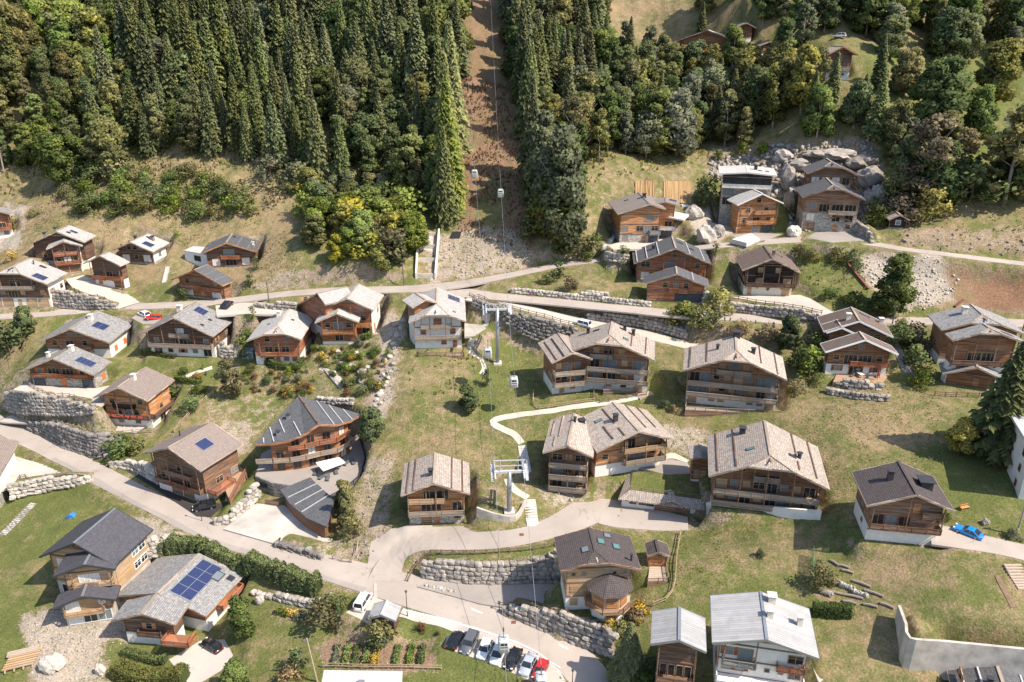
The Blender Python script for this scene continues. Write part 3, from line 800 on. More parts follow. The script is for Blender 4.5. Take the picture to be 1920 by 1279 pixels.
def finish_ground():
 V = np.stack([GX.ravel(), GY.ravel(), GZ.ravel()], -1)
 pp = proj(V)
 jx = fbm(V[:, 0] / 4, V[:, 1] / 4, 3) * 26; jy = fbm(V[:, 0] / 4 + 50, V[:, 1] / 4 + 9, 3) * 18
 px, py = pp[:, 0] + jx, pp[:, 1] + jy
 g = np.zeros((len(V), 4), np.float32); g[:] = (.45, .08, .5, 1)
 for (poly, a, b, c) in ZONES:
  m = inpoly(poly, px, py); g[m, 0] = a; g[m, 1] = b; g[m, 2] = c
 ny, nx = GX.shape
 G = g.reshape(ny, nx, 4)
 for it in range(3):      # soften zone borders
  G[1:-1, 1:-1] = (G[1:-1, 1:-1] * 2 + G[:-2, 1:-1] + G[2:, 1:-1] + G[1:-1, :-2] + G[1:-1, 2:]) / 6
 # steep cuts show bare stone and earth
 dzy, dzx = np.gradient(GZ, gy, gx)
 sl = np.hypot(dzx, dzy)
 st = sstep(0.85, 1.6, sl) * (1 - 0.8 * sstep(215, 240, GY))
 st = st * ~inpoly([(1680,1100),(1990,1100),(1990,1300),(1680,1300)], pp[:, 0], pp[:, 1]).reshape(ny, nx)
 G[..., 1] = np.maximum(G[..., 1], st * 0.62)
 # verges of roads are dusty
 for n, L in ROADL.items():
  sy, sx = window(L, 6)
  d, idx, s_ = seg_dist(L, GX[sy, sx], GY[sy, sx]); hw = lerp_idx(L[:, 3], idx) / 2
  G[sy, sx, 1] = np.maximum(G[sy, sx, 1], 0.5 * (1 - sstep(hw + 0.2, hw + 1.3, d)))
 i = np.arange(ny * nx).reshape(ny, nx)
 Q = np.stack([i[:-1, :-1].ravel(), i[:-1, 1:].ravel(), i[1:, 1:].ravel(), i[1:, :-1].ravel()], -1)
 me = mesh_np('ground', V, Q, True)
 at = me.color_attributes.new('g', 'FLOAT_COLOR', 'POINT')
 at.data.foreach_set('color', G.reshape(-1, 4).ravel())
 me.materials.append(M['ground'])
 tag(newobj('ground', me), kind='structure')

def build_roads():
 for n, L in ROADL.items():
  V = []; Fc = []; k = len(L)
  for i in range(k):
   d = L[min(i + 1, k - 1)][:2] - L[max(i - 1, 0)][:2]; d = d / (np.linalg.norm(d) + 1e-9)
   nrm = np.array([-d[1], d[0]]); hw = L[i][3] / 2
   jl = (vnoise(np.array(i * 0.35), np.array(3.3)) - .5) * 0.35; jr = (vnoise(np.array(i * 0.35), np.array(9.3)) - .5) * 0.35
   zt = {'lower_road': .020, 'access_road': .014, 'upper_road': .03, 'middle_road': .024, 'ramp_road': .018, 'chalet_drive': .012, 'garage_drive': .012, 'hotel_drive': .02}[n]
   for s_, dz in ((hw + jl, -0.35), (hw + jl, zt), (0.0, zt + 0.045), (-hw - jr, zt), (-hw - jr, -0.35)):
    V.append((L[i][0] + nrm[0] * s_, L[i][1] + nrm[1] * s_, L[i][2] + dz))
  for i in range(k - 1):
   for j in range(4):
    a = i * 5 + j; Fc.append((a + 1, a, a + 5, a + 6))
  me = mesh_from(n, V, Fc); me.materials.append(M[ROADMAT[n]])
  tag(newobj(n, me), kind='structure')
 ix = np.nonzero((gx > min(p[0] for p in PLAZA) - 2) & (gx < max(p[0] for p in PLAZA) + 2))[0]; iy = np.nonzero((gy > min(p[1] for p in PLAZA) - 2) & (gy < max(p[1] for p in PLAZA) + 2))[0]
 xs = np.arange(gx[ix[0]], gx[ix[-1]], .35); ys = np.arange(gy[iy[0]], gy[iy[-1]], .35); XX, YY = np.meshgrid(xs, ys); ZZ = hgt(XX, YY) + .055; I = np.arange(XX.size).reshape(XX.shape)
 k = inpoly(PLAZA, XX[:-1, :-1] + .17, YY[:-1, :-1] + .17); Q = np.stack([I[:-1, :-1][k], I[:-1, 1:][k], I[1:, 1:][k], I[1:, :-1][k]], -1)
 me = mesh_np('forecourt', np.stack([XX.ravel(), YY.ravel(), ZZ.ravel()], -1), Q, True); me.materials.append(M['asphalt']); tag(newobj('forecourt', me), kind='structure')
 L = ROADL['lower_road']; V = []; k = len(L)
 for i in range(k):
  d = L[min(i + 1, k - 1)][:2] - L[max(i - 1, 0)][:2]; d = d / (np.linalg.norm(d) + 1e-9); nn = np.array([-d[1], d[0]]); hw = L[i][3] / 2
  for s_ in (-hw + .1, -hw + 1.0 + .5 * float(vnoise(np.array(i * .3), np.array(5.)))): V.append((L[i][0] + nn[0] * s_, L[i][1] + nn[1] * s_, L[i][2] + .06))
 me = mesh_from('road_repair', V, [(i * 2 + 1, i * 2, i * 2 + 2, i * 2 + 3) for i in range(k // 4, k - k // 4)]); me.materials.append(M['asphalt_grey']); tag(newobj('road_repair', me), kind='structure')
 for (n, m, z, px), P in zip(PADS, PADP):
  mb = MB(); mb.prism([(p[0], p[1], z - 0.5) for p in P], (0, 0, 0.508))
  tag(mb.build(n, M[m]), kind='structure')
# ------------------------------------------------------------------ houses
def fit_house(base, pts, z0=None, asym=False, of=1.4, m0=0.40, L0=None, wpos=(5.0, 8.0), yaw0=None, wyaw=4.0, back=0.0):
 """find position, yaw and roof size so that the roof corners fall on their photo pixels"""
 P0 = hit(*base) if z0 is None else hitz(base[0], base[1], z0)
 if back: P0 = P0 + np.array([P0[0], P0[1], 0]) / math.hypot(P0[0], P0[1]) * back
 zg = P0[2]
 s = F / depth_of(P0)
 ks = [k for k in ('FA', 'BA', 'FL', 'FR', 'BL', 'BR') if k in pts]
 T = np.array([pts[k] for k in ks], float)
 if 'FL' in pts and 'FR' in pts: w0 = abs(pts['FR'][0] - pts['FL'][0]) / s / 2
 else: w0 = 6.0
 def corners(p):
  x0, y0, yaw, hl, hr, L, hz, m = p
  C = {'FA': (0, -of, hz), 'BA': (0, L - of, hz), 'FL': (-hl, -of, hz - m * hl), 'FR': (hr, -of, hz - m * hr),
    'BL': (-hl, L - of, hz - m * hl), 'BR': (hr, L - of, hz - m * hr)}
  c, sn = math.cos(yaw), math.sin(yaw)
  return np.array([(x0 + c * C[k][0] - sn * C[k][1], y0 + sn * C[k][0] + c * C[k][1], zg + C[k][2]) for k in ks])
 dirv = np.array([P0[0], P0[1]]) / math.hypot(P0[0], P0[1])
 def res(p):
  x0, y0, yaw, hl, hr, L, hz, m = p
  r = (proj(corners(p)) - T).ravel()
  mid = (hr - hl) / 2
  bx = x0 + math.cos(yaw) * mid - P0[0]; by = y0 + math.sin(yaw) * mid - P0[1]
  al = bx * dirv[0] + by * dirv[1]; ac = bx * dirv[1] - by * dirv[0]
  return np.concatenate([r, [ac * wpos[0], al * wpos[1], (hl - hr) * (1.0 if asym else 7.0), (m - m0) * 45, (yaw - (yaw0 or 0)) * wyaw,
           (L - (L0 or 12)) * (4.0 if L0 else 0.5), (hz - 8.5) * 0.4, max(0, 2.0 - L) * 50]])
 p = np.array([P0[0], P0[1], yaw0 or 0.0, w0, w0, L0 or 12.0, 8.5, m0])
 lam = 1.0; r = res(p); c0 = r @ r
 for it in range(60):
  J = np.empty((len(r), 8))
  for j in range(8):
   q = p.copy(); q[j] += 1e-4; J[:, j] = (res(q) - r) / 1e-4
  A = J.T @ J
  dp = np.linalg.solve(A + lam * np.diag(np.diag(A) + 1e-6), -J.T @ r)
  q = p + dp; rq = res(q); cq = rq @ rq
  if cq < c0:
   p, r, c0 = q, rq, cq; lam = max(lam * 0.4, 1e-6)
   if np.abs(dp).max() < 1e-5: break
  else: lam *= 4
 e = proj(corners(p)) - T
 return dict(x=p[0], y=p[1], z=zg, yaw=p[2], hl=p[3], hr=p[4], L=p[5], hz=p[6], m=p[7], of=of, err=float(np.abs(e).max()), s=s)

_wc = {}
def win_mesh(w, h, kind):
 key = (round(w, 2), round(h, 2), kind)
 if key in _wc: return _wc[key]
 f = MB(); t = 0.09
 f.box(-w/2, -w/2 + t, -0.10, 0.02, 0, h); f.box(w/2 - t, w/2, -0.10, 0.02, 0, h)
 f.box(-w/2 + t, w/2 - t, -0.10, 0.02, 0, t); f.box(-w/2 + t, w/2 - t, -0.10, 0.02, h - t, h)
 n = max(1, int(round(w / 1.0)))
 for i in range(1, n): f.box(-w/2 + w * i / n - 0.035, -w/2 + w * i / n + 0.035, -0.085, 0.02, t, h - t)
 if kind != 'glassdoor' and h > 1.0: f.box(-w/2 + t, w/2 - t, -0.075, 0.02, h * 0.62, h * 0.62 + 0.05)
 fm = mesh_from('window', f.v, f.f)
 g = MB(); g.box(-w/2 + t * .5, w/2 - t * .5, -0.045, 0.01, t * .5, h - t * .5)
 gm = mesh_from('pane', g.v, g.f)
 s = MB()
 nb = max(2, int(w / 0.16))
 for i in range(nb): s.box(-w/2 + w * i / nb + .008, -w/2 + w * (i + 1) / nb - .008, -0.075 - .012 * (i % 2), 0.02, 0, h)
 for q in (0.15, 0.8): s.box(-w/2, w/2, -0.11, -0.07, h * q, h * q + .1)
 sm = mesh_from('shutter', s.v, s.f)
 d = MB(); nb = max(3, int(h / 0.45))
 for i in range(nb): d.box(-w/2 + .05, w/2 - .05, -0.06, 0.02, h * i / nb + .012, h * (i + 1) / nb - .012)
 d.box(-w/2 - .08, -w/2 + .05, -0.12, 0.02, 0, h + .1); d.box(w/2 - .05, w/2 + .08, -0.12, 0.02, 0, h + .1); d.box(-w/2 + .05, w/2 - .05, -0.12, 0.02, h, h + .1)
 dm = mesh_from('garage_door', d.v, d.f)
 _wc[key] = (fm, gm, sm, dm)
 return _wc[key]
def setmat(o, mat):
 """material on the object, mesh stays shared"""
 if len(o.data.materials) == 0: o.data.materials.append(mat)
 o.material_slots[0].link = 'OBJECT'; o.material_slots[0].material = mat

CODE = {'w': (1.35, 1.35, 0.85), 'W': (2.4, 1.5, 0.75), 'd': (2.1, 2.15, 0.08), 'D': (3.0, 2.15, 0.08), 's': (1.3, 1.4, 0.8), 'S': (1.9, 2.1, 0.06), 'v': (1.2, 1.35, 0.85),
  'g': (2.7, 2.2, 0.02), 'G': (4.6, 2.3, 0.02), 'p': (1.05, 2.05, 0.03), 'n': (0.75, 0.7, 1.3), 'c': (1.1, 1.2, 0.95), 'C': (2.2, 2.1, 0.08)}
class Wing:
 """one gabled volume; parts go under root"""
 def __init__(s, root, fit, rootfit):
  s.root = root; s.f = fit
  dx, dy = fit['x'] - rootfit['x'], fit['y'] - rootfit['y']
  c, sn = math.cos(-rootfit['yaw']), math.sin(-rootfit['yaw'])
  s.loc = (c * dx - sn * dy, sn * dx + c * dy, fit['z'] - rootfit['z'])
  s.rz = fit['yaw'] - rootfit['yaw']
  s.T = Matrix.Translation(s.loc) @ Matrix.Rotation(s.rz, 4, 'Z')
 def put(s, name, mb, mat):
  o = mb.build(name, mat, s.root); o.location = s.loc; o.rotation_euler = (0, 0, s.rz); return o
 def place(s, name, me, p, rz, mat, parent=None):
  o = newobj(name, me, parent or s.root); setmat(o, mat)
  if parent is None:
   o.location = s.T @ Vector(p); o.rotation_euler = (0, 0, s.rz + rz)
  return o

def railing(mb, pts, z, h=0.95, style='boards', rng=random):
 for (a, b) in zip(pts[:-1], pts[1:]):
  a = Vector((a[0], a[1], z)); b = Vector((b[0], b[1], z)); d = b - a; L = d.length
  if L < 0.2: continue
  u = d / L
  mb.bar(a + Vector((0, 0, h)), b + Vector((0, 0, h)), 0.12, 0.09)
  mb.bar(a + Vector((0, 0, 0.16)), b + Vector((0, 0, 0.16)), 0.07, 0.08)
  np_ = max(1, int(round(L / 2.2)))
  for i in range(np_ + 1):
   p = a + u * (L * i / np_); mb.bar(p, p + Vector((0, 0, h + 0.08)), 0.13)
  step = 0.2 if style == 'boards' else (0.16 if style == 'bars' else 99)
  wd = 0.155 if style == 'boards' else 0.05
  k = int(L / step)
  for i in range(k):
   p = a + u * (step * (i + 0.5))
   mb.bar(p + Vector((0, 0, 0.18)), p + Vector((0, 0, h - 0.03)), wd if abs(u.x) > .5 else 0.03, 0.03 if abs(u.x) > .5 else wd, up=(0, 1, 0))
  if style == 'glass': mb.bar(a + Vector((0, 0, .5)), b + Vector((0, 0, .5)), 0.02, 0.75)

def gable(root, rootfit, f, o, rng):
 """o: options dict"""
 Wg = Wing(root, f, rootfit)
 hl, hr, L, hz, m, of = f['hl'], f['hr'], f['L'], f['hz'], f['m'], f['of']
 os_ = o.get('os', min(1.1, 0.16 * (hl + hr))); ob = o.get('ob', 0.9)
 th = 0.26
 wl, wr = hl - os_, hr - os_
 y1 = max(2.0, L - of - ob)
 rm = M[o['roof']]; wm = M[o.get('wood', 'wood')]; bm_ = M[o.get('basem', 'plaster')]; fm_ = M[o.get('fascia', 'wood_fascia')]
 und = lambda x: hz - m * abs(x) - th
 bh = min(o.get('bh', 2.6), und(wl) - 0.3, und(wr) - 0.3) if o.get('bh', 2.6) > 0 else 0
 dn = o.get('down', 3.0)
 sk = o.get('skin', 0.0)
 if bh > -dn + 0.1:
  b = MB(); b.box(-wl + .04, wr - .04, .04, y1 - .04, -dn, bh); Wg.put('base_wall', b, bm_)
 b = MB()
 b.prism([(-wl, 0, bh), (wr, 0, bh), (wr, 0, und(wr)), (0, 0, und(0)), (-wl, 0, und(wl))], (0, y1, 0)); Wg.put('wall', b, wm)
 for key, X, sg in (('rightm', wr, 1), ('leftm', -wl, -1)):
  if o.get(key): b = MB(); b.box(X - .05, X + .03 * sg, .05, y1 - .05, bh, und(X) - .02); Wg.put('side_render', b, M[o[key]])
 # roof
 yf, yb = -of, L - of
 hip = o.get('hip'); hipb = o.get('hipb')
 zt = lambda x: hz - m * abs(x)
 def slope(sgn, h):
  q = []
  if hip: cut, ins = hip; q += [(0, yf + ins * L, hz), (sgn * h * cut, yf, zt(h * cut))]
  else: q += [(0, yf, hz)]
  q += [(sgn * h, yf, zt(h)), (sgn * h, yb, zt(h))]
  if hipb: cut, ins = hipb; q += [(sgn * h * cut, yb, zt(h * cut)), (0, yb - ins * L, hz)]
  else: q += [(0, yb, hz)]
  return q
 for sgn, h in ((-1, hl), (1, hr)):
  b = MB(); b.prism(slope(sgn, h), (0, 0, -th)); r = Wg.put('roof_slope', b, rm)
 if hip:
  cut, ins = hip; b = MB()
  e = 0.004
  b.prism([(0, yf + ins * L, hz - e), (-hl * cut, yf, zt(hl * cut) - e), (hr * cut, yf, zt(hr * cut) - e)], (0, 0, -th)); Wg.put('roof_hip', b, rm)
 if hipb:
  cut, ins = hipb; b = MB()
  b.prism([(0, yb - ins * L, hz - .004), (-hl * cut, yb, zt(hl * cut) - .004), (hr * cut, yb, zt(hr * cut) - .004)], (0, 0, -th)); Wg.put('roof_hip', b, rm)
 # fascia boards
 b = MB()
 for yy, hp in ((yf, hip), (yb, hipb)):
  for sgn, h in ((-1, hl), (1, hr)):
   c = hp[0] if hp else 0.0
   b.bar((sgn * h, yy, zt(h) - .16), (sgn * h * c, yy, zt(h * c) - .16), 0.12, 0.36)
  if hp: b.bar((-hl * hp[0], yy, zt(hl * hp[0]) - .16), (hr * hp[0], yy, zt(hr * hp[0]) - .16), 0.12, 0.36)
 for sgn, h in ((-1, hl), (1, hr)):
  b.bar((sgn * h, yf, zt(h) - .15), (sgn * h, yb, zt(h) - .15), 0.10, 0.28)
 Wg.put('fascia', b, fm_)
 b = MB(); ya = yf + (hip[1] * L if hip else 0); yz = yb - (hipb[1] * L if hipb else 0)
 b.bar((0, ya, hz + .03), (0, yz, hz + .03), 0.42, 0.10)
 if hip:
  for sgn, h in ((-1, hl), (1, hr)): b.bar((0, ya, hz + .02), (sgn * h * hip[0], yf, zt(h * hip[0]) + .02), 0.3, 0.08)
 Wg.put('ridge_cap', b, M[o.get('ridge', 'wood_grey')])
 # purlin ends under the eaves
 for fx in (-0.86, -0.45, 0, 0.45, 0.86):
  b = MB(); x = fx * (wl if fx < 0 else wr); b.bar((x, yf + .15, und(x) - .14), (x, 0.1, und(x) - .14), 0.2, 0.26); Wg.put('purlin', b, wm)
 # corner posts, floor beams and gable truss
 b = MB()
 for x in (-wl + .1, wr - .1): b.bar((x, -.02, max(bh, 0)), (x, -.02, und(x) - .05), .2, .12)
 zz = max(bh, .1)
 while zz < hz - th - 1.0:
  xl = min(wl, (hz - th - zz - .2) / m); xr = min(wr, (hz - th - zz - .2) / m); b.bar((-xl, -.03, zz + .05), (xr, -.03, zz + .05), .14, .22); zz += o.get('fh', 2.7)
 Wg.put('timber_frame', b, M[o.get('framem', 'wood_old')])
 if not hip and hl + hr > 7:
  b = MB(); yy = yf + .35; zc = hz - th - .30 * m * (hl + hr) / 2; xc = (hz - th - zc) / m
  b.bar((-xc, yy, zc), (xc, yy, zc), .16, .22); b.bar((0, yy, zc), (0, yy, hz - th), .18); b.bar((-xc * .5, yy, zc), (0, yy, zc + (hz - th - zc) * .55), .14); b.bar((xc * .5, yy, zc), (0, yy, zc + (hz - th - zc) * .55), .14)
  Wg.put('truss', b, M[o.get('framem', 'wood_old')])
 # snow bars parallel to the eaves
 for (u, v0, v1) in o.get('ribs', []):
  h = hl if u < 0 else hr; x = u * h; b = MB()
  b.bar((x, yf + v0 * L, zt(x) + .09), (x, yf + v1 * L, zt(x) + .09), 0.22, 0.2); Wg.put('snow_bar', b, M[o.get('ribm', 'wood_old')])
 def sp(u, v, off=0.0):
  x = u * (hl if u < 0 else hr); sg = -1 if u < 0 else 1
  n = Vector((sg * m, 0, 1)).normalized()
  return Vector((x, yf + v * L, zt(x))) + n * off
 for (u, v, w, h, mt) in o.get('sky', []):
  du = w / 2 / (hl if u < 0 else hr); dv = h / 2 / L
  q = [sp(u - du, v - dv, .02), sp(u + du, v - dv, .02), sp(u + du, v + dv, .02), sp(u - du, v + dv, .02)]
  n = Vector(((-1 if u < 0 else 1) * m, 0, 1)).normalized()
  b = MB(); b.prism(q, n * .10); fr = Wg.put('skylight', b, M['metal_dark'])
  k = .82; c = sum(q, Vector()) / 4; b = MB(); b.prism([c + (p - c) * k + n * .1 for p in q], n * .02)
  g = b.build('pane', M[mt], fr)
 for (u0, u1, v0, v1, nu, nv) in o.get('solar', []):
  fr = MB(); q = [sp(u0, v0, .02), sp(u1, v0, .02), sp(u1, v1, .02), sp(u0, v1, .02)]
  n = Vector(((-1 if u0 < 0 else 1) * m, 0, 1)).normalized()
  c = sum(q, Vector()) / 4
  fr.prism([c + (p - c) * 1.05 for p in q], n * .06); fo = Wg.put('solar_frame', fr, M['metal_grey'])
  for i in range(nu):
   for j in range(nv):
    a0, a1 = u0 + (u1 - u0) * (i + .03) / nu, u0 + (u1 - u0) * (i + .97) / nu
    b0, b1 = v0 + (v1 - v0) * (j + .03) / nv, v0 + (v1 - v0) * (j + .97) / nv
    b = MB(); b.prism([sp(a0, b0, .08), sp(a1, b0, .08), sp(a1, b1, .08), sp(a0, b1, .08)], n * .04); b.build('solar_panel', M['solar'], fo)
 for (u, v, w, h, kind) in o.get('chim', []):
  x = u * (hl if u < 0 else hr); y = yf + v * L; z = zt(x)
  if kind == 'pipe':
   b = MB(); b.tube([(x, y, z - .3), (x, y, z + h)], w / 2, 8); b.tube([(x, y, z + h), (x, y, z + h + .1)], w * .8, 8); Wg.put('chimney', b, M['metal_dark'])
  else:
   mt = {'stone': 'stone_dark', 'white': 'plaster_cream', 'dark': 'metal_dark', 'wood': 'wood_old', 'big': 'concrete_pale'}[kind]
   b = MB(); b.box(x - w/2, x + w/2, y - w/2, y + w/2, z - .8, z + h); ch = Wg.put('chimney', b, M[mt])
   b = MB(); k = w * .66
   for sx in (-1, 1):
    for sy in (-1, 1): b.box(x + sx * w * .4 - .06, x + sx * w * .4 + .06, y + sy * w * .4 - .06, y + sy * w * .4 + .06, z + h, z + h + .22)
   b.box(x - k, x + k, y - k, y + k, z + h + .22, z + h + .32)
   b.build('cap', M['metal_dark' if kind != 'white' else 'concrete_pale'], ch)
 # openings
 fh = o.get('fh', 2.7)
 def openings(face, rows):
  for k, row in enumerate(rows):
   if not row: continue
   fl = (bh + (k - 1) * fh if k > 0 else 0.0) if bh > 1.2 else bh + k * fh
   if isinstance(row, tuple): fl, row = row
   inwood = fl >= bh - .05
   n = len(row)
   for i, ch in enumerate(row):
    if ch not in CODE: continue
    w, h, sill = CODE[ch]
    if face == 'F':
     # usable span at the head of the opening
     top = fl + sill + h + .1
     xl = -min(wl - .35, max(0.4, (hz - th - top) / m)); xr = min(wr - .35, max(0.4, (hz - th - top) / m))
     cx = xl + (xr - xl) * (i + .5) / n; w_ = min(w, (xr - xl) / n - .12)
     p = (cx, -.0 if inwood else .04, fl + sill); rz = 0
    else:
     a = .5 + (y1 - 1.0) * (i + .5) / n; w_ = min(w, (y1 - 1) / n - .15)
     p = (wr if face == 'R' else -wl, a, fl + sill); rz = math.pi / 2 if face == 'R' else -math.pi / 2
     if top_ok(face, fl + sill + h) is False: h = max(.6, und(wr if face == 'R' else wl) - fl - sill - .25)
    if w_ < .35: continue
    fm2, gm, sm, dm = win_mesh(w_, h, 'glassdoor' if ch in 'dDC' else 'w')
    if ch in 'sSp':
     Wg.place('shutter' if ch != 'p' else 'door', sm, p, rz, M[o.get('shut', 'wood_orange')])
    elif ch in 'gG':
     Wg.place('garage_door', dm, p, rz, M[o.get('gar', 'wood_old')])
    else:
     wo = Wg.place('window', fm2, p, rz, M[o.get('wfr', 'wood_new')])
     Wg.place('pane', gm, (0, 0, 0), 0, M['curtain' if (ch in 'cC') else ('glass_pale' if rng.random() < .35 else 'glass')], wo)
     if ch == 'v':
      for sg in (-1, 1):
       s2 = win_mesh(.55, h, 'w')[2]
       q = Vector(p) + Matrix.Rotation(rz, 3, 'Z') @ Vector((sg * (w_ / 2 + .3), 0, 0))
       Wg.place('shutter', s2, q, rz, M[o.get('shut', 'wood_orange')])
 def top_ok(face, z):
  return z < und(wr if face == 'R' else wl) - .1
 dflt = [] if (hl + hr < 7 or y1 < 5) else (['', 'v.w'] if y1 < 9 else ['.w.', 'v.w.v'])
 openings('F', o.get('front', [])); openings('R', o.get('right', dflt)); openings('L', o.get('left', dflt))
 # balconies: (z, x0, x1, depth[, material, style, side])
 for bl in o.get('balc', []):
  z, a, b_, dep = bl[:4]; mt = bl[4] if len(bl) > 4 else o.get('balm', 'wood_grey'); st = bl[5] if len(bl) > 5 else 'boards'
  side = bl[6] if len(bl) > 6 else 'F'
  if side == 'F':
   x0, x1 = (a * wl if a < 0 else a * wr), (b_ * wl if b_ < 0 else b_ * wr)
   c4 = [(x0, 0.0), (x0, -dep), (x1, -dep), (x1, 0.0)]
  else:
   X = wr if side == 'R' else -wl; sg = 1 if side == 'R' else -1
   c4 = [(X, a * y1), (X + sg * dep, a * y1), (X + sg * dep, b_ * y1), (X, b_ * y1)]
  mb = MB(); xs = [c[0] for c in c4]; ys = [c[1] for c in c4]
  mb.box(min(xs), max(xs), min(ys), max(ys), z - .16, z)
  nb = max(2, int((max(xs) - min(xs)) / 2.6))
  if side == 'F':
   for i in range(nb + 1):
    x = x0 + .1 + (x1 - x0 - .2) * i / nb; mb.bar((x, 0, z - .9), (x, -dep * .85, z - .18), .12, .14)
  bo = Wg.put('balcony', mb, M[o.get('balfloor', mt)])
  rb = MB(); railing(rb, c4, z, .95, st); rb.build('railing', M[mt], bo)
  if side == 'F' and dep >= 1.05 and (x1 - x0) > 3.5 and dep < of:
   k = max(1, int(round((x1 - x0) / 4.2)))
   for i in range(k + 1):
    x = x0 + .1 + (x1 - x0 - .2) * i / k; tz = und(x) - .02
    up2 = [q[0] for q in o.get('balc', []) if q[0] > z + .5 and (len(q) < 7)]
    if tz - z > .8:
     pb = MB(); pb.bar((x, -dep + .08, z), (x, -dep + .08, tz), .16); pb.build('post', M[o.get('postm', 'wood_old')], bo)
 # posts from ground to roof
 for (x, y) in o.get('posts', []):
  x = x * (wl if x < 0 else wr); b = MB(); b.bar((x, y, -1.5), (x, y, und(x)), .22); Wg.put('post', b, wm)
 if o.get('boxes'):                     # flower boxes on a railing
  for (z, a, b_, dep, n) in o['boxes']:
   for i in range(n):
    x = a * wl + (b_ * wr - a * wl) * (i + .5) / n; b = MB(); b.box(x - .45, x + .45, -dep - .32, -dep - .07, z + .35, z + .6)
    q = Wg.put('flower_box', b, M['wood_dark'])
    b = MB(); rg = random.Random(i)
    for k in range(26):
     cx, cy, cz = x + rg.uniform(-.5, .5), -dep - .2 + rg.uniform(-.22, .2), z + .62 + rg.uniform(-.3, .3); r = rg.uniform(.07, .15)
     b.add([(cx - r, cy, cz), (cx, cy - r, cz + r * .4), (cx + r, cy, cz), (cx, cy + r, cz + r), (cx, cy, cz + r * 1.2)], [(0, 1, 4), (1, 2, 4), (2, 3, 4), (3, 0, 4)])
    b.build('flowers', M['flower_red'], q)
 return Wg, wl, wr, y1

HOUSES = {}
FITLOG = []
def footprint(f, mg=0.0, os_=1.1):
 c, s = math.cos(f['yaw']), math.sin(f['yaw'])
 hl, hr = f['hl'] - os_ + mg, f['hr'] - os_ + mg; y0, y1 = -mg, f['L'] - f['of'] - .9 + mg
 return [(f['x'] + c * a - s * b, f['y'] + s * a + c * b) for a, b in ((-hl, y0), (hr, y0), (hr, y1), (-hl, y1))]
PENDING = []
def plan_house(name, label, base, pts, o, wings=(), **kw):
 """fit now (before the ground is levelled), build later. wings: (base or None, pts, options, fit kwargs)"""
 kw.setdefault('of', o.get('of', 1.8))
 f = fit_house(base, pts, **kw); FITLOG.append((label[:34], f))
 ws = []
 for (wb, wp, wo, wk) in wings:
  wk = dict(wk); wk.setdefault('of', wo.get('of', 1.4))
  if wb is None: wb = base
  g = fit_house(wb, wp, **wk); ws.append((g, wo)); FITLOG.append(('   wing', g))
 PENDING.append((name, label, f, o, ws))
 return f
def level_houses():
 for (n, l, f, o, ws) in PENDING:
  if o.get('nolevel'): continue
  level(footprint(f, 0.3), f['z'] - .12, o.get('blend', 2.6))
  for g, wo in ws:
   if wo.get('lev'): level(footprint(g, 0.2), g['z'] - .12, 2.0)
def build_houses():
 for i, (n, l, f, o, ws) in enumerate(PENDING):
  rng = random.Random(100 + i)
  root = empty(n, (f['x'], f['y'], f['z']), f['yaw'], l, o.get('cat', 'chalet'), o.get('group'))
  HOUSES[l] = (root, f)
  gable(root, f, f, o, rng)
  for g, wo in ws:
   oo = dict(o); 
   for k in ('ribs', 'sky', 'solar', 'chim', 'front', 'right', 'left', 'balc', 'posts', 'boxes', 'hip', 'hipb', 'bh', 'os', 'ob', 'down', 'rightm', 'leftm'): oo.pop(k, None)
   oo.update(wo); gable(root, f, g, oo, rng)
  ex = o.get('extra')
  if ex: ex(root, f)
# ------------------------------------------------------------------ the chalets (photo pixels of roof corners -> fitted volumes)
R2 = [(-.62, 0, 1), (-.82, 0, 1), (.5, 0, 1), (.8, 0, 1)]
H = plan_house
# ---- upper left cluster
H('chalet', 'brown chalet cut off by the left edge above pale stone steps', (2,446), dict(FA=(-12,392), FR=(22,404), BR=(20,396), FL=(-60,408)),
  dict(roof='lauze', wood='wood_red', bh=2.4, front=['p.w', 'wd', 'w'], balc=[(2.5,-.9,.95,1.2,'wood_red')]), L0=9)
H('chalet', 'pale roofed twin gable chalet with white garage piers and brown balcony', (118,511), dict(FA=(107,435), BA=(130,419), FL=(49,459), BR=(181,444)),
  dict(roof='lauze_pale', wood='wood_dark', bh=2.5, front=['.g.', 'wCw', '.d.'], chim=[(-.35,.75,.8,.9,'stone'),(-.6,.5,.8,.9,'stone')], solar=[(.25,.5,.45,.62,2,1)], sky=[(.3,.3,1.0,.9,'glass')]),
  [((125,511), dict(FA=(119,452), FL=(87,465), FR=(155,463)), dict(roof='lauze_pale', front=['gg', 'wCw', 'w'], balc=[(2.6,-.95,.95,1.1,'wood_red'),(5.2,-.9,.9,.8,'wood_red')], bh=2.5, rightm='plaster', lev=True), dict(L0=9))], asym=True, back=4.5)
H('chalet', 'wide pale roofed chalet with garage row beside the upper road', (50,573), dict(FA=(6,505), BA=(60,482), FR=(92,534), BR=(122,512)),
  dict(roof='lauze_pale', wood='wood_dark', bh=2.6, hip=(.32,.3), gar='wood_new', shut='wood_new', rightm='plaster', front=['ggpgg', 'swDs.s', 'wDw'], balc=[(5.2,-.9,.6,1.2,'wood_grey')], sky=[(.45,.8,1.6,1.0,'glass')], solar=[(.55,.85,.1,.35,3,1)], chim=[(.25,.75,.3,1.0,'pipe')], of=1.8), yaw0=-.15)
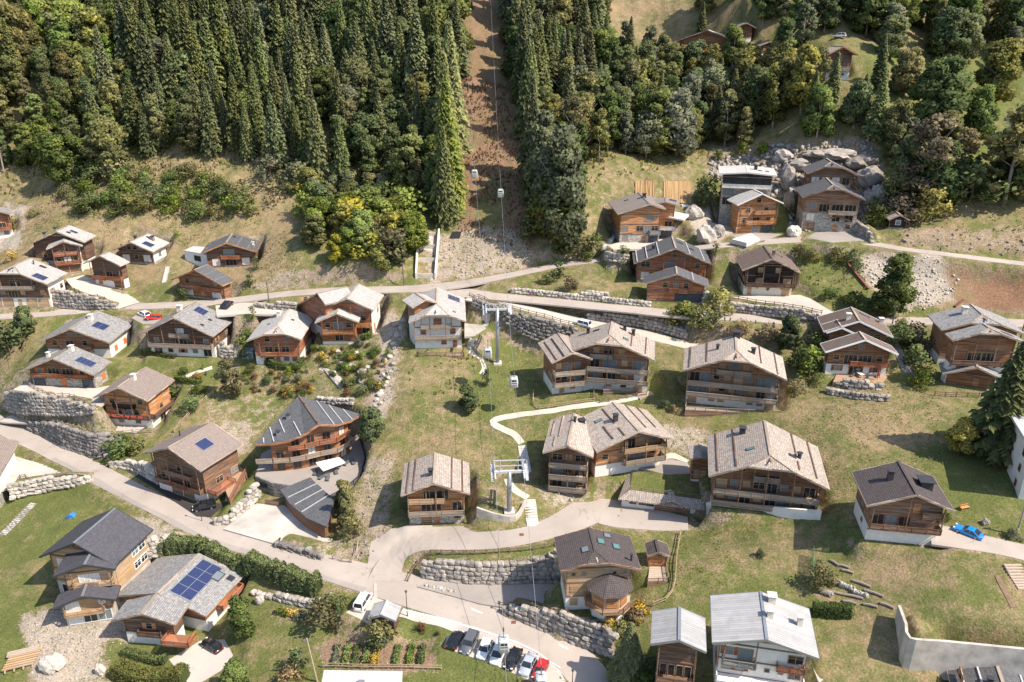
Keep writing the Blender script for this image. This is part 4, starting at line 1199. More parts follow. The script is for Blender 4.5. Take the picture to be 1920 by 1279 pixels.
H('chalet', 'small gabled chalet with corner balcony over the pale driveway', (196,540), dict(FA=(184,481), BA=(206,469), FL=(160,491), FR=(230,500), BR=(241,492)),
  dict(roof='lauze_pale', wood='wood_dark', bh=2.5, front=['s.g', '.D.'], balc=[(2.6,-.95,1,1.3,'wood_red')], posts=[(.98,-1.2)], of=1.8))
H('chalet', 'chalet with roof solar panel and stone chimney above corner balcony chalet', (256,495), dict(FA=(242,454), BA=(277,437), FL=(211,469), FR=(287,472), BR=(319,456)),
  dict(roof='lauze_pale', wood='wood_dark', bh=.6, basem='stone', rightm='plaster', front=['CwC', 'www'], right=['.w.'], solar=[(.35,.75,.2,.45,3,1)], chim=[(.45,.7,.9,1.0,'stone'),(-.5,.8,.6,.8,'dark')], sky=[(.2,.75,1.1,.8,'glass')]))
H('chalet', 'slate roofed chalet with broad balcony beside a white flat annexe', (432,501), dict(FA=(417,456), BA=(436,439), FL=(380,472), FR=(486,474), BR=(490,452)),
  dict(roof='slate', wood='wood_dark', bh=.4, fascia='wood_orange', basem='stone', front=['CDC', '.D.'], balc=[(2.6,-.35,.45,1.0,'wood_red')], ribs=[(.35,0,1),(.7,0,1)], ribm='metal_grey', chim=[(.8,.5,.6,.6,'white')], sky=[(.12,.7,.8,.8,'glass')]))
H('chalet', 'slate roofed garage chalet with arched doors on the upper road', (378,560), dict(FA=(364,508), BA=(390,493), FL=(322,523), FR=(419,536), BR=(439,526)),
  dict(roof='slate', wood='wood', bh=.4, basem='stone', fascia='wood_orange', gar='concrete_pale', front=['gpg', 'www'], balc=[(2.7,-.9,.95,.9,'wood_red')], ribs=[(.35,0,1),(.7,0,1)], ribm='metal_grey'))
H('chalet', 'wide grey lauze chalet with solar panel and orange side shutters', (140,672), dict(FA=(131,615), BA=(180,584), FL=(71,640), FR=(205,645), BR=(252,605)),
  dict(roof='lauze', wood='wood', bh=2.4, rightm='plaster', front=['.ww.', 'wdw.', 'www'], right=['ss', '..'], balc=[(2.5,-.5,.5,1.0,'wood_dark')], solar=[(.3,.62,.35,.6,2,1)], chim=[(.12,.6,1.0,1.0,'white')], shut='orange_paint'))
H('chalet', 'stone based chalet with two blue garage doors and glazed gable', (110,727), dict(FA=(95,674), BA=(136,646), FL=(41,695), FR=(177,701), BR=(209,680)),
  dict(roof='lauze', wood='wood', bh=2.6, basem='stone', gar='door_grey', rightm='plaster', front=['g.p.g', 'vDDv', '.W.'], right=['.s', '.s'], balc=[(2.7,-.92,.92,1.0,'wood_red')], solar=[(.4,.8,.3,.62,4,1)], chim=[(.1,.75,.9,1.0,'white'),(-.5,.6,.7,1.0,'white')], shut='orange_paint'))
H('chalet', 'orange larch chalet with geranium balcony and taupe tiled roof', (242,800), dict(FA=(220,726), BA=(274,686), FL=(176,746), FR=(277,751), BR=(327,714)),
  dict(roof='tile_taupe', wood='wood_orange', bh=2.2, front=['.w.w.', '.wDw.', 'w.w'], right=['.d.', '.w.'], balc=[(2.5,-1,1,1.1,'wood_dark'),(5.0,-.55,.4,.7,'wood_black'),(2.5,.0,.95,1.0,'wood_dark','boards','R')], chim=[(.1,.45,.9,1.0,'white')], boxes=[(2.5,-.95,.8,1.1,6)], of=1.8))
H('chalet', 'broad grey slate chalet with three balconies and white terrace', (340,668), dict(FA=(329,600), BA=(367,557), FL=(261,625), FR=(399,629), BR=(437,606)),
  dict(roof='lauze', wood='wood_dark', bh=2.6, front=['dwvwd', 'w.D.w', '.C.'], balc=[(2.7,-.98,.98,1.3,'wood_grey'),(5.3,-.3,.3,1.0,'wood_grey')], solar=[(.15,.42,.6,.85,3,1)], sky=[(.62,.55,.8,.7,'glass'),(.6,.22,.8,.7,'glass')], chim=[(-.3,.72,1.1,1.2,'white')], of=1.9))
H('chalet', 'red brown chalet with white base beside the rock garden', (512,684), dict(FA=(517,616), BA=(546,583), FL=(461,642), FR=(565,636), BR=(589,592)),
  dict(roof='lauze_pale', wood='wood_red', bh=2.4, hip=(.38,.22), front=['.dpws', '.WwW.', 'ww'], right=['.d.', '.w.'], balc=[(2.5,-.75,1,1.1,'wood_red')], chim=[(-.3,.8,.9,.9,'white')], sky=[(.35,.6,.7,.6,'glass'),(-.5,.5,.7,.6,'glass')]))
H('chalet', 'large red timber chalet with orange balcony and side staircase', (655,644), dict(FA=(651,559), BA=(670,529), FR=(700,584), BR=(721,555), FL=(607,577)),
  dict(roof='lauze_pale', wood='wood_red', bh=1.0, basem='plaster', rightm='plaster', front=['.d.d', 'wDw', 'w.w'], right=['p.', '.w'], balc=[(3.4,.1,1.0,1.6,'wood_orange')], of=1.8, down=4),
  [((625,646), dict(FA=(632,583), BA=(639,572), FL=(592,602), FR=(674,601), BR=(680,591)), dict(roof='lauze_pale', bh=.8, front=['.d.', 'wDw', 'w'], balc=[(3.0,-.9,.98,1.3,'wood_orange')], down=4, lev=True), dict(L0=9)),
   ((583,606), dict(FA=(604,541), FR=(604,574), FL=(556,574), BA=(650,541)), dict(roof='lauze_pale', bh=0, front=[], solar=[], of=.6), dict(L0=9, z0=20.5, asym=True))], back=4.0)
H('chalet', 'white rendered chalet with half hipped roof and timber deck by the lift', (821,652), dict(FA=(823,585), BA=(814,535), FL=(767,601), FR=(870,604), BR=(876,561)),
  dict(roof='lauze_pale', wood='plaster', bh=5.3, basem='plaster', hip=(.42,.28), front=['..sp', (2.7,'s.s'), (5.4,'.S.')], balc=[(2.6,-1,1,1.2,'wood_grey'),(5.3,-.7,.6,1.1,'wood_grey')], solar=[(.4,.8,.68,.86,3,1)], sky=[(.6,.2,.7,.6,'glass_pale')], shut='wood_red', of=1.9, down=4),
  [((796,640), dict(FA=(801,562), FL=(771,577), FR=(818,566)), dict(roof='lauze_pale', wood='wood', bh=5, front=[]), dict(L0=6, z0=19.5))])
# ---- upper right
H('chalet', 'amber timber modern chalet with stone tower below reed mats', (1205,456), dict(FA=(1222,385), BA=(1196,361), FL=(1154,397), FR=(1246,393)),
  dict(roof='seam_grey', wood='wood_orange', bh=2.6, basem='stone', front=['w.pG', 'W.WdW', '.W'], balc=[(2.7,.15,1,1.6,'metal_grey','glass')], chim=[(.05,.55,.9,.9,'dark')], sky=[(-.5,.7,1.2,.8,'glass')], gar='door_grey', ridge='metal_grey', of=1.2),
  [((1248,446), dict(FA=(1246,374), FL=(1222,380), FR=(1274,391), BR=(1272,376)), dict(roof='seam_grey', bh=2.6, basem='concrete', front=['G', '.d'], solar=[(.3,.8,.5,.85,2,1)], balc=[(2.8,-1,1.2,2.2,'concrete_pale','glass')]), dict(L0=6, m0=.15))], asym=True)
H('modern_house', 'modern stone house with curved white roof and dark glazed upper floor', (1400,428), dict(FL=(1346,325), FR=(1449,336), BR=(1457,308)),
  dict(roof='membrane', wood='glass', bh=11.6, basem='stone', cat='house', front=['..', (6.4,'D...'), (9.0,'D..w')], left=[], right=[], chim=[(.3,.5,.9,1.0,'dark')], sky=[(.45,.4,1.0,.9,'glass'),(.7,.4,1.0,.9,'glass')], gar='door_grey', fascia='concrete_pale', of=.8, down=5, ridge='concrete_pale', balc=[(11.6,-1,1,1.6,'concrete_pale','glass')]),
  [((1418,438), dict(FA=(1432,362), FL=(1381,388), FR=(1467,377)), dict(roof='lauze_pale', wood='wood_orange', bh=2.4, basem='wood_orange', front=['pdG', 'wdw', 'ww', 'w'], balc=[(2.9,-.6,1,1.1,'wood_orange'),(5.6,-.2,.9,1.0,'wood_orange')], gar='door_grey', of=1.6), dict(L0=7, yaw0=.12, wyaw=60))], m0=.08, yaw0=-.08, wyaw=60, L0=12, z0=37.2)
H('chalet', 'two tier slate roofed stone chalet against the rock face', (1562,435), dict(FA=(1562,348), BA=(1547,335), FL=(1508,375), FR=(1618,375), BL=(1487,357), BR=(1610,347)),
  dict(roof='slate', wood='wood_old', hip=(.25,.2), bh=5.2, basem='stone', front=['g.pw', (2.7,'C.dd'), (5.3,'WDDD'), '.D.'], balc=[(5.0,-.1,.95,1.2,'wood_grey')], fascia='wood_old', of=1.6, down=4),
  [((1560,396), dict(FA=(1556,303), BA=(1550,297), FL=(1515,327), FR=(1611,329), BL=(1500,315)), dict(roof='slate', hip=(.34,.3), bh=7.0, basem='stone', front=['', (7.4,'CCCd')], of=1.5, down=6, fascia='wood_old', lev=True), dict(z0=41.4, L0=9)),
   ((1573,434), dict(FA=(1570,404), FL=(1550,412), FR=(1595,413)), dict(roof='slate', bh=.3, front=['pw']), dict(L0=4))])
H('garden_hut', 'little dark hut with shingled roof above the cut bank', (1684,428), dict(FA=(1688,402), BA=(1678,396), FL=(1666,412), FR=(1706,410), BL=(1658,404)),
  dict(roof='shingle', wood='wood_black', bh=0, cat='hut', front=['w'], of=.6, os=.4, wfr='white_paint', blend=1.5), m0=.5, L0=5)
H('chalet', 'grand slate chalet with timber trusses above three garage chalet', (1262,532), dict(FA=(1271,466), BA=(1266,444), FL=(1181,496), FR=(1332,491), BR=(1319,467), BL=(1187,474)),
  dict(roof='slate', wood='wood_red', bh=.8, basem='stone', front=['CdDdw', 'W.D.w', '.w.'], right=['.w', ''], ribs=[(-.4,0,1),(-.68,0,1),(-.92,0,1),(.4,0,1),(.8,0,1)], ribm='metal_pale', chim=[(-.5,.55,.8,.7,'dark')], sky=[(.2,.7,1.6,.9,'glass'),(.5,.55,1.6,.9,'glass')], balc=[(3.4,-.3,.5,1.1,'wood_red'),(.9,.3,1,1.6,'wood_red','bars')], of=2.0, down=6))
H('chalet', 'slate roofed timber chalet with three grey garage doors', (1270,566), dict(FA=(1267,511), BA=(1267,503), FL=(1206,535), FR=(1329,538), BR=(1329,520)),
  dict(roof='slate', wood='wood_red', bh=0, front=['.p.ggg', '.www.'], balc=[(2.7,-.25,.45,.8,'wood_red')], gar='door_grey', ribs=[(.5,0,1)], ribm='metal_pale', of=1.2))
H('chalet', 'black timber chalet with ochre shutters and brown tiled roof', (1438,554), dict(FA=(1448,483), BA=(1429,459), FL=(1396,510), FR=(1498,510), BL=(1377,480), BR=(1487,487)),
  dict(roof='tile_brown', wood='wood_black', bh=2.4, basem='plaster_cream', front=['p.n.S', '.S..S', '.s.s.'], balc=[(2.6,-.95,1.05,1.2,'wood_dark'),(5.0,-.5,.5,.8,'wood_black')], chim=[(.12,.3,.6,1.0,'wood')], sky=[(.45,.75,2.2,1.2,'glass_pale')], shut='wood_new', of=1.8))
H('chalet', 'long brown tiled chalet with timber sun terrace and balcony', (1606,704), dict(FA=(1624,640), BA=(1616,619), FL=(1546,661), FR=(1682,661), BL=(1537,645)),
  dict(roof='tile_brown', wood='wood', bh=2.5, front=['vDv', 'wDDw', '.w.'], balc=[(2.6,-.3,1,1.0,'wood_red')], shut='wood_old', fascia='white_paint', of=1.8, down=4),
  [((1610,672), dict(FA=(1605,598), BA=(1596,577), FL=(1545,625), FR=(1677,628), BL=(1534,596)), dict(roof='tile_brown', bh=1.0, front=['', 'w..w', '.w.'], sky=[(.35,.78,2.2,.9,'glass_pale')], chim=[(.85,.75,.9,1.0,'white'),(-.25,.3,.9,1.1,'white')], fascia='white_paint', of=1.3, down=4, lev=True), dict(z0=21.4, L0=10)),
   ((1578,660), dict(FA=(1578,611), FL=(1550,625), FR=(1604,627)), dict(roof='tile_brown', bh=0, front=[], fascia='white_paint', of=.9), dict(L0=5, z0=23))])
H('chalet', 'broad lauze roofed chalet half hidden by the tall spruce', (1848,724), dict(FA=(1854,618), BA=(1847,608), FL=(1787,642), FR=(1925,640), BL=(1770,623)),
  dict(roof='lauze', wood='wood', hip=(.3,.3), bh=4.6, front=['', (2.0,'s..'), (4.8,'.DD.'), 'w'], balc=[(4.6,-1,1,1.2,'wood_dark')], solar=[(.4,.7,.3,.6,2,1)], of=1.7, down=5),
  [((1838,690), dict(FA=(1848,594), BA=(1826,576), FL=(1766,620), FR=(1922,622), BL=(1736,592)), dict(roof='lauze', hip=(.36,.28), bh=2.0, front=['', 'w.w'], left=['', '.w.'], chim=[(-.3,.6,1.0,1.2,'white')], of=1.4, down=5, lev=True), dict(z0=22.4, L0=11)),
   ((1820,726), dict(FA=(1828,682), BA=(1834,674), FL=(1772,708), FR=(1880,706), BL=(1752,676)), dict(roof='lauze', bh=0, front=['..p.']), dict(L0=8, m0=.35))])
H('apartment_chalet', 'broad shingled apartment chalet with two long grey balconies and white ground floor', (1372,763), dict(FA=(1381,667), BA=(1379,629), FL=(1280,697), FR=(1474,711), BL=(1284,654), BR=(1469,669)),
  dict(roof='shingle', wood='wood', bh=2.5, hip=(.25,.27), cat='apartment house', shut='wood_new', front=['S.ss..ssS', 'dDswsWsDd', 'dDwsSwDd', '.sWs.'], balc=[(2.6,-1,1,2.1),(5.2,-1,1,2.1),(7.8,-.38,.38,1.2)], ribs=[(-.55,.1,1),(-.88,.05,1),(.5,.2,1),(.82,.05,1)], chim=[(.02,.95,1.5,1.0,'dark'),(-.35,.55,.6,1.0,'pipe'),(.35,.5,.8,.9,'dark')], of=3.0, ribm='wood_dark', down=4))
H('apartment_chalet', 'pair of joined shingled apartment chalets with stacked balconies above the pale path', (1158,732), dict(FA=(1138,635), BA=(1144,603), FR=(1226,676), BR=(1230,640), BL=(1071,629)),
  dict(roof='shingle', wood='wood', bh=2.5, hip=(.3,.25), cat='apartment house', shut='wood_new', front=['..swS', 'wdDsC', 'wdDsD', '.sWs.', ''], right=['..', '.s.', '.s.'], balc=[(2.6,-.55,1,2.1),(5.2,-.55,1,2.1),(7.8,-.5,.1,1.1)], ribs=[(.48,.15,1),(.8,.1,1)], sky=[(.35,.4,1.2,1.0,'glass_teal'),(-.35,.75,1.3,.8,'glass')], chim=[(.3,.85,.7,1.0,'dark'),(.5,.8,.7,1.0,'dark'),(-.55,.75,.7,1.0,'dark')], ribm='wood_dark', of=3.0, down=4),
  [((1068,736), dict(FA=(1072,657), BA=(1050,627), FL=(1036,678), FR=(1109,673), BL=(1006,647)), dict(roof='shingle', bh=2.4, front=['.S.s.', 'wDwd', 'sDw', '.W.'], balc=[(2.5,-1,1,2.1,'wood_grey'),(5.1,-1,1,2.1,'wood_grey')], ribs=[(-.4,0,.9),(-.75,0,.9)], ribm='wood_dark', of=3.0, down=4, lev=True), dict(L0=13))])
H('apartment_chalet', 'large L shaped shingled apartment chalet with splayed balconies beside the green roofed garage', (1067,916), dict(FA=(1060,834), BA=(1080,776), FL=(1022,848), FR=(1112,859), BL=(1029,786)),
  dict(roof='shingle', wood='wood', bh=0, cat='apartment house', shut='wood_new', front=['dDw', 'DwD', 'WsW'], right=['.w.', '.w.', ''], balc=[(.5,-1,1,2.1),(3.1,-1,1,2.1),(5.7,-1,1,2.1)], ribs=[(-.45,.35,1),(-.8,.45,.95),(-.6,.1,.4)], chim=[(.1,.75,.5,1.0,'pipe')], ribm='wood_fascia', of=3.0, down=4),
  [((1186,886), dict(FA=(1198,805), BA=(1154,759), FR=(1261,817), FL=(1116,852)), dict(roof='shingle', wood='wood_orange', bh=2.6, basem='plaster', front=['....', 'wsDw', 'wsDsw', '.sW.'], balc=[(2.8,-.25,1,2.1,'wood_grey'),(5.5,-.3,1,2.1,'wood_new')], ribs=[(-.3,.45,.95),(-.3,.05,.3),(.35,.2,1),(.7,.3,1),(-.55,.1,.5)], sky=[(-.55,.7,1.4,1.0,'glass_pale')], chim=[(-.25,.5,.8,1.2,'dark'),(-.9,.8,1.0,1.0,'dark')], ribm='wood_dark', of=3.0, down=4, lev=True), dict(L0=15, yaw0=.25, wyaw=1.0))], yaw0=.0)
H('chalet', 'shingled chalet with timber garage and two front balconies below the lift meadow', (824,980), dict(FA=(810,906), BA=(813,849), FL=(753,929), FR=(881,926), BL=(759,871), BR=(882,866)),
  dict(roof='shingle', wood='wood_orange', bh=2.4, basem='stone', front=['.Gp.w', '.dd.D', '.DD.'], balc=[(2.6,-1,1,1.4,'wood_grey'),(5.2,-1,.35,1.2,'wood_new')], ribs=R2, chim=[(-.1,.3,.8,.9,'dark')], ribm='wood_dark', of=2.0))
H('apartment_chalet', 'shingled apartment chalet with small attic windows over a white terrace wall', (1440,952), dict(FA=(1444,861), BA=(1433,790), FL=(1331,896), FR=(1553,917), BL=(1325,816), BR=(1537,836)),
  dict(roof='shingle', wood='wood', bh=0, hip=(.37,.12), cat='apartment house', shut='wood_new', front=['swDsdDSs', 'SwsWDwsD', 'nn'], right=['', ''], balc=[(.15,-1,1,1.5,'wood_grey'),(2.9,-1,1,2.1,'wood_grey'),(5.6,-.25,.25,1.1,'wood_grey')], ribs=[(-.55,.05,1),(-.85,.05,1),(.5,.45,1),(.5,.1,.3),(.8,.1,1)], chim=[(-.4,.82,1.0,1.0,'dark'),(.55,.42,.7,1.0,'pipe')], sky=[(-.3,.38,1.4,.9,'glass_teal'),(.42,.38,1.3,.8,'glass')], of=3.0, ribm='wood_dark', down=5),
  [((1316,900), dict(FA=(1316,852), FL=(1293,862), FR=(1340,864), BL=(1290,838)), dict(roof='shingle', bh=0, front=['pp']), dict(L0=6, z0=9.8, m0=.2))])
H('chalet', 'brown tiled chalet with polygonal bay and roof windows above the boulder wall', (1118,1140), dict(FA=(1119,1051), BA=(1096,993), FL=(1052,1071), FR=(1202,1068), BL=(1044,1009), BR=(1188,1000)),
  dict(roof='tile_dark', wood='wood_new', bh=2.6, basem='plaster', hip=(.28,.3), front=['s....', 's....', 'nn..nn'], right=['', '.w.'], sky=[(-.25,.4,1.2,1.4,'glass_pale'),(.2,.62,1.2,1.4,'glass_teal'),(.55,.55,1.2,1.4,'glass_teal'),(.4,.85,1.2,1.2,'glass_pale')], chim=[(.82,.2,.35,1.2,'pipe')], shut='wood_new', fascia='wood_old', ridge='tile_dark', of=1.3))
H('garden_shed', 'small timber shed with dark roof behind the bay chalet', (1236,1062), dict(FA=(1234,1030), BA=(1228,1014), FL=(1214,1042), FR=(1257,1044), BL=(1210,1020)),
  dict(roof='tile_dark', wood='wood_orange', bh=0, cat='shed', front=['p'], os=.3, of=.6, ridge='tile_dark'), L0=5, wpos=(5, 6))
H('chalet', 'old chalet with brown sheet roof and carved balcony beside the blue car', (1684,1016), dict(FA=(1725,932), BA=(1687,862), FL=(1625,952), FR=(1785,951), BL=(1594,881), BR=(1752,899)),
  dict(roof='tile_dark', wood='wood_old', bh=2.7, basem='plaster', front=['.....', 'DDD..', '..p.'], left=['.n..', '.W.'], balc=[(2.8,-1,1,1.2,'wood_old'),(5.4,.35,.95,.9,'wood_old')], chim=[(-.35,.55,.8,1.4,'dark'),(.45,.45,1.8,1.0,'dark')], wfr='wood_red', ridge='tile_dark', of=1.3, down=4))
H('house', 'wide white house with pale sheet metal roof and three chimneys', (1430,1302), dict(FA=(1436,1201), BA=(1427,1111), FL=(1334,1207), FR=(1535,1231), BL=(1333,1116), BR=(1519,1140)),
  dict(roof='metal_roof', wood='plaster', bh=2.6, cat='house', front=['gpw.w', 'wvnnnW', 'vd..W'], balc=[(2.7,-1,1,1.8,'white_paint','bars'),(5.2,-.9,-.15,1.2,'metal_grey','bars'),(5.2,.35,.95,.9,'wood_red')], chim=[(.2,.85,1.0,1.0,'white'),(.12,.5,.8,1.0,'white'),(.72,.55,.7,1.3,'white')], shut='wood_red', fascia='metal_grey', ridge='metal_grey', of=1.4, down=4))
H('house_annexe', 'open fronted annexe with rusty sheet metal roof beside the wide white house', (1272,1300), dict(FA=(1273,1201), BA=(1274,1139), FL=(1219,1208), FR=(1324,1220), BL=(1224,1146), BR=(1323,1159)),
  dict(roof='metal_roof', wood='wood_dark', bh=2.9, basem='concrete_pale', cat='house', front=['GGG', 'DdDd'], balc=[(3.0,-1,1,1.6,'wood_old')], fascia='metal_grey', ridge='metal_grey', of=1.8, gar='door_grey', down=4))
H('house', 'slate roofed house cut by the bottom edge below the concrete retaining wall', (1870,1335), dict(BA=(1853,1216), BL=(1765,1211), FA=(1895,1310), FL=(1790,1310)),
  dict(roof='slate', wood='plaster', bh=2.5, cat='house', front=['', ''], ribs=[(-.4,0,1),(-.75,0,1),(.5,0,1)], ribm='metal_pale', chim=[(-.25,.3,.6,.6,'dark')], right=['']), L0=13)
# ---- lower left
H('chalet', 'unfinished larch chalet with dark slate roof and rubble around it', (150,1168), dict(FA=(146,1017), BA=(222,947), FL=(70,1044), FR=(216,1062), BR=(279,997)),
  dict(roof='slate_violet', wood='wood_new', bh=3.0, basem='concrete', front=['DDC', '.d.d.', 'C.C', ''], right=['', '..WW', '..WW'], fascia='metal_dark', ridge='metal_grey', of=1.2, down=5, wfr='white_paint'),
  [((166,1168), dict(FA=(161,1052), FL=(97,1082), FR=(214,1064), BA=(185,1024)), dict(roof='slate_violet', bh=3.0, basem='concrete', front=['.DD', '.C.d', '.CC.'], balc=[(6.0,-.65,1,1.2,'wood_new','bars'),(3.0,-.4,1,1.0,'wood_new')], fascia='metal_dark', ridge='metal_grey', of=1.4, down=5, lev=True), dict(L0=9, back=2.6)),
   ((158,1172), dict(FA=(153,1113), FL=(98,1140), FR=(219,1123), BA=(165,1100)), dict(roof='slate_violet', bh=2.6, basem='concrete', front=['CDD', 'C.c'], balc=[(2.6,-.9,.7,1.2,'wood_new','bars')], fascia='metal_dark', ridge='metal_grey', of=1.3, down=4, lev=True), dict(L0=7))], wyaw=1.0, back=6.0)
H('chalet', 'grey lauze chalet with large blue solar array and corner deck', (290,1208), dict(FA=(304,1117), BA=(370,1035), FR=(380,1147), BR=(465,1083)),
  dict(roof='lauze', wood='wood', bh=2.4, front=['....', '.w..', ''], right=['', '.w.w'], solar=[(.14,.58,.12,.92,2,4)], sky=[(.62,.75,1.7,2.2,'glass_pale'),(.85,.82,1.2,1.2,'glass')], of=1.2, down=4, balc=[(2.6,.3,.98,1.5,'wood_red','boards','R')]),
  [((285,1208), dict(FA=(269,1147), FL=(207,1161), FR=(328,1171), BA=(292,1119)), dict(roof='lauze', wood='wood_dark', bh=2.3, front=['...', '.v.'], balc=[(2.4,-.4,.5,1.0,'wood_dark'),(2.4,.75,1.8,2.6,'wood_red')], of=1.3, down=4, lev=True), dict(L0=8))], wyaw=1.0, back=4.5)
H('chalet', 'chalet with wide taupe roof and three solar panels beside the dark drive', (345,930), dict(FA=(316,840), BA=(398,791), FL=(267,849), FR=(375,885), BR=(456,832)),
  dict(roof='tile_taupe', wood='wood_old', bh=2.4, front=['.gg.', 'w.d.', '.w.'], right=['.d.', '.W.W'], balc=[(2.6,-.9,.9,1.1,'wood_old'),(5.1,-.5,.6,1.0,'wood_old'),(2.5,.02,.6,2.4,'wood_red','bars','R')], solar=[(.28,.58,.38,.62,1,3)], chim=[(-.6,.6,.3,1.0,'pipe')], of=1.6, down=4, boxes=[(2.6,-.5,.6,1.1,2)]), wyaw=1.0)
H('lean_to_house', 'stone edged house cut by the left edge below the lower road', (-14,950), dict(FR=(-4,908), BR=(32,826), FA=(-62,876), BA=(-18,804)),
  dict(roof='tile_taupe', wood='plaster', bh=2.6, basem='stone', cat='house', right=['.s.', ''], of=.6), L0=13)
H('wood_shelter', 'ivy covered wood shelter with pale sheet roof beside the white van', (716,1182), dict(FA=(716,1152), BA=(726,1125), FL=(690,1159), FR=(742,1162), BL=(702,1132), BR=(752,1141)),
  dict(roof='metal_roof', wood='wood_dark', bh=0, cat='shelter', front=['.'], os=.35, of=.5, ridge='metal_pale', fascia='metal_grey'), L0=5)
# ---- far houses between the trees
H('chalet', 'far chalet with orange parasols half hidden by trees on the upper meadow', (1330,108), dict(FA=(1325,62), FL=(1266,72), FR=(1380,78), BA=(1330,52)),
  dict(roof='lauze_pale', wood='wood', bh=2.4, front=['ddd', 'www'], balc=[(2.5,-1,1,1.4,'wood')]), L0=9)
H('chalet', 'far timber barn chalet with bright eaves on the dry upper meadow', (1400,78), dict(FA=(1400,42), FL=(1376,52), FR=(1415,55), BA=(1388,38)),
  dict(roof='shingle', wood='wood_red', bh=1.5, front=['p', 'w']), L0=9)
H('garden_hut', 'small pale roofed hut between far trees on the upper meadow', (1442,104), dict(FA=(1442,78), FL=(1424,86), FR=(1462,86), BA=(1436,76)),
  dict(roof='shingle', wood='wood_old', bh=1.0, cat='hut', front=['pw'], of=.6, os=.4), L0=5)
H('chalet', 'far dark chalet with white base among trees below the upper lane', (1574,150), dict(FA=(1582,86), FL=(1550,106), FR=(1606,104), BA=(1560,82)),
  dict(roof='shingle', wood='wood_dark', bh=2.8, front=['pn', 'wdw', 'w'], balc=[(2.9,-.9,.9,1.2,'wood_grey')], fascia='wood_red'), L0=10)
# ------------------------------------------------------------------ stone walls, fences, paths, cars, lift ...
def stone_meshes(n=7):
 out = []
 for k in range(n):
  bm = bmesh.new(); bmesh.ops.create_cube(bm, size=1.0)
  bmesh.ops.subdivide_edges(bm, edges=bm.edges[:], cuts=1, use_grid_fill=True)
  rg = random.Random(k * 7 + 1)
  for v in bm.verts:
   c = v.co; l = max(abs(c.x), abs(c.y), abs(c.z)); r = c.length
   c *= (0.5 / r * 0.62 + 0.38) if r > 0 else 1
   v.co = c * rg.uniform(.93, 1.12) + Vector((rg.uniform(-.05, .05), rg.uniform(-.05, .05), rg.uniform(-.05, .05)))
  me = bpy.data.meshes.new('stone'); bm.to_mesh(me); bm.free(); out.append(me)
 return out
STONES = stone_meshes()
def stone(parent, loc, sc, rot, mat, rg, name='stone'):
 o = newobj(name, rg.choice(STONES), parent); setmat(o, mat)
 o.location = loc; o.scale = sc; o.rotation_euler = rot; return o
def build_walls():
 for wi, ((kind, lab, pts), L) in enumerate(zip(WALLS, WALLG)):
  rg = random.Random(wi + 50)
  org = L[len(L) // 2]
  if kind in ('concrete', 'plaster'):
   b = MB(); k = len(L); th = .35
   V = []
   for i in range(k):
    d = L[min(i + 1, k - 1)][:2] - L[max(i - 1, 0)][:2]; d = d / (np.linalg.norm(d) + 1e-9); n = np.array([-d[1], d[0]])
    for off, z in ((-.05, -1.5), (-.05, L[i][3] + .25), (th, L[i][3] + .25), (th, -1.5)):
     V.append((L[i][0] + n[0] * off, L[i][1] + n[1] * off, L[i][2] + z))
   Fc = []
   for i in range(k - 1):
    for j in range(4):
     a = i * 4 + j; a2 = i * 4 + (j + 1) % 4; Fc.append((a, a + 4, a2 + 4, a2))
   Fc += [(3, 2, 1, 0), tuple((k - 1) * 4 + j for j in range(4))]
   b.add(V, Fc)
   tag(b.build('retaining_wall', M['concrete' if kind == 'concrete' else 'plaster']), lab, 'wall'); continue
  root = empty('retaining_wall', (org[0], org[1], org[2]), 0, lab, 'wall')
  mat = M[{'dark': 'rock_dark', 'pale': 'rock_pale', 'rock': 'rock'}[kind]]
  seg = np.hypot(np.diff(L[:, 0]), np.diff(L[:, 1])); S = np.concatenate([[0], np.cumsum(seg)]); tot = S[-1]
  hm = L[:, 3].max(); row = 0.82 if hm > 1.6 else .7; nr = int(math.ceil((hm + .2) / row)); cnt = 0
  for r in range(nr):
   s = rg.uniform(0, .5)
   while s < tot:
    w = rg.uniform(.85, 1.55) if hm > 1.6 else rg.uniform(.7, 1.25)
    sc = s + w / 2
    x, y, z, h = (np.interp(sc, S, L[:, j]) for j in range(4))
    i = min(max(int(np.searchsorted(S, sc)), 1), len(L) - 1); d = L[i][:2] - L[i - 1][:2]; d = d / (np.linalg.norm(d) + 1e-9); n = np.array([-d[1], d[0]])
    zc = (r + .42) * row
    if zc < h + .3 and cnt < 290:
     off = -.12 + .13 * r + rg.uniform(-.1, .1)
     hh = row * rg.uniform(1.0, 1.25)
     stone(root, (x + n[0] * off - org[0], y + n[1] * off - org[1], z + zc - .1 - org[2]), (w * 1.12, rg.uniform(.95, 1.3), hh),
        (rg.uniform(-.12, .12), rg.uniform(-.12, .12), math.atan2(d[1], d[0]) + rg.uniform(-.15, .15)), mat, rg); cnt += 1
    s += w

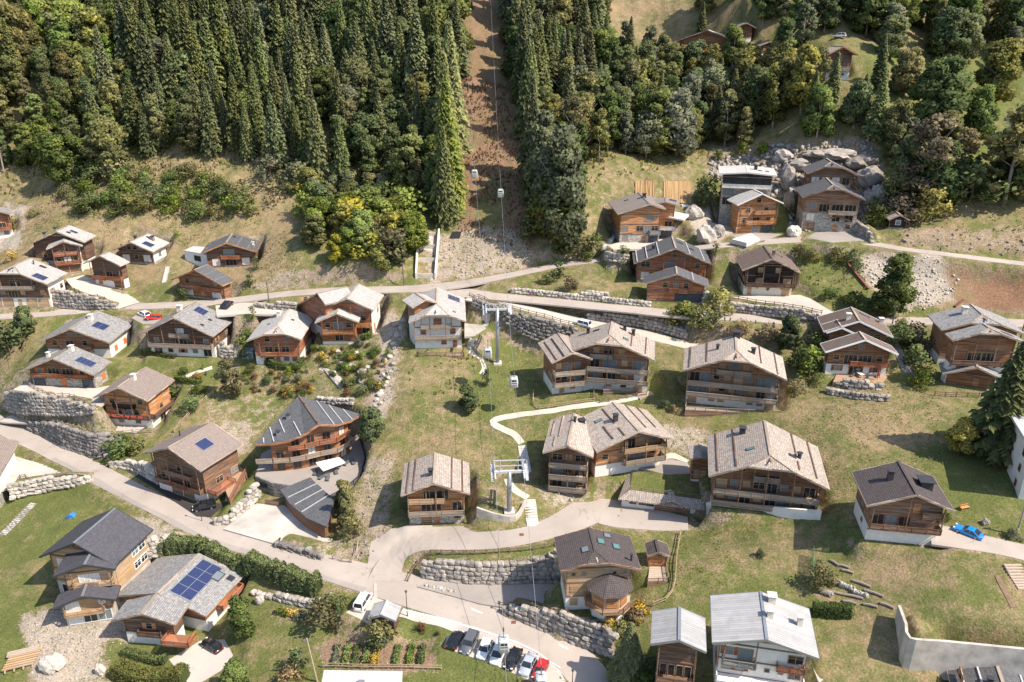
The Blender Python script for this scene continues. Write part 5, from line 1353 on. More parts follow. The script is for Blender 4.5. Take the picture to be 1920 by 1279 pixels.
# ---- fences
FENCES = [
 ('dark', 'dark post and rail fence along the curving ramp road', [(880,556),(905,562),(937,573),(965,582),(1000,591),(1040,602),(1082,612)]),
 ('dark', 'dark timber fence curving above the blockwork boulder wall', [(765,1092),(778,1068),(803,1042),(840,1041),(900,1040),(960,1036),(1000,1032),(1042,1025)]),
 ('pale', 'pale rustic fence in front of the joined apartment chalets', [(1000,738),(1005,766),(1050,763),(1115,754)]),
 ('dark', 'weathered fence beside the pale path steps', [(1113,735),(1119,756),(1160,750),(1212,742)]),
 ('grey', 'weathered rail fence above the wall of the geranium chalet', [(52,789),(90,792),(125,799),(160,810),(178,817),(225,817),(285,812)]),
 ('grey', 'plank fence above the wall of the twin solar chalet', [(27,732),(80,737),(130,745),(160,756),(180,766)]),
 ('dark', 'dark rail fence round the yard of the black chalet', [(1368,562),(1400,566),(1450,573),(1500,581),(1540,590)]),
 ('dark', 'dark rail fence down the side of the garage driveway', [(104,538),(150,552),(190,561),(212,573)]),
 ('dark', 'dark rail fence on top of the stepped boulder wall', [(937,1138),(985,1138),(1040,1150),(1090,1164),(1128,1172)]),
 ('pale', 'pale timber fence turning the corner behind the garden shed', [(1224,1138),(1248,1128),(1264,1105),(1268,1050),(1276,1002)]),
 ('grey', 'thin rail fence on the pale cut stone wall', [(17,910),(55,901),(100,895),(165,895)]),
 ('pale', 'long pale board fence climbing behind the taupe roofed chalet', [(327,812),(345,790),(385,752),(400,740)]),
 ('pale', 'short pale fence guarding the stream culvert', [(624,1050),(660,1056),(672,1022)]),
 ('dark', 'dark fence along the back of the bay chalet lawn', [(1060,1010),(1040,1026)]),
 ('grey', 'thin fence below the white deck chalet', [(880,652),(900,668),(912,690)]),
 ('pale', 'low pale fence round the vegetable garden', [(606,1252),(700,1254),(828,1256)]),
 ('dark', 'rail fence beside the hidden spruce chalet terrace', [(1752,742),(1790,744),(1835,745)]),
]
def build_fences():
 for (kind, lab, px) in FENCES:
  P = np.array([hit(x, y) for x, y in px]); L = smooth_line(P, 1.0)
  mat = M[{'dark': 'fence_wood', 'pale': 'fence_pale', 'grey': 'wood_grey'}[kind]]
  S = np.concatenate([[0], np.cumsum(np.hypot(np.diff(L[:, 0]), np.diff(L[:, 1])))]); tot = S[-1]; n = max(1, int(round(tot / 2.1)))
  root = empty('fence', tuple(L[0][:3]), 0, lab, 'fence'); o = L[0][:3]
  pts = []
  for i in range(n + 1):
   s = tot * i / n; x, y = np.interp(s, S, L[:, 0]), np.interp(s, S, L[:, 1]); pts.append(Vector((x - o[0], y - o[1], float(hgt(x, y)) - o[2])))
  rg = random.Random(len(lab))
  for p in pts:
   b = MB(); t = Vector((rg.uniform(-.05, .05), rg.uniform(-.05, .05), 0)); b.bar(p - Vector((0, 0, .5)), p + Vector((0, 0, 1.15)) + t, .15); b.build('post', mat, root)
  for a, c in zip(pts[:-1], pts[1:]):
   for z in (.5, .95):
    b = MB(); b.bar(a + Vector((0, -.09, z)), c + Vector((0, -.09, z + rg.uniform(-.04, .04))), .07, .13); b.build('rail', mat, root)

# ---- paths and stairs draped on the slope
PATHS = [
 ('path', 'path_pale', 1.5, [(1224,738),(1180,748),(1120,758),(1040,770),(970,779),(930,787),(926,795),(945,806),(965,816),(978,832)]),
 ('path', 'path_pale', 1.6, [(952,898),(958,912),(972,924),(990,934)]),
 ('path', 'path_pale', 1.0, [(398,690),(372,698),(352,706),(352,716),(372,724)]),
 ('path', 'concrete_slab', 1.4, [(905,585),(915,596),(908,612)]),
 ('path', 'path_pale', 1.1, [(880,658),(900,672),(908,690),(902,702)]),
 ('path', 'path_pale', 1.2, [(1240,862),(1262,856),(1290,866)]),
 ('pavement', 'concrete_slab', 1.7, [(752,1148),(800,1160),(850,1173),(900,1188),(960,1208),(1010,1232),(1040,1260),(1060,1300)]),
 ('path', 'soil', .8, [(1870,1080),(1885,1110),(1900,1140)]),
 ('path', 'path_pale', 1.0, [(600,690),(630,706),(645,722)]),
]
def build_paths():
 for (n, m, w, px) in PATHS:
  P = np.array([hit(x, y) for x, y in px]); L = smooth_line(P, .5); k = len(L); V = []
  for i in range(k):
   d = L[min(i + 1, k - 1)][:2] - L[max(i - 1, 0)][:2]; d = d / (np.linalg.norm(d) + 1e-9); nn = np.array([-d[1], d[0]])
   hs = []
   for off in np.linspace(w / 2, -w / 2, 5):
    x, y = L[i][0] + nn[0] * off, L[i][1] + nn[1] * off; hs.append((x, y, float(hgt(x, y))))
   for (x, y, z) in hs: V.append((x, y, z + .09))
  Fc = [(i * 5 + j + 1, i * 5 + j, i * 5 + j + 5, i * 5 + j + 6) for i in range(k - 1) for j in range(4)]
  me = mesh_from(n, V, Fc, True); me.materials.append(M[m]); tag(newobj(n, me), kind='structure')
STAIRS = [
 ('stone stairs down from the portal pylon to the access road', 'concrete_pale', (993,937), (1000,988), 2.2),
 ('curving stone stairs between path and portal pylon', 'concrete_pale', (979,836), (988,886), 1.8),
 ('stone stairs beside the long brown tiled chalet', 'stone', (1676,640), (1702,700), 1.8),
 ('broad plank stairs at the right edge below the drive', 'plank_pale', (1897,1058), (1926,1106), 2.6),
 ('long stone stairs down the lawn at the left edge', 'stone', (64,944), (4,1004), 1.6),
 ('pale steps beside the sun deck of the taupe roofed chalet', 'concrete_pale', (456,886), (428,940), 1.4),
 ('outdoor timber staircase of the large red chalet', 'plank_pale', (716,578), (706,628), 1.5),
 ('pale plank steps on the path below the joined apartments', 'plank_pale', (1222,737), (1196,746), 1.6),
 ('small pale stairs beside the white deck chalet', 'concrete_pale', (886,636), (878,652), 1.4),
 ('pale garden stairs through the rock garden', 'stone', (612,692), (642,726), 1.5),
 ('pale stone stairs left of the amber modern chalet', 'concrete_pale', (1160,425), (1135,468), 1.6),
 ('stone stairs between the small gabled chalet and garages', 'concrete_pale', (315,500), (308,530), 1.3),
]
def build_stairs():
 for (lab, m, a, c, w) in STAIRS:
  A, B = hit(*a), hit(*c); root = empty('stairs', tuple(B), 0, lab, 'stairs')
  n = max(5, int(np.hypot(*(A - B)[:2]) / .45)); d = (A - B)[:2]; d = d / (np.linalg.norm(d) + 1e-9); r = np.array([-d[1], d[0]]) * w / 2
  for i in range(n):
   t = (i + .5) / n; p = B + (A - B) * t; z = max(float(hgt(p[0], p[1])), p[2] * 0 + float(hgt(p[0], p[1]))) + .14; e = d * .2
   q = [(p[0] - r[0] - e[0] - B[0], p[1] - r[1] - e[1] - B[1]), (p[0] + r[0] - e[0] - B[0], p[1] + r[1] - e[1] - B[1]), (p[0] + r[0] + e[0] - B[0], p[1] + r[1] + e[1] - B[1]), (p[0] - r[0] + e[0] - B[0], p[1] - r[1] + e[1] - B[1])]
   b = MB(); b.prism([(x, y, z - B[2] - .5) for x, y in q], (0, 0, .5)); b.build('tread', M[m], root)

# ---- cars
def paint(name, c, metal=0.0):
 t = NT(name, 0.25, 0.5); t.col(c); t.b.inputs['Metallic'].default_value = metal; t.b.inputs['Coat Weight'].default_value = 0.6; t.b.inputs['Coat Roughness'].default_value = 0.06; M[name] = t.m
for n_, c_ in (('car_white', (.72, .72, .71)), ('car_black', (.012, .012, .014)), ('car_grey', (.10, .105, .115)), ('car_silver', (.36, .39, .45)), ('car_red', (.50, .022, .018)), ('car_blue', (.012, .22, .62))): paint(n_, c_)
t = NT('lamp_red', .2, .5); t.col((.45, .02, .015)); M['lamp_red'] = t.m
t = NT('lamp_clear', .1, .5); t.col((.7, .7, .68)); M['lamp_clear'] = t.m
_cm = {}
def car_parts(kind):
 if kind in _cm: return _cm[kind]
 P = {'hatch': dict(L=4.1, W=1.76, H=1.47, hood=.27, ws=.42, rear=.97, tail=.86, bh=.86),
   'sedan': dict(L=4.5, W=1.8, H=1.43, hood=.27, ws=.43, rear=.86, tail=.70, bh=.85),
   'suv': dict(L=4.6, W=1.88, H=1.70, hood=.26, ws=.38, rear=.97, tail=.89, bh=1.0),
   'van': dict(L=4.5, W=1.84, H=1.84, hood=.19, ws=.34, rear=.985, tail=.95, bh=1.05),
   'coupe': dict(L=4.3, W=1.82, H=1.28, hood=.30, ws=.47, rear=.88, tail=.68, bh=.78)}[kind]
 L, Wd, Hh, bh = P['L'], P['W'], P['H'], P['bh']
 # body: stations along x (front at +L/2), ring of half section
 st = []
 for t_, wsc, zt in ((0, .80, .55), (.03, .90, .66), (.10, .97, bh - .14), (P['hood'], 1.0, bh - .03), (.5, 1.0, bh), (.8, 1.0, bh), (.93, .97, bh - .02), (.985, .92, bh - .10), (1.0, .84, .60)):
  x = L / 2 - t_ * L; w = Wd / 2 * wsc
  st.append([(x, -w * .92, .22), (x, -w, .42), (x, -w, zt * .82), (x, -w * .88, zt), (x, w * .88, zt), (x, w, zt * .82), (x, w, .42), (x, w * .92, .22)])
 b = MB(); n = 8
 V = [p for s in st for p in s]; Fc = []
 for i in range(len(st) - 1):
  for j in range(n):
   a, c = i * n + j, i * n + (j + 1) % n; Fc.append((a, c, c + n, a + n))
 Fc += [tuple(range(n))[::-1], tuple((len(st) - 1) * n + j for j in range(n))]
 b.add(V, Fc); body = mesh_from('body', b.v, b.f, True)
 # greenhouse (glass) and roof panel
 x0, x1, x2, x3 = L / 2 - P['hood'] * L, L / 2 - P['ws'] * L, L / 2 - P['tail'] * L, L / 2 - P['rear'] * L
 wb, wt = Wd / 2 * .93, Wd / 2 * .74
 g = MB()
 g.add([(x0, -wb, bh - .05), (x0, wb, bh - .05), (x3, wb, bh - .05), (x3, -wb, bh - .05), (x1, -wt, Hh - .04), (x1, wt, Hh - .04), (x2, wt, Hh - .04), (x2, -wt, Hh - .04)],
    [(0, 3, 2, 1), (4, 5, 6, 7), (0, 1, 5, 4), (1, 2, 6, 5), (2, 3, 7, 6), (3, 0, 4, 7)])
 glass = mesh_from('windows', g.v, g.f)
 r = MB(); e = .05
 xm = (x1 + x2) / 2
 r.add([(x1 + .06, -wt - e, Hh - .05), (x1 + .06, wt + e, Hh - .05), (x2 - .06, wt + e, Hh - .05), (x2 - .06, -wt - e, Hh - .05), (x1 - .15, -wt * .86, Hh), (x1 - .15, wt * .86, Hh), (x2 + .15, wt * .86, Hh), (x2 + .15, -wt * .86, Hh)],
    [(0, 3, 2, 1), (4, 5, 6, 7), (0, 1, 5, 4), (1, 2, 6, 5), (2, 3, 7, 6), (3, 0, 4, 7)])
 for sg in (-1, 1):
  r.bar((x0, sg * wb, bh - .02), (x1, sg * (wt + .02), Hh - .05), .07); r.bar((x3, sg * wb, bh - .02), (x2, sg * (wt + .02), Hh - .05), .12)
  r.bar((xm, sg * (wb + .0), bh - .02), (xm, sg * (wt + .02), Hh - .05), .09)
 roof = mesh_from('roof', r.v, r.f, False)
 wh = MB(); wh.tube([(0, -.11, 0), (0, .11, 0)], .32, 14); wheel = mesh_from('wheel', wh.v, wh.f)
 rm = MB(); rm.tube([(0, -.125, 0), (0, .125, 0)], .20, 10); rim = mesh_from('rim', rm.v, rm.f)
 hl = MB(); hl.box(-.12, .1, -.17, .17, -.07, .07); head = mesh_from('headlight', hl.v, hl.f)
 tl = MB(); tl.box(-.06, .06, -.14, .14, -.10, .10); tail = mesh_from('tail_light', tl.v, tl.f)
 mr = MB(); mr.box(-.07, .07, -.1, .1, -.07, .07); mir = mesh_from('mirror', mr.v, mr.f)
 pl = MB(); pl.box(-.015, .015, -.26, .26, -.055, .055); plate = mesh_from('number_plate', pl.v, pl.f)
 _cm[kind] = (P, body, glass, roof, wheel, rim, head, tail, mir, plate, (x0, bh)); return _cm[kind]
def car(front, rear, kind, col, label, name='parked_car', group=None, z=None, cat='car'):
 A = hit(*front); B = hit(*rear); c = (A + B) / 2
 P, body, glass, roof, wheel, rim, head, tail, mir, plate, (x0, bh) = car_parts(kind)
 ang = math.atan2(A[1] - B[1], A[0] - B[0])
 zz = float(hgt(c[0], c[1])) + .05 if z is None else z
 dz = (A[2] - B[2]) / max(1, np.linalg.norm((A - B)[:2]))
 root = empty(name, (c[0], c[1], zz), ang, label, cat, group)
 if z is None: root.rotation_euler = (0, -math.atan(max(-.2, min(.2, dz))), ang)
 def put(n, me, mat, loc=(0, 0, 0), par=None):
  o = newobj(n, me, par or root); setmat(o, M[mat]); o.location = loc; return o
 put('body', body, col); put('windows', glass, 'glass'); put('roof', roof, col)
 L, Wd = P['L'], P['W']
 for sx in (.31, -.30):
  for sy in (-1, 1):
   w = put('wheel', wheel, 'rubber', (sx * L, sy * (Wd / 2 - .12), .32)); put('rim', rim, 'metal_grey', (0, 0, 0), w)
 for sy in (-1, 1):
  put('headlight', head, 'lamp_clear', (L / 2 - .16, sy * Wd * .33, .62)); put('tail_light', tail, 'lamp_red', (-L / 2 + .06, sy * Wd * .37, .74)); put('mirror', mir, col, (x0 - .25, sy * (Wd / 2 + .06), bh + .04))
 put('number_plate', plate, 'white_paint', (L / 2 - .005, 0, .42))
 return root
def build_cars():
 G = 'cars parked in the roadside bays'
 for (x, y, x2, y2, k, c, lab) in [
  (861, 1192, 847, 1216, 'hatch', 'car_black', 'black hatchback parked tail out at the end of the roadside bays'),
  (873, 1224, 888, 1194, 'suv', 'car_grey', 'dark grey estate car parked between black hatchback and white car'),
  (902, 1236, 915, 1206, 'hatch', 'car_white', 'white hatchback parked between the grey estate and white van'),
  (928, 1246, 942, 1211, 'van', 'car_white', 'white minivan parked under the hanging gondola cabin'),
  (954, 1254, 970, 1224, 'sedan', 'car_black', 'black saloon parked between white minivan and silver car'),
  (983, 1265, 997, 1236, 'sedan', 'car_silver', 'silver blue saloon parked beside the red car'),
  (1006, 1277, 1020, 1247, 'hatch', 'car_red', 'bright red car in the last roadside bay')]:
  car((x, y), (x2, y2), k, c, lab, group=G)
 car((1793, 993), (1836, 1011), 'coupe', 'car_blue', 'bright blue coupe on the drive beside the old chalet')
 car((690, 1120), (673, 1148), 'van', 'car_white', 'white van beside the ivy covered shelter', 'parked_van', cat='van')
 car((365, 958), (402, 951), 'suv', 'car_black', 'black off road car on the dark asphalt drive')
 car((379, 1203), (416, 1226), 'coupe', 'car_black', 'black saloon on the curved concrete drive')
 car((259, 588), (282, 597), 'hatch', 'car_white', 'white hatchback on the upper left lay-by')
 car((276, 601), (300, 603), 'hatch', 'car_red', 'red hatchback behind the wide grey chalet roof')
 car((433, 571), (421, 585), 'suv', 'car_black', 'black estate car on the yard by the upper road')
 car((1079, 608), (1103, 614), 'suv', 'car_white', 'white off road car on the ramp road above the joined apartments')
 car((1562, 74), (1585, 73), 'hatch', 'car_white', 'far white car on the upper lane among trees')

# ---- gondola lift
def cabin_mesh():
 b = MB(); w, d = .78, .95
 secs = [(0, .60, .70), (.12, .74, .86), (.95, w, d), (1.25, w, d), (1.85, .70, .84), (2.0, .45, .55)]
 V = []
 for (z, a, c) in secs:
  k = .72
  V += [(-a * k, -c, z), (a * k, -c, z), (a, -c * k, z), (a, c * k, z), (a * k, c, z), (-a * k, c, z), (-a, c * k, z), (-a, -c * k, z)]
 Fc = []
 for i in range(len(secs) - 1):
  for j in range(8): p, q = i * 8 + j, i * 8 + (j + 1) % 8; Fc.append((p, q, q + 8, p + 8))
 Fc += [tuple(range(8))[::-1], tuple((len(secs) - 1) * 8 + j for j in range(8))]
 return mesh_from('shell', V, Fc)
def build_lift():
 b1 = hit(933, 682); b2 = hit(955, 961)
 t1 = b1[2] + up_to(b1, 580); t2 = b2[2] + up_to(b2, 884)
 ax = np.array([b2[0] - b1[0], b2[1] - b1[1]]); ax /= np.linalg.norm(ax); r = np.array([-ax[1], ax[0]])   # r points to image right
 if r[0] < 0: r = -r
 ang = math.atan2(r[1], r[0]); half = 2.6
 def pylon(p, zt, lab, portal):
  root = empty('lift_pylon', tuple(p), ang, lab, 'pylon'); h = zt - p[2]
  b = MB(); b.tube([(0, 0, -.5), (0, 0, h * .5), (0, 0, h)], [.48, .44, .40], 16); b.build('mast', M['metal_grey'], root, True)
  b = MB(); b.box(-.95, .95, -.95, .95, -1.0, .45); b.build('footing', M['concrete_pale'], root)
  b = MB(); b.box(-half - .2, half + .2, -.28, .28, h - .25, h + .2); b.build('cross_arm', M['metal_pale'], root)
  for s in (-1, 1):
   x = s * half
   b = MB(); b.bar((x, -2.6, h - .05), (x, 2.6, h + .35), .18, .3); 
   for k in range(8): yy = -2.5 + 5 * k / 7; b.tube([(x - .12, yy, h + .22 + .08 * yy / 2.6), (x + .12, yy, h + .22 + .08 * yy / 2.6)], .22, 10)
   b.build('sheave_train', M['metal_pale'], root)
   b = MB(); b.bar((x + s * .5, -2.6, h - .4), (x + s * .5, 2.6, h), .5, .06)
   for k in range(4): yy = -2.4 + 1.6 * k; b.bar((x + s * .75, yy, h - .3), (x + s * .75, yy, h + .9), .06)
   b.bar((x + s * .75, -2.4, h + .85), (x + s * .75, 2.4, h + .95), .06); b.build('catwalk', M['metal_pale'], root)
  b = MB()
  if portal:
   for s in (-1, 1): b.bar((s * half, 0, h + .2), (s * half, 0, h + 2.4), .16); b.bar((s * half * .62, 0, h + .2), (s * half * .62, 0, h + 2.4), .12)
   b.bar((-half - .3, 0, h + 2.3), (half + .3, 0, h + 2.3), .18); b.bar((-half, 0, h + 1.2), (half, 0, h + 1.2), .14)
  else:
   for k in range(7):
    x = -half + 2 * half * k / 6; b.bar((x, 0, h + .2), (x, 0, h + 1.3), .09)
    if k < 6: b.bar((x, 0, h + .2), (x + half / 3, 0, h + 1.3), .07)
   b.bar((-half - .2, 0, h + 1.3), (half + .2, 0, h + 1.3), .12)
  b.build('lifting_frame', M['metal_pale'], root)
  b = MB()
  for k in range(int(h / .5)): b.bar((-.25, -.72, .5 + k * .5), (.25, -.72, .5 + k * .5), .04)
  b.bar((-.25, -.72, .3), (-.25, -.72, h), .05); b.bar((.25, -.72, .3), (.25, -.72, h), .05); b.build('ladder', M['metal_grey'], root)
 pylon(b1, t1, 'tall grey tubular gondola pylon with lattice crossarm on the meadow', False)
 pylon(b2, t2, 'grey gondola pylon with double portal frame beside the stairs', True)
 ropes = []
 for s in (-1, 1):
  p1 = np.array([b1[0] + r[0] * half * s, b1[1] + r[1] * half * s, t1 + .5]); p2 = np.array([b2[0] + r[0] * half * s, b2[1] + r[1] * half * s, t2 + .5])
  up = hitz(*( (879, -20) if s < 0 else (904, -20)), 108.0)
  up = np.array([p1[0] - ax[0] * 165 + (-4.0 if s < 0 else 2.0), p1[1] - ax[1] * 165, t1 + 86])
  dn = np.array([p2[0] + ax[0] * 70, p2[1] + ax[1] * 70, t2 - 22])
  pts = []
  for (a, c, sag) in ((up, p1, 5.0), (p1, p2, 1.0), (p2, dn, .8)):
   for k in range(24):
    t_ = k / 24; q = a + (c - a) * t_; q = q.copy(); q[2] -= sag * 4 * t_ * (1 - t_); pts.append(q)
  pts.append(dn); ropes.append(np.array(pts))
  b = MB(); b.tube([tuple(q) for q in pts], .035, 6)
  tag(b.build('lift_cable', M['metal_grey']), 'steel haul rope on the %s sheaves of the gondola pylons' % ('stairs side' if s > 0 else 'white deck chalet side'), 'cable')
 shell = cabin_mesh()
 spots = [(-1, 896, 308, 'white gondola cabin high over the red cutting, upper of two'), (1, 929, 344, 'white gondola cabin over the red cutting, lower of two'), (-1, 921, 640, 'white gondola cabin hanging beside the tall tubular pylon'),
    (1, 960, 694, 'white gondola cabin over the meadow below the tubular pylon'), (-1, 950, 1180, 'white gondola cabin hanging above the roadside car bays'), (1, 1012, 1250, 'white gondola cabin hanging above the red car')]
 for (s, x, y, lab) in spots:
  R = ropes[0 if s < 0 else 1]; pr = proj(R); k = int(np.argmin(np.abs(pr[:, 1] - y)))
  k = min(max(k, 1), len(R) - 2)
  j = k if (pr[k, 1] - y) * (pr[k + 1, 1] - pr[k, 1]) <= 0 else k - 1
  t_ = np.clip((y - pr[j, 1]) / (pr[j + 1, 1] - pr[j, 1] + 1e-9), 0, 1); q = R[j] + (R[j + 1] - R[j]) * t_
  root = empty('gondola_cabin', (q[0], q[1], q[2] - 3.4 * 1.12), ang, lab, 'gondola', 'gondola cabins on the lift'); root.scale = (1.12, 1.12, 1.12)
  o = newobj('shell', shell, root); setmat(o, M['metal_pale'])
  g = MB()
  for sy in (-1, 1): g.add([(-.5, sy * .965, 1.0), (.5, sy * .965, 1.0), (.44, sy * .90, 1.72), (-.44, sy * .90, 1.72)], [(0, 1, 2, 3) if sy < 0 else (3, 2, 1, 0)])
  for sx in (-1, 1): g.add([(sx * .79, -.62, 1.0), (sx * .79, .62, 1.0), (sx * .73, .56, 1.72), (sx * .73, -.56, 1.72)], [(0, 1, 2, 3) if sx > 0 else (3, 2, 1, 0)])
  g.build('glazing', M['glass'], root)
  g = MB(); g.bar((0, 0, 1.9), (0, 0, 3.3), .1); g.bar((0, -.35, 3.38), (0, .35, 3.38), .16, .2); g.bar((-.3, 0, 1.98), (.3, 0, 1.98), .1); g.build('hanger', M['metal_dark'], root)
  g = MB(); g.box(-.55, .55, -1.12, -.96, .25, .85); g.build('ski_rack', M['metal_grey'], root)

# ---- lamps and poles
def build_poles():
 def lamp(x, y, ty, lab):
  p = hit(x, y); h = max(1.0, up_to(p, ty)); root = empty('street_lamp', tuple(p), 0, lab, 'street lamp')
  b = MB(); b.tube([(0, 0, -.3), (0, 0, .8), (0, 0, h - .3)], [.10, .07, .055], 8); b.build('pole', M['metal_dark'], root)
  b = MB(); b.tube([(0, 0, h - .35), (0, 0, h - .05), (0, 0, h + .05)], [.13, .24, .10], 8); b.build('lantern', M['metal_dark'], root)
 lamp(764, 1156, 1108, 'dark street lamp beside the ivy covered shelter'); lamp(1073, 1285, 1256, 'dark street lamp on the bend by the spruce'); lamp(379, 978, 935, 'dark street lamp beside the black off road car')
 lamp(936, 1146, 1128, 'short dark lamp at the end of the stepped boulder wall'); lamp(526, 1022, 1009, 'small lamp among boulders by the white gravel yard')
 def pole(x, y, ty, lab, m='trunk', dx=0):
  p = hit(x, y); h = up_to(p, ty); root = empty('utility_pole', tuple(p), 0, lab, 'pole')
  b = MB(); b.tube([(0, 0, -.4), (dx, 0, h)], [.16, .11], 8); b.build('mast', M[m], root)
  b = MB(); b.bar((dx - .5, 0, h - .4), (dx + .5, 0, h - .4), .1, .12)
  for sx in (-.4, .4): b.tube([(dx + sx, 0, h - .34), (dx + sx, 0, h - .1)], .05, 6)
  b.build('crossbar', M['metal_grey'], root)
 pole(1673, 608, 572, 'timber pole beside the long brown tiled chalet'); pole(505, 572, 530, 'thin pole beside the upper left road'); pole(757, 536, 492, 'thin pole beside the concrete chute')
 pole(595, 1278, 1197, 'leaning timber pole beside the vegetable garden', 'fence_pale', -.8); pole(1906, 1004, 950, 'grey pole beside the drive wall at the right edge', 'trunk_pale')
 pole(1660, 70, 30, 'far timber pole by the upper lane'); pole(1912, 640, 585, 'dark pole behind the hidden spruce chalet')

# ---- special buildings
def level_special():
 zt = 3.4
 tp = [hitz(x, y, zt) for x, y in ((478,893),(510,906),(548,912),(582,896),(618,938),(650,920),(676,897),(686,862),(676,826),(640,808),(560,815),(490,850))]
 level(tp, zt - .4, 1.2)
 fr = [hitz(x, y, .3) for x, y in ((478,945),(534,950),(570,985),(606,1012),(628,1000),(640,960),(560,930),(480,920))]
 level(fr, .15, .8)
 level([hitz(x, y, 6.2) for x, y in ((1165,955),(1290,970),(1330,972),(1320,985),(1160,968))], 6.05, 1.0)
def build_special():
 # curved slate chalet
 zt = 3.4
 front = [(475,834,10.6),(508,833,10.8),(540,827,11.3),(570,815,12.2),(597,796,13.7),(630,797,12.9),(656,790,11.9),(678,777,11.1)]
 Fp = [hitz(x, y, z) for x, y, z in front]; ba = hitz(560, 742, 14.0)
 Bp = [Fp[0] + (ba - Fp[0]) * (.06 + .94 * i / 4) for i in range(5)] + [ba + (Fp[7] - ba) * (.94 * i / 3) for i in (1, 2, 3)]
 base = np.array([Fp[4][0], Fp[4][1] + 2, zt])
 root = empty('curved_chalet', tuple(base), 0, 'sweeping curved slate roofed chalet with round balconies and stone terrace', 'chalet')
 lc = lambda p: (p[0] - base[0], p[1] - base[1], p[2] - base[2])
 for nm, i0, i1 in (('roof_slope', 0, 4), ('roof_slope', 4, 7)):
  V = []; Fc = []; n = i1 - i0 + 1
  for i in range(i0, i1 + 1):
   for P in (Fp[i], Bp[i]): V.append(lc(P)); V.append(lc(P - np.array([0, 0, .32])))
  for i in range(n - 1):
   a = i * 4; b_ = a + 4; Fc += [(a, b_, b_ + 2, a + 2), (a + 1, a + 3, b_ + 3, b_ + 1), (a, a + 1, b_ + 1, b_), (a + 2, b_ + 2, b_ + 3, a + 3)]
  Fc += [(0, 2, 3, 1), ((n - 1) * 4, (n - 1) * 4 + 1, (n - 1) * 4 + 3, (n - 1) * 4 + 2)]
  me = mesh_from(nm, V, Fc); me.materials.append(M['slate']); newobj(nm, me, root)
 for i, (a, c) in ((0.6, (.15, .6)), (1.2, (.1, .95)), (2.0, (.35, .9)), (2.8, (.0, .5)), (4.9, (0, .95)), (5.5, (0, .95)), (6.2, (0, .9))):
  k = int(i); f = i - k; A = Fp[k] + (Fp[k + 1] - Fp[k]) * f; B = Bp[k] + (Bp[k + 1] - Bp[k]) * f
  p, q = A + (B - A) * a, A + (B - A) * c; up = np.array([0, 0, .1]); b = MB(); b.bar(lc(p + up), lc(q + up), .2, .2); b.build('snow_bar', M['metal_pale'], root)
 b = MB()
 for i in range(7): b.bar(lc(Fp[i] - np.array([0, 0, .15])), lc(Fp[i + 1] - np.array([0, 0, .15])), .16, .42)
 b.build('fascia', M['wood'], root)
 b = MB(); b.bar(lc(Fp[4] + np.array([0, 0, .06])), lc(ba + np.array([0, 0, .06])), .3, .14); b.build('ridge_cap', M['wood_old'], root)
 for (k, f) in ((1.6, .35), (2.6, .7)):
  i = int(k); A = Fp[i] + (Fp[i + 1] - Fp[i]) * (k - i); B = Bp[i] + (Bp[i + 1] - Bp[i]) * (k - i); p = lc(A + (B - A) * f)
  b = MB(); b.box(p[0] - .35, p[0] + .35, p[1] - .35, p[1] + .35, p[2] - .5, p[2] + .8); c_ = b.build('chimney', M['metal_grey'], root)
  b = MB(); b.box(p[0] - .5, p[0] + .5, p[1] - .5, p[1] + .5, p[2] + .95, p[2] + 1.05); b.box(p[0] - .1, p[0] + .1, p[1] - .1, p[1] + .1, p[2] + .7, p[2] + 1.0); b.build('cap', M['metal_dark'], c_)
 # walls: inset front curve
 wall = []
 for i in range(8):
  d = (Bp[i] - Fp[i])[:2]; l = np.linalg.norm(d) + 1e-6; ins = min(1.7, l * .4); q = Fp[i][:2] + d / l * ins
  zz = Fp[i][2] + (Bp[i][2] - Fp[i][2]) * ins / l - .3; wall.append((q[0] - base[0], q[1] - base[1], zz - base[2]))
 # facade stays within the tips
 W_ = wall[1:7]
 back = [lc(Bp[6] * .9 + ba * .1), lc(Bp[4] * .8 + Fp[4] * .2), lc(Bp[1] * .7 + ba * .3)]
 ring = [(x, y) for x, y, z in W_] + [(p[0], p[1]) for p in back]; tops = [z for x, y, z in W_] + [p[2] - .5 for p in back]
 n = len(ring); V = [(x, y, -.5) for x, y in ring] + [(x, y, z) for (x, y), z in zip(ring, tops)]
 Fc = [(i, (i + 1) % n, n + (i + 1) % n, n + i) for i in range(n)]
 me = mesh_from('wall', V, Fc); me.materials.append(M['wood']); newobj('wall', me, root)
 rg = random.Random(5)
 for i in range(5):
  a, c = Vector(W_[i]), Vector(W_[i + 1]); d = c - a; d.z = 0; L = d.length; rz = math.atan2(d.y, d.x)
  for lev, h in ((.1, 2.1), (2.8, 2.1), (5.5, 2.0)):
   top = min(a.z, c.z)
   if lev + h > top - .1: continue
   k = max(1, int(L / 2.2))
   for j in range(k):
    p = a + d * ((j + .5) / k); fm, gm, sm, dm = win_mesh(min(1.7, L / k - .3), h, 'glassdoor'); o = newobj('window', fm, root); setmat(o, M['wood_red']); o.location = (p.x, p.y, lev); o.rotation_euler = (0, 0, rz)
    g = newobj('pane', gm, o); setmat(g, M['curtain' if rg.random() < .3 else 'glass'])
 # round balconies
 out = []
 for i in range(8):
  d = (Bp[i] - Fp[i])[:2]; l = np.linalg.norm(d) + 1e-6; q = Fp[i][:2] + d / l * min(.5, l * .1); out.append((q[0] - base[0], q[1] - base[1]))
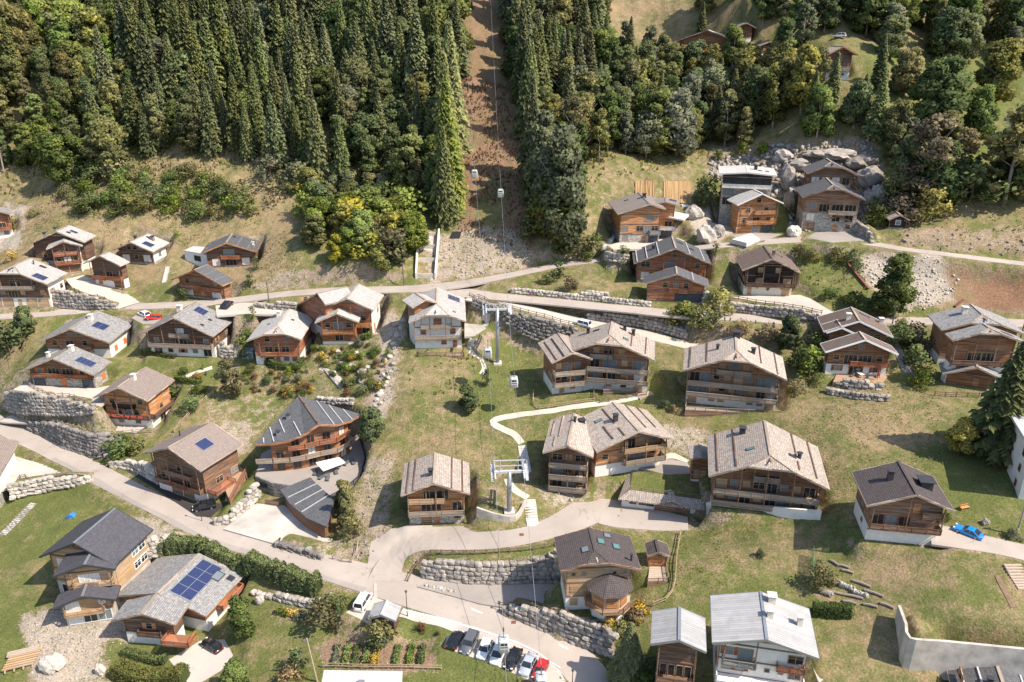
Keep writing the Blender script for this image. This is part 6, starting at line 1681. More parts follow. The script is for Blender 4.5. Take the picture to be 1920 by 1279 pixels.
 for z, i0, i1, mt in ((2.7, 0, 7, 'wood_grey'), (5.3, 2, 6, 'wood_red')):
  inn = [(wall[i][0], wall[i][1]) for i in range(i0, i1 + 1)]; ou = out[i0:i1 + 1]
  b = MB()
  for j in range(len(ou) - 1): b.prism([(*ou[j], z - .16), (*ou[j + 1], z - .16), (*inn[j + 1], z - .16), (*inn[j], z - .16)], (0, 0, .16))
  bo = b.build('balcony', M[mt], root); rb = MB(); railing(rb, ou, z); rb.build('railing', M[mt], bo)
 # stone terrace with garage underneath
 tp = [hitz(x, y, zt - .05) for x, y in ((478,893),(510,906),(548,912),(582,896),(618,938),(650,920),(676,897),(686,862),(676,826),(640,808),(560,815),(490,850))]
 b = MB(); b.prism([(p[0] - base[0], p[1] - base[1], -5.0) for p in tp], (0, 0, 4.95)); b.build('terrace', M['stone_dark'], root)
 b = MB(); b.prism([((p[0] - base[0]) * .985, (p[1] - base[1]) * .985 , -.045) for p in tp], (0, 0, .06)); b.build('terrace_deck', M['asphalt_grey'], root)
 rb = MB(); railing(rb, [(p[0] - base[0], p[1] - base[1]) for p in tp[4:9]], 0, .95, 'bars'); rb.build('railing', M['metal_dark'], root)
 for (x0, y0, x1, y1, z0, z1, mt) in ((486,912,530,918,-1.7,-.7,'glass'), (498,946,524,950,-3.1,-1.9,'wood_old')):
  A, B = hitz(x0, y0, zt + z0), hitz(x1, y1, zt + z0)
  b = MB(); b.prism([lc(A), lc(B), (B[0] - base[0], B[1] - base[1], z1), (A[0] - base[0], A[1] - base[1], z1)], (0, -.12, 0)); b.build('garage_opening', M[mt], root)
 A = [hitz(x, y, zt + 1.9) for x, y in ((592,868),(636,858),(648,868),(606,884))]
 b = MB(); b.prism([lc(p) for p in A], (0, 0, .12)); b.build('awning', M['fabric_white'], root)
 # garage wing with swept slate roof
 G = [(525,918,3.4),(581,895,5.1),(627,937,4.7),(613,988,3.7),(576,972,3.4),(543,944,3.3)]
 gp = [hitz(x, y, z) for x, y, z in G]
 b = MB(); b.prism([lc(p) for p in gp], (0, 0, -.3)); b.build('garage_roof', M['slate'], root)
 cen = sum(gp) / 6; b = MB(); q = [cen + (p - cen) * .86 for p in gp]
 V = [(p[0] - base[0], p[1] - base[1], -4.2) for p in q] + [(p[0] - base[0], p[1] - base[1], p[2] - base[2] - .25) for p in q]
 me = mesh_from('garage_wall', V, [(i, (i + 1) % 6, 6 + (i + 1) % 6, 6 + i) for i in range(6)]); me.materials.append(M['wood']); newobj('garage_wall', me, root)
 for t_ in (.3, .55, .8):
  p = gp[0] + (gp[4] - gp[0]) * t_; q_ = gp[1] + (gp[2] - gp[1]) * t_ ; up = np.array([0, 0, .1]); b = MB(); b.bar(lc(p + up), lc(q_ + up), .16, .14); b.build('snow_bar', M['metal_pale'], root)
 # green roofed garage
 zr = 9.2
 g = [hitz(x, y, zr) for x, y in ((1181,920),(1187,884),(1276,890),(1342,896),(1338,938))]
 base = np.array([g[0][0] + 8, g[0][1], 6.1]); root = empty('garage_block', tuple(base), 0, 'low white garage block with grass roof and shingled eaves', 'garage')
 lc = lambda p: (p[0] - base[0], p[1] - base[1], p[2] - base[2])
 b = MB(); b.prism([(p[0] - base[0], p[1] - base[1], -1.5) for p in g], (0, 0, zr - base[2] + 1.4)); b.build('wall', M['plaster'], root)
 b = MB(); b.prism([lc(p + np.array([0, 0, -.08])) for p in g], (0, 0, .2)); go = b.build('grass_roof', M['ground'], root)
 ca = go.data.color_attributes.new('g', 'FLOAT_COLOR', 'POINT')
 for d_ in ca.data: d_.color = (.42, 0, .5, 1)
 ez = 8.2
 e = [hitz(x, y, ez) for x, y in ((1159,936),(1322,956))]
 dirx = (e[1] - e[0]) / np.linalg.norm(e[1] - e[0])
 for nm, q in (('shingle_eave', [e[0], e[1], g[4] + np.array([-2.0, -.1, .2]), g[0] + np.array([0, 0, .2])]), ('shingle_eave', [hitz(1181, 878, ez + .3), e[0] + np.array([-.02, 0, .0]), g[0] + np.array([-.02, 0, .2]), g[1] + np.array([0, 0, .2])])):
  b = MB(); b.prism([lc(p) for p in q], (0, 0, -.22)); b.build(nm, M['shingle'], root)
 # gabled porch over the garage door
 pf = e[0] + (e[1] - e[0]) * .62
 for sg in (-1, 1):
  a1 = pf + dirx * sg * 3.2 + np.array([0, -.3, .05]); rg1 = pf + np.array([0, -.35, 1.35]); rb1 = pf + np.array([.3, 3.4, 1.35]); a2 = pf + dirx * sg * 1.0 + np.array([.3, 3.2, 1.0])
  b = MB(); b.prism([lc(p) for p in (rg1, a1, a2, rb1)], (0, 0, -.2)); b.build('porch_roof', M['shingle'], root)
 fw = [e[0] + (e[1] - e[0]) * t_ + np.array([.25, 1.0, 0]) for t_ in (.04, .96)]
 b = MB(); b.prism([(fw[0][0] - base[0], fw[0][1] - base[1], -1.5), (fw[1][0] - base[0], fw[1][1] - base[1], -1.5), (fw[1][0] - base[0], fw[1][1] - base[1], ez - base[2] + .3), (fw[0][0] - base[0], fw[0][1] - base[1], ez - base[2] + .3)], (0, .4, 0)); b.build('front_wall', M['plaster'], root)
 rz = math.atan2(dirx[1], dirx[0])
 for t_, w, h, z, kind in ((.14, 1.3, 1.1, .8, 's'), (.26, 1.3, 1.1, .8, 's'), (.36, 1.5, 1.0, .8, 'w'), (.58, 4.6, 2.0, .0, 'g'), (.80, 1.7, 1.9, 0, 'g')):
  p = fw[0] + (fw[1] - fw[0]) * t_; fm, gm, sm, dm = win_mesh(w, h, 'w'); me = {'s': sm, 'w': fm, 'g': dm}[kind]
  o = newobj({'s': 'shutter', 'w': 'window', 'g': 'garage_door'}[kind], me, root); setmat(o, M['wood_old']); o.location = (p[0] - base[0], p[1] - base[1] - .03, z); o.rotation_euler = (0, 0, rz)
  if kind == 'w': q = newobj('pane', gm, o); setmat(q, M['glass'])
 rb = MB(); railing(rb, [(g[0][0] - base[0], g[0][1] - base[1]), (g[4][0] - base[0], g[4][1] - base[1])], zr - base[2], .8, 'rails'); rb.build('roof_railing', M['fence_wood'], root)
 # white hotel at the right edge
 A = hit(1880, 862); B = hit(1909, 935); d = (B - A)[:2]; l = np.linalg.norm(d); u = d / l; nn = np.array([-u[1], u[0]]); nn = nn if nn[0] > 0 else -nn
 z0 = min(A[2], B[2]) - 1; h = A[2] + up_to(A, 778) - z0
 root = empty('hotel', (A[0], A[1], z0), 0, 'tall white rendered building cut by the right edge', 'building')
 c4 = [(0, 0), (u[0] * l, u[1] * l), (u[0] * l + nn[0] * 16, u[1] * l + nn[1] * 16), (nn[0] * 16, nn[1] * 16)]
 b = MB(); b.prism([(x, y, -3) for x, y in c4], (0, 0, h + 3)); b.build('wall', M['plaster'], root)
 cc = np.mean(np.array(c4), 0); b = MB(); b.prism([(cc[0] + (x - cc[0]) * 1.12, cc[1] + (y - cc[1]) * 1.16, h) for x, y in c4], (0, 0, .45)); b.build('roof', M['metal_pale'], root)
 rz = math.atan2(u[1], u[0])
 for k in range(3):
  for j in range(2):
   fm, gm, sm, dm = win_mesh(1.0, 1.3, 'w'); t_ = (.25 + .5 * j) * l; o = newobj('window', fm, root); setmat(o, M['wood_red']); o.location = (u[0] * t_ - nn[0] * .01, u[1] * t_ - nn[1] * .01, 1.8 + 2.9 * k); o.rotation_euler = (0, 0, rz)
   q = newobj('pane', gm, o); setmat(q, M['glass'])
 # flat white annexe beside the slate chalet
 z = 30.6; q = [hitz(x, y, z) for x, y in ((345,470),(362,462),(392,464),(389,478))]
 o0 = q[0]; root = empty('flat_annexe', (o0[0], o0[1], z - 3), 0, 'white flat roofed annexe with dark window beside the slate chalet', 'annexe')
 b = MB(); b.prism([(p[0] - o0[0], p[1] - o0[1], -1.5) for p in q], (0, 0, 4.3)); b.build('wall', M['plaster'], root)
 b = MB(); b.prism([(p[0] - o0[0], p[1] - o0[1], 2.8) for p in q], (0, 0, .25)); b.build('roof', M['membrane'], root)
 d = (q[3] - q[0])[:2]; fm, gm, sm, dm = win_mesh(2.6, 1.6, 'glassdoor')
 w = newobj('window', fm, root); setmat(w, M['metal_dark']); w.location = (d[0] * .55, d[1] * .55 - .02, .6); w.rotation_euler = (0, 0, math.atan2(d[1], d[0])); g_ = newobj('pane', gm, w); setmat(g_, M['glass'])
 z = 24.4; q = [hitz(x, y, z) for x, y in ((418,520),(420,508),(470,506),(472,516))]; o0 = q[0]
 root = empty('flat_annexe', (o0[0], o0[1], z - 3), 0, 'white terrace block with wooden shutter behind the slate garage chalet', 'annexe')
 b = MB(); b.prism([(p[0] - o0[0], p[1] - o0[1], -2.5) for p in q], (0, 0, 5.4)); b.build('wall', M['plaster'], root)
 b = MB(); b.prism([(p[0] - o0[0], p[1] - o0[1], 2.9) for p in q], (0, 0, .12)); b.build('roof_terrace', M['concrete_slab'], root)
 d = (q[3] - q[0])[:2]; s_ = newobj('shutter', win_mesh(1.4, 1.2, 'w')[2], root); setmat(s_, M['wood']); s_.location = (d[0] * .6, d[1] * .6 - .02, .6); s_.rotation_euler = (0, 0, math.atan2(d[1], d[0]))
 # bottom edge flat roof
 z = -.2; q = [hitz(x, y, z) for x, y in ((604,1290),(610,1257),(752,1259),(750,1292)) ]; o0 = q[0]
 root = empty('flat_garage', (o0[0], o0[1], z - 2.6), 0, 'flat pale roofed garage cut by the bottom edge below the vegetable garden', 'garage')
 b = MB(); b.prism([(p[0] - o0[0], p[1] - o0[1], -2) for p in q], (0, 0, 4.4)); b.build('wall', M['plaster'], root)
 b = MB(); cc = sum(q) / 4; b.prism([((cc[0] + (p[0] - cc[0]) * 1.04) - o0[0], (cc[1] + (p[1] - cc[1]) * 1.04) - o0[1], 2.4) for p in q], (0, 0, .2)); b.build('roof', M['membrane'], root)
 b = MB(); p = cc - o0; b.box(p[0] - .5, p[0] + .5, p[1] - 1.2, p[1] - .4, 2.6, 3.0); b.build('roof_vent', M['metal_grey'], root)
 # concrete chute above the road
 z0 = hit(798, 524); A = hit(782, 524); B = hit(815, 524); C = hit(786, 444); D = hit(822, 444)
 root = empty('concrete_chute', tuple(z0), 0, 'open concrete debris chute with cross sills above the upper road', 'chute')
 lc = lambda p: (p[0] - z0[0], p[1] - z0[1], p[2] - z0[2])
 for (p, q, sx) in ((A, C, -1), (B, D, 1)):
  b = MB(); b.prism([lc(p + np.array([0, 0, -1])), lc(q + np.array([0, 0, -1])), lc(q + np.array([0, 0, 2.4])), lc(p + np.array([0, 0, 1.8]))], (sx * .45, 0, 0)); b.build('side_wall', M['concrete_pale'], root)
 b = MB(); b.prism([lc(A + np.array([0, 0, -.5])), lc(B + np.array([0, 0, -.5])), lc(D + np.array([0, 0, -.1])), lc(C + np.array([0, 0, -.1]))], (0, 0, .35)); b.build('floor', M['concrete'], root)
 for t_ in (0.02, .38, .70, .98):
  p = A + (C - A) * t_; q = B + (D - B) * t_; b = MB(); b.prism([lc(p), lc(q), lc(q + np.array([0, 0, 1.3])), lc(p + np.array([0, 0, 1.3]))], (0, .4, 0)); b.build('sill', M['concrete'], root)
# ------------------------------------------------------------------ vegetation
def quads_mesh(name, C, A, B, tint, N=None):
 """leaf quads: centre C, half axes A,B (n,3); tint (n,)"""
 n = len(C)
 V = np.empty((n, 4, 3), np.float32)
 V[:, 0] = C - A - B * .6; V[:, 1] = C + A * .2 - B; V[:, 2] = C + A + B * .5; V[:, 3] = C - A * .3 + B
 Q = np.arange(n * 4, dtype=np.int32).reshape(n, 4)
 me = bpy.data.meshes.new(name)
 me.vertices.add(n * 4); me.vertices.foreach_set('co', V.ravel())
 me.loops.add(n * 4); me.loops.foreach_set('vertex_index', Q.ravel())
 me.polygons.add(n); me.polygons.foreach_set('loop_start', np.arange(0, n * 4, 4, dtype=np.int32)); me.polygons.foreach_set('loop_total', np.full(n, 4, np.int32))
 me.update(calc_edges=True)
 at = me.attributes.new('tint', 'FLOAT', 'POINT'); at.data.foreach_set('value', np.repeat(tint.astype(np.float32), 4))
 if N is not None:      # leaves shade with the surface of the clump they belong to
  g = np.cross(A, B); g /= np.linalg.norm(g, axis=1)[:, None] + 1e-9
  g *= np.sign((g * N).sum(1))[:, None]
  n3 = N / (np.linalg.norm(N, axis=1)[:, None] + 1e-9) * .75 + g * .45
  n3 /= np.linalg.norm(n3, axis=1)[:, None] + 1e-9
  flip = (np.cross(V[:, 1] - V[:, 0], V[:, 2] - V[:, 0]) * n3).sum(1) < 0
  Q2 = Q.copy(); Q2[flip] = Q2[flip][:, ::-1]; me.loops.foreach_set('vertex_index', Q2.ravel()); me.update(calc_edges=True)
  me.polygons.foreach_set('use_smooth', np.ones(n, bool))
  me.normals_split_custom_set_from_vertices(np.repeat(n3, 4, axis=0).astype(np.float32))
 return me
def rand_axes(rng, n, up=0.0):
 a = rng.normal(size=(n, 3)); a /= np.linalg.norm(a, axis=1)[:, None]
 b = rng.normal(size=(n, 3)); b -= (a * b).sum(1)[:, None] * a; b /= np.linalg.norm(b, axis=1)[:, None]
 return a, b
def spruce_mesh(seed, h=26.0, R=3.6, full=1.0):
 rng = np.random.RandomState(seed); C = []; A = []; B = []; T = []
 z = h * .06
 while z < h - .4:
  f = 1 - z / h; r0 = R * (f ** .88) * (0.75 + .25 * min(1, z / (h * .18))) + .15
  nb = int(5 + 5 * f ** .5); a0 = rng.rand() * 6.28
  for k in range(nb):
   if rng.rand() > full: continue
   az = a0 + 6.283 * (k + rng.uniform(-.35, .35)) / nb; r = r0 * rng.uniform(.72, 1.18); zz = z + rng.uniform(-.25, .25)
   dr = np.array([math.cos(az), math.sin(az), 0]); lat = np.array([-dr[1], dr[0], 0])
   ns = max(2, int(r / .42)); tb = rng.uniform(.25, .8)
   droop = rng.uniform(.28, .5)
   for i in range(ns):
    t = (i + .6) / ns
    if t < .22 and r > 1.6: continue
    p = dr * r * t + np.array([0, 0, zz + .10 * r * t - droop * r * t ** 1.7])
    w = (.62 * (1 - .55 * t) + .12) * min(1, r / 2 + .35)
    for sgn in (-1, 1):
     q = p + lat * sgn * w * .45 + rng.normal(size=3) * .06
     a = dr * .38 + lat * sgn * .24 + np.array([0, 0, -.16 - .22 * t]); b = lat * sgn * w * .55 + np.array([0, 0, -.22]) - dr * .1
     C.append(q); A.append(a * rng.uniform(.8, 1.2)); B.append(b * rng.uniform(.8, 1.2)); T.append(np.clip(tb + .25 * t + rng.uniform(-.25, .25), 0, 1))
  z += rng.uniform(.45, .66) * (1.15 - .35 * z / h)
 # leader
 for i in range(10):
  C.append(np.array([0, 0, h - .6 + .08 * i])); a, b = rand_axes(rng, 1); A.append(np.array([0, 0, .25])); B.append(b[0] * .16); T.append(.6)
 C = np.array(C); N = C.copy(); N[:, 2] = .55 * np.linalg.norm(C[:, :2], axis=1) + .2
 return quads_mesh('crown', C, np.array(A), np.array(B), np.array(T), N)
def broad_mesh(seed, h=14.0, R=4.6, z0=.2, lobes=26, per=230, leaf=.34, lob=(1.1, 2.0), taper=0.0):
 rng = np.random.RandomState(seed); C = []; T = []; NN = []
 zc = h * (z0 + (1 - z0) / 2); hz = h * (1 - z0) / 2
 for k in range(lobes):
  d = rng.normal(size=3); d /= np.linalg.norm(d); rr = rng.uniform(.45, .95) if k else .2
  fz = (k + .5) / lobes if lobes > 12 else rng.rand(); fz = z0 + (1 - z0) * (.06 + .86 * fz)
  prof = math.sin(math.pi * min(1, .12 + .88 * (fz - z0) / (1 - z0)) ** .8) ** .6; a_ = rng.rand() * 6.283; rr = rng.uniform(.25, .95) ** .6
  c = np.array([math.cos(a_) * R * .78 * rr * prof, math.sin(a_) * R * .78 * rr * prof, h * fz])
  tp = 1 - taper * max(0, (c[2] - h * .3) / h); c[:2] *= tp
  lr = rng.uniform(*lob) * (R / 4.6) * (1 - .3 * max(0, d[2]) * (taper > 0))
  n = int(per * (lr / 1.5) ** 2 * (4.6 / R) ** .3)
  e = rng.normal(size=(n, 3)); e /= np.linalg.norm(e, axis=1)[:, None]
  rad = lr * (rng.uniform(.62, 1.08, n) + .12 * rng.normal(size=n))
  P = c + e * rad[:, None] * np.array([1, 1, .8]); tb = rng.uniform(.2, .75)
  cd = P - np.array([0, 0, h * .45]); NN.append(e * 1.0 + .9 * cd / (np.linalg.norm(cd, axis=1)[:, None] + .1))
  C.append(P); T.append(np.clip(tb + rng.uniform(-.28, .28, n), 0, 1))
 C = np.concatenate(C); T = np.concatenate(T); NN = np.concatenate(NN); n = len(C)
 a, b = rand_axes(rng, n); s = leaf * rng.uniform(.7, 1.35, n)[:, None]
 keep = C[:, 2] > .12 * h * z0
 return quads_mesh('crown', C[keep], (a * s)[keep], (b * s * .75)[keep], T[keep], NN[keep])
def trunk_mesh(seed, h, r, limbs=5, top=.9):
 rg = random.Random(seed); b = MB(); pts = [(rg.uniform(-.1, .1) * i * r * 2, rg.uniform(-.1, .1) * i * r * 2, -.6 + (h * top + .6) * i / 5) for i in range(6)]
 b.tube(pts, [r * 1.25, r, r * .82, r * .62, r * .4, r * .15], 8)
 for k in range(limbs):
  z = h * rg.uniform(.3, .7); a = rg.uniform(0, 6.28); l = h * rg.uniform(.14, .26)
  b.tube([(0, 0, z), (math.cos(a) * l * .6, math.sin(a) * l * .6, z + l * .5), (math.cos(a) * l, math.sin(a) * l, z + l)], [r * .42, r * .28, r * .08], 6)
 return mesh_from('trunk', b.v, b.f, True)
TREES = {'spruce': [(spruce_mesh(i, 26, R, fl), trunk_mesh(i, 26, .34, 0, .97), 26) for i, (R, fl) in enumerate(((4.3, 1), (3.8, 1), (4.9, .97), (3.5, .95), (4.1, .9)))],
   'broad': [(broad_mesh(20 + i, 14, R, z0, lobes=lb), trunk_mesh(20 + i, 14, .22, 4), 14) for i, (R, z0, lb) in enumerate(((4.6, .06, 32), (4.0, .04, 28), (5.0, .08, 36), (4.3, .03, 30)))],
   'tall': [(broad_mesh(40 + i, 20, R, .05, lobes=lb, per=190, taper=.5), trunk_mesh(40 + i, 20, .26, 3), 20) for i, (R, lb) in enumerate(((4.1, 46), (3.6, 40), (4.6, 50), (3.8, 42)))],
   'thin': [(broad_mesh(60 + i, 16, 4.0, .08, lobes=34, per=130, leaf=.28, lob=(.9, 1.7), taper=.3), trunk_mesh(60 + i, 16, .2, 7), 16) for i in range(3)],
   'shrub': [(broad_mesh(80 + i, 3.0, 1.9, .0, lobes=13, per=170, leaf=.15, lob=(1.4, 2.2)), trunk_mesh(80 + i, 3.0, .06, 4, .7), 3.0) for i in range(4)],
   'dome': [(broad_mesh(90 + i, 3.0, 1.7, .0, lobes=10, per=240, leaf=.12, lob=(1.9, 2.6)), trunk_mesh(90 + i, 3.0, .06, 3, .7), 3.0) for i in range(3)],
   'cone': [(broad_mesh(95 + i, 4.0, 1.0, .0, lobes=16, per=150, leaf=.13, lob=(1.6, 2.6), taper=.75), trunk_mesh(95 + i, 4.0, .06, 0, .8), 4.0) for i in range(2)]}
NAMES = {'spruce': ('spruce_tree', 'tree'), 'broad': ('round_tree', 'tree'), 'tall': ('slender_tree', 'tree'), 'thin': ('feathery_tree', 'tree'), 'shrub': ('shrub', 'shrub'), 'dome': ('shrub', 'shrub'), 'cone': ('conical_shrub', 'shrub')}
prng = random.Random(11)
def tree(kind, P, h, mat, label, group=None, wide=1.0, trunk='trunk'):
 cr, tr, hh = prng.choice(TREES[kind]); nm, cat = NAMES[kind]; s = h / hh
 root = empty(nm, (P[0], P[1], P[2] - .05), prng.uniform(0, 6.28), label, cat, group); w = s * wide
 root.scale = (w, w, s)
 o = newobj('crown', cr, root); setmat(o, M[mat])
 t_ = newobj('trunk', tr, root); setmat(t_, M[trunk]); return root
def tree_px(kind, x, y, ty, mat, label, group=None, wide=1.0, trunk='trunk'):
 P = hit(x, y); return tree(kind, P, max(.5, up_to(P, ty)), mat, label, group, wide, trunk)
def scatter(poly, spacing, fn, seed, ymax=400, jit=.45, avoid=True):
 """jittered grid over the ground points that project into poly"""
 rg = random.Random(seed); xs = [p[0] for p in poly]; ys = [p[1] for p in poly]
 X = np.arange(-260, 260, spacing); Y = np.arange(95, ymax, spacing); pts = []
 for j, yy in enumerate(Y):
  for xx in X: pts.append((xx + rg.uniform(-jit, jit) * spacing + (spacing / 2 if j % 2 else 0), yy + rg.uniform(-jit, jit) * spacing))
 A = np.array(pts); Z = hgt(A[:, 0], A[:, 1]); Q = proj(np.stack([A[:, 0], A[:, 1], Z], -1)); m = inpoly(poly, Q[:, 0], Q[:, 1])
 if avoid and m.any():
  for L in ROADL.values():
   d, i, s = seg_dist(L, A[m][:, 0], A[m][:, 1]); k = np.nonzero(m)[0]; m[k[d < lerp_idx(L[:, 3], i) / 2 + .8]] = False
   if not m.any(): break
  for (n_, l_, f, o, ws) in PENDING:
   if not m.any(): break
   k = np.nonzero(m)[0]; m[k[inpoly(footprint(f, 1.2), A[m][:, 0], A[m][:, 1])]] = False
   for g, wo in ws:
    k = np.nonzero(m)[0]
    if len(k): m[k[inpoly(footprint(g, .8), A[m][:, 0], A[m][:, 1])]] = False
  for P in PADP:
   if not m.any(): break
   k = np.nonzero(m)[0]; m[k[inpoly(P, A[m][:, 0], A[m][:, 1])]] = False
 for (x, y), z, q in zip(A[m], Z[m], Q[m]): fn(np.array([x, y, z]), q, rg)
def hedge(px, h, w, mat, label, dens=46, leaf=.13, boxy=True):
 P = np.array([hit(x, y) for x, y in px]); L = smooth_line(P, .4); rng = np.random.RandomState(len(label)); o = L[0]
 S = np.concatenate([[0], np.cumsum(np.hypot(np.diff(L[:, 0]), np.diff(L[:, 1])))]); n = int(S[-1] * (2 * h + w) * dens)
 s = rng.rand(n) * S[-1]; x, y = np.interp(s, S, L[:, 0]), np.interp(s, S, L[:, 1]); z = hgt(x, y)
 i = np.clip(np.searchsorted(S, s), 1, len(L) - 1); d = L[i, :2] - L[i - 1, :2]; d /= np.linalg.norm(d, axis=1)[:, None] + 1e-9; nn = np.stack([-d[:, 1], d[:, 0]], -1)
 u = rng.rand(n) * (2 * h + w); lump = 1 + .22 * np.sin(s * 2.1 + 3 * np.sin(s * .7)) * (0.3 if boxy else 1)
 off = np.where(u < h, -w / 2, np.where(u < 2 * h, w / 2, u - 2 * h - w / 2)); zz = np.where(u < 2 * h, np.mod(u, h), h) * lump
 rad = 1 - .25 * (zz / h) ** 3
 C = np.stack([x + nn[:, 0] * off * rad * lump, y + nn[:, 1] * off * rad * lump, z + zz], -1) + rng.normal(size=(n, 3)) * .07 - o[:3]
 a, b = rand_axes(rng, n); sz = leaf * rng.uniform(.7, 1.4, n)[:, None]
 NH = np.stack([nn[:, 0] * np.sign(off) * (u < 2 * h), nn[:, 1] * np.sign(off) * (u < 2 * h), (u >= 2 * h) * 1.0 + .3], -1)
 me = quads_mesh('hedge', C, a * sz, b * sz * .8, np.clip(.5 + rng.uniform(-.4, .4, n), 0, 1), NH); me.materials.append(M[mat])
 root = newobj('hedge', me); root.location = tuple(o[:3]); tag(root, label, 'hedge')
 b_ = MB()
 for k in range(0, len(L) - 3, 3):
  p, q = L[k], L[min(k + 3, len(L) - 1)]
  b_.bar((p[0] - o[0], p[1] - o[1], float(hgt(p[0], p[1])) - o[2] + h * .38), (q[0] - o[0], q[1] - o[1], float(hgt(q[0], q[1])) - o[2] + h * .38), w * .75, h * .8)
 b_.build('stems', M['leaf_hedge'], root)

def build_forest():
 GL = 'trees of the dense forest left of the lift cutting'; GR = 'trees of the wood right of the lift cutting'
 LS = 'tall dark spruce in the dense forest left of the lift cutting'; LB = 'leafy tree in the forest left of the lift cutting'; LG = 'grey green leafy tree among the spruces left of the lift cutting'; LO = 'olive brown leafy tree in the forest left of the lift cutting'
 def left(P, q, rg):
  x, y = q; u = rg.random()
  edge = y > 250
  if y < -5 or x < -210: return
  if 240 < x < 640: ps = .84
  elif x < 240: ps = .08 if y > 80 else .3
  else: ps = .42
  if x > 790: ps = .25
  where = 'at the forest edge above the dry slope' if edge and x < 560 else ('behind the thicket by the concrete chute' if edge else ('beside the lift cutting, left of the ropes' if x > 780 else ('in the mixed wood around the dead trunks' if x < 230 else ('in the spruce stand above the dry slope' if x < 640 else 'in the mixed wood between spruces and lift cutting'))))
  if u < ps:
   h = rg.uniform(20, 33) * (.8 if edge else 1); w = rg.uniform(.95, 1.35)
   look = ('very tall' if h > 29 else ('tall' if h > 24 else 'shorter')) + (' broad' if w > 1.15 else ' slim')
   tree('spruce', P, h, 'leaf_spruce', look + ' dark spruce ' + where, GL, w)
  else:
   m = rg.choice(['leaf_green', 'leaf_green', 'leaf_grey', 'leaf_olive', 'leaf_hedge'] if x > 240 else ['leaf_green', 'leaf_olive', 'leaf_olive', 'leaf_green', 'leaf_bright']); k = rg.choice(['broad', 'tall', 'tall'])
   look = {'leaf_green': 'mid green', 'leaf_grey': 'grey green', 'leaf_olive': 'olive', 'leaf_hedge': 'dark green', 'leaf_bright': 'light green'}[m] + (' round' if k == 'broad' else ' slender')
   tree(k, P, rg.uniform(14, 22) * (.9 if edge else 1), m, look + ' leafy tree ' + where, GL, rg.uniform(.95, 1.25))
 scatter([(-260,-70),(866,-70),(860,100),(852,250),(850,395),(800,435),(740,380),(690,352),(620,350),(560,330),(430,318),(330,300),(240,295),(215,340),(120,352),(60,330),(-260,340)], 7.1, left, 1, 420)
 RS = 'dark spruce in the wood right of the lift cutting'; RB = 'leafy green tree in the wood right of the lift cutting'; RO = 'olive brown leafy tree in the wood right of the lift cutting'; RY = 'yellowing leafy tree in the wood right of the lift cutting'; RG = 'grey green feathery tree in the wood right of the lift cutting'
 def right(P, q, rg):
  x, y = q; u = rg.random(); top = y < 150
  if y < -5: return
  ps = .6 if x < 1120 and y < 230 else .16
  where = 'beside the lift cutting, right of the ropes' if x < 1080 else ('below the bare upper meadow' if x < 1300 and y < 170 else ('above the reed mats and amber chalet' if x < 1330 else 'above the modern stone house and rock face'))
  if u < ps: tree('spruce', P, rg.uniform(19, 27) * (.7 if x > 1120 else 1), 'leaf_spruce', ('dark spruce ' if rg.random() < .5 else 'tall dark spruce ') + where, GR, rg.uniform(1.0, 1.35))
  else:
   m = rg.choice(['leaf_green', 'leaf_green', 'leaf_olive', 'leaf_olive', 'leaf_hedge', 'leaf_grey']) if x < 1350 else rg.choice(['leaf_olive', 'leaf_yellow', 'leaf_green', 'leaf_olive', 'leaf_green'])
   k = rg.choice(['broad', 'tall', 'tall', 'thin'])
   hmax = (10, 14) if (top and x > 1130) else (13, 21)
   look = {'leaf_green': 'mid green', 'leaf_grey': 'grey green', 'leaf_olive': 'olive', 'leaf_hedge': 'dark green', 'leaf_yellow': 'yellowing'}[m] + {'broad': ' round', 'tall': ' slender', 'thin': ' feathery'}[k]
   tree(k, P, rg.uniform(*hmax), m, look + ' leafy tree ' + where, GR, rg.uniform(.95, 1.2), 'trunk_pale')
 scatter([(948,-70),(1136,-70),(1142,90),(1200,120),(1290,125),(1420,150),(1545,160),(1640,235),(1640,262),(1480,262),(1400,278),(1330,285),(1290,292),(1200,305),(1108,325),(1085,400),(1050,455),(1005,470),(992,330),(975,200),(958,80)], 6.0, right, 2, 420)
 def upper(P, q, rg):
  x, y = q
  if y < -5 or x > 1990: return
  m = rg.choice(['leaf_green', 'leaf_olive', 'leaf_hedge', 'leaf_green', 'leaf_grey']); k = rg.choice(['broad', 'broad', 'tall', 'thin'])
  look = {'leaf_green': 'mid green', 'leaf_grey': 'grey green', 'leaf_olive': 'olive', 'leaf_hedge': 'dark green', 'leaf_brown': 'brown'}[m] + {'broad': ' round', 'tall': ' slender', 'thin': ' feathery'}[k]
  tree(k, P, rg.uniform(11, 19), m, look + (' leafy tree in the copse along the upper lane' if y < 150 else ' leafy tree beside the shaded upper meadow'), 'copse trees on the upper right slope', rg.uniform(1.0, 1.3))
 scatter([(1310,-40),(1990,-40),(1990,150),(1900,160),(1780,130),(1660,140),(1640,85),(1600,52),(1500,50),(1480,130),(1420,60),(1310,35)], 10.0, upper, 31, 420)
 scatter([(1640,150),(1760,150),(1740,225),(1650,240)], 12.0, upper, 32, 420)
 def rmead(P, q, rg):
  m = rg.choice(['leaf_olive', 'leaf_brown', 'leaf_green', 'leaf_olive', 'leaf_grey']); k = rg.choice(['thin', 'broad', 'thin'])
  look = {'leaf_green': 'mid green', 'leaf_grey': 'grey green', 'leaf_olive': 'olive', 'leaf_brown': 'brown'}[m] + {'broad': ' round', 'thin': ' feathery'}[k]
  tree(k, P, rg.uniform(10, 17), m, look + ' tree in the belt above the dry right meadow', 'tree belt above the dry right meadow', rg.uniform(1.0, 1.3))
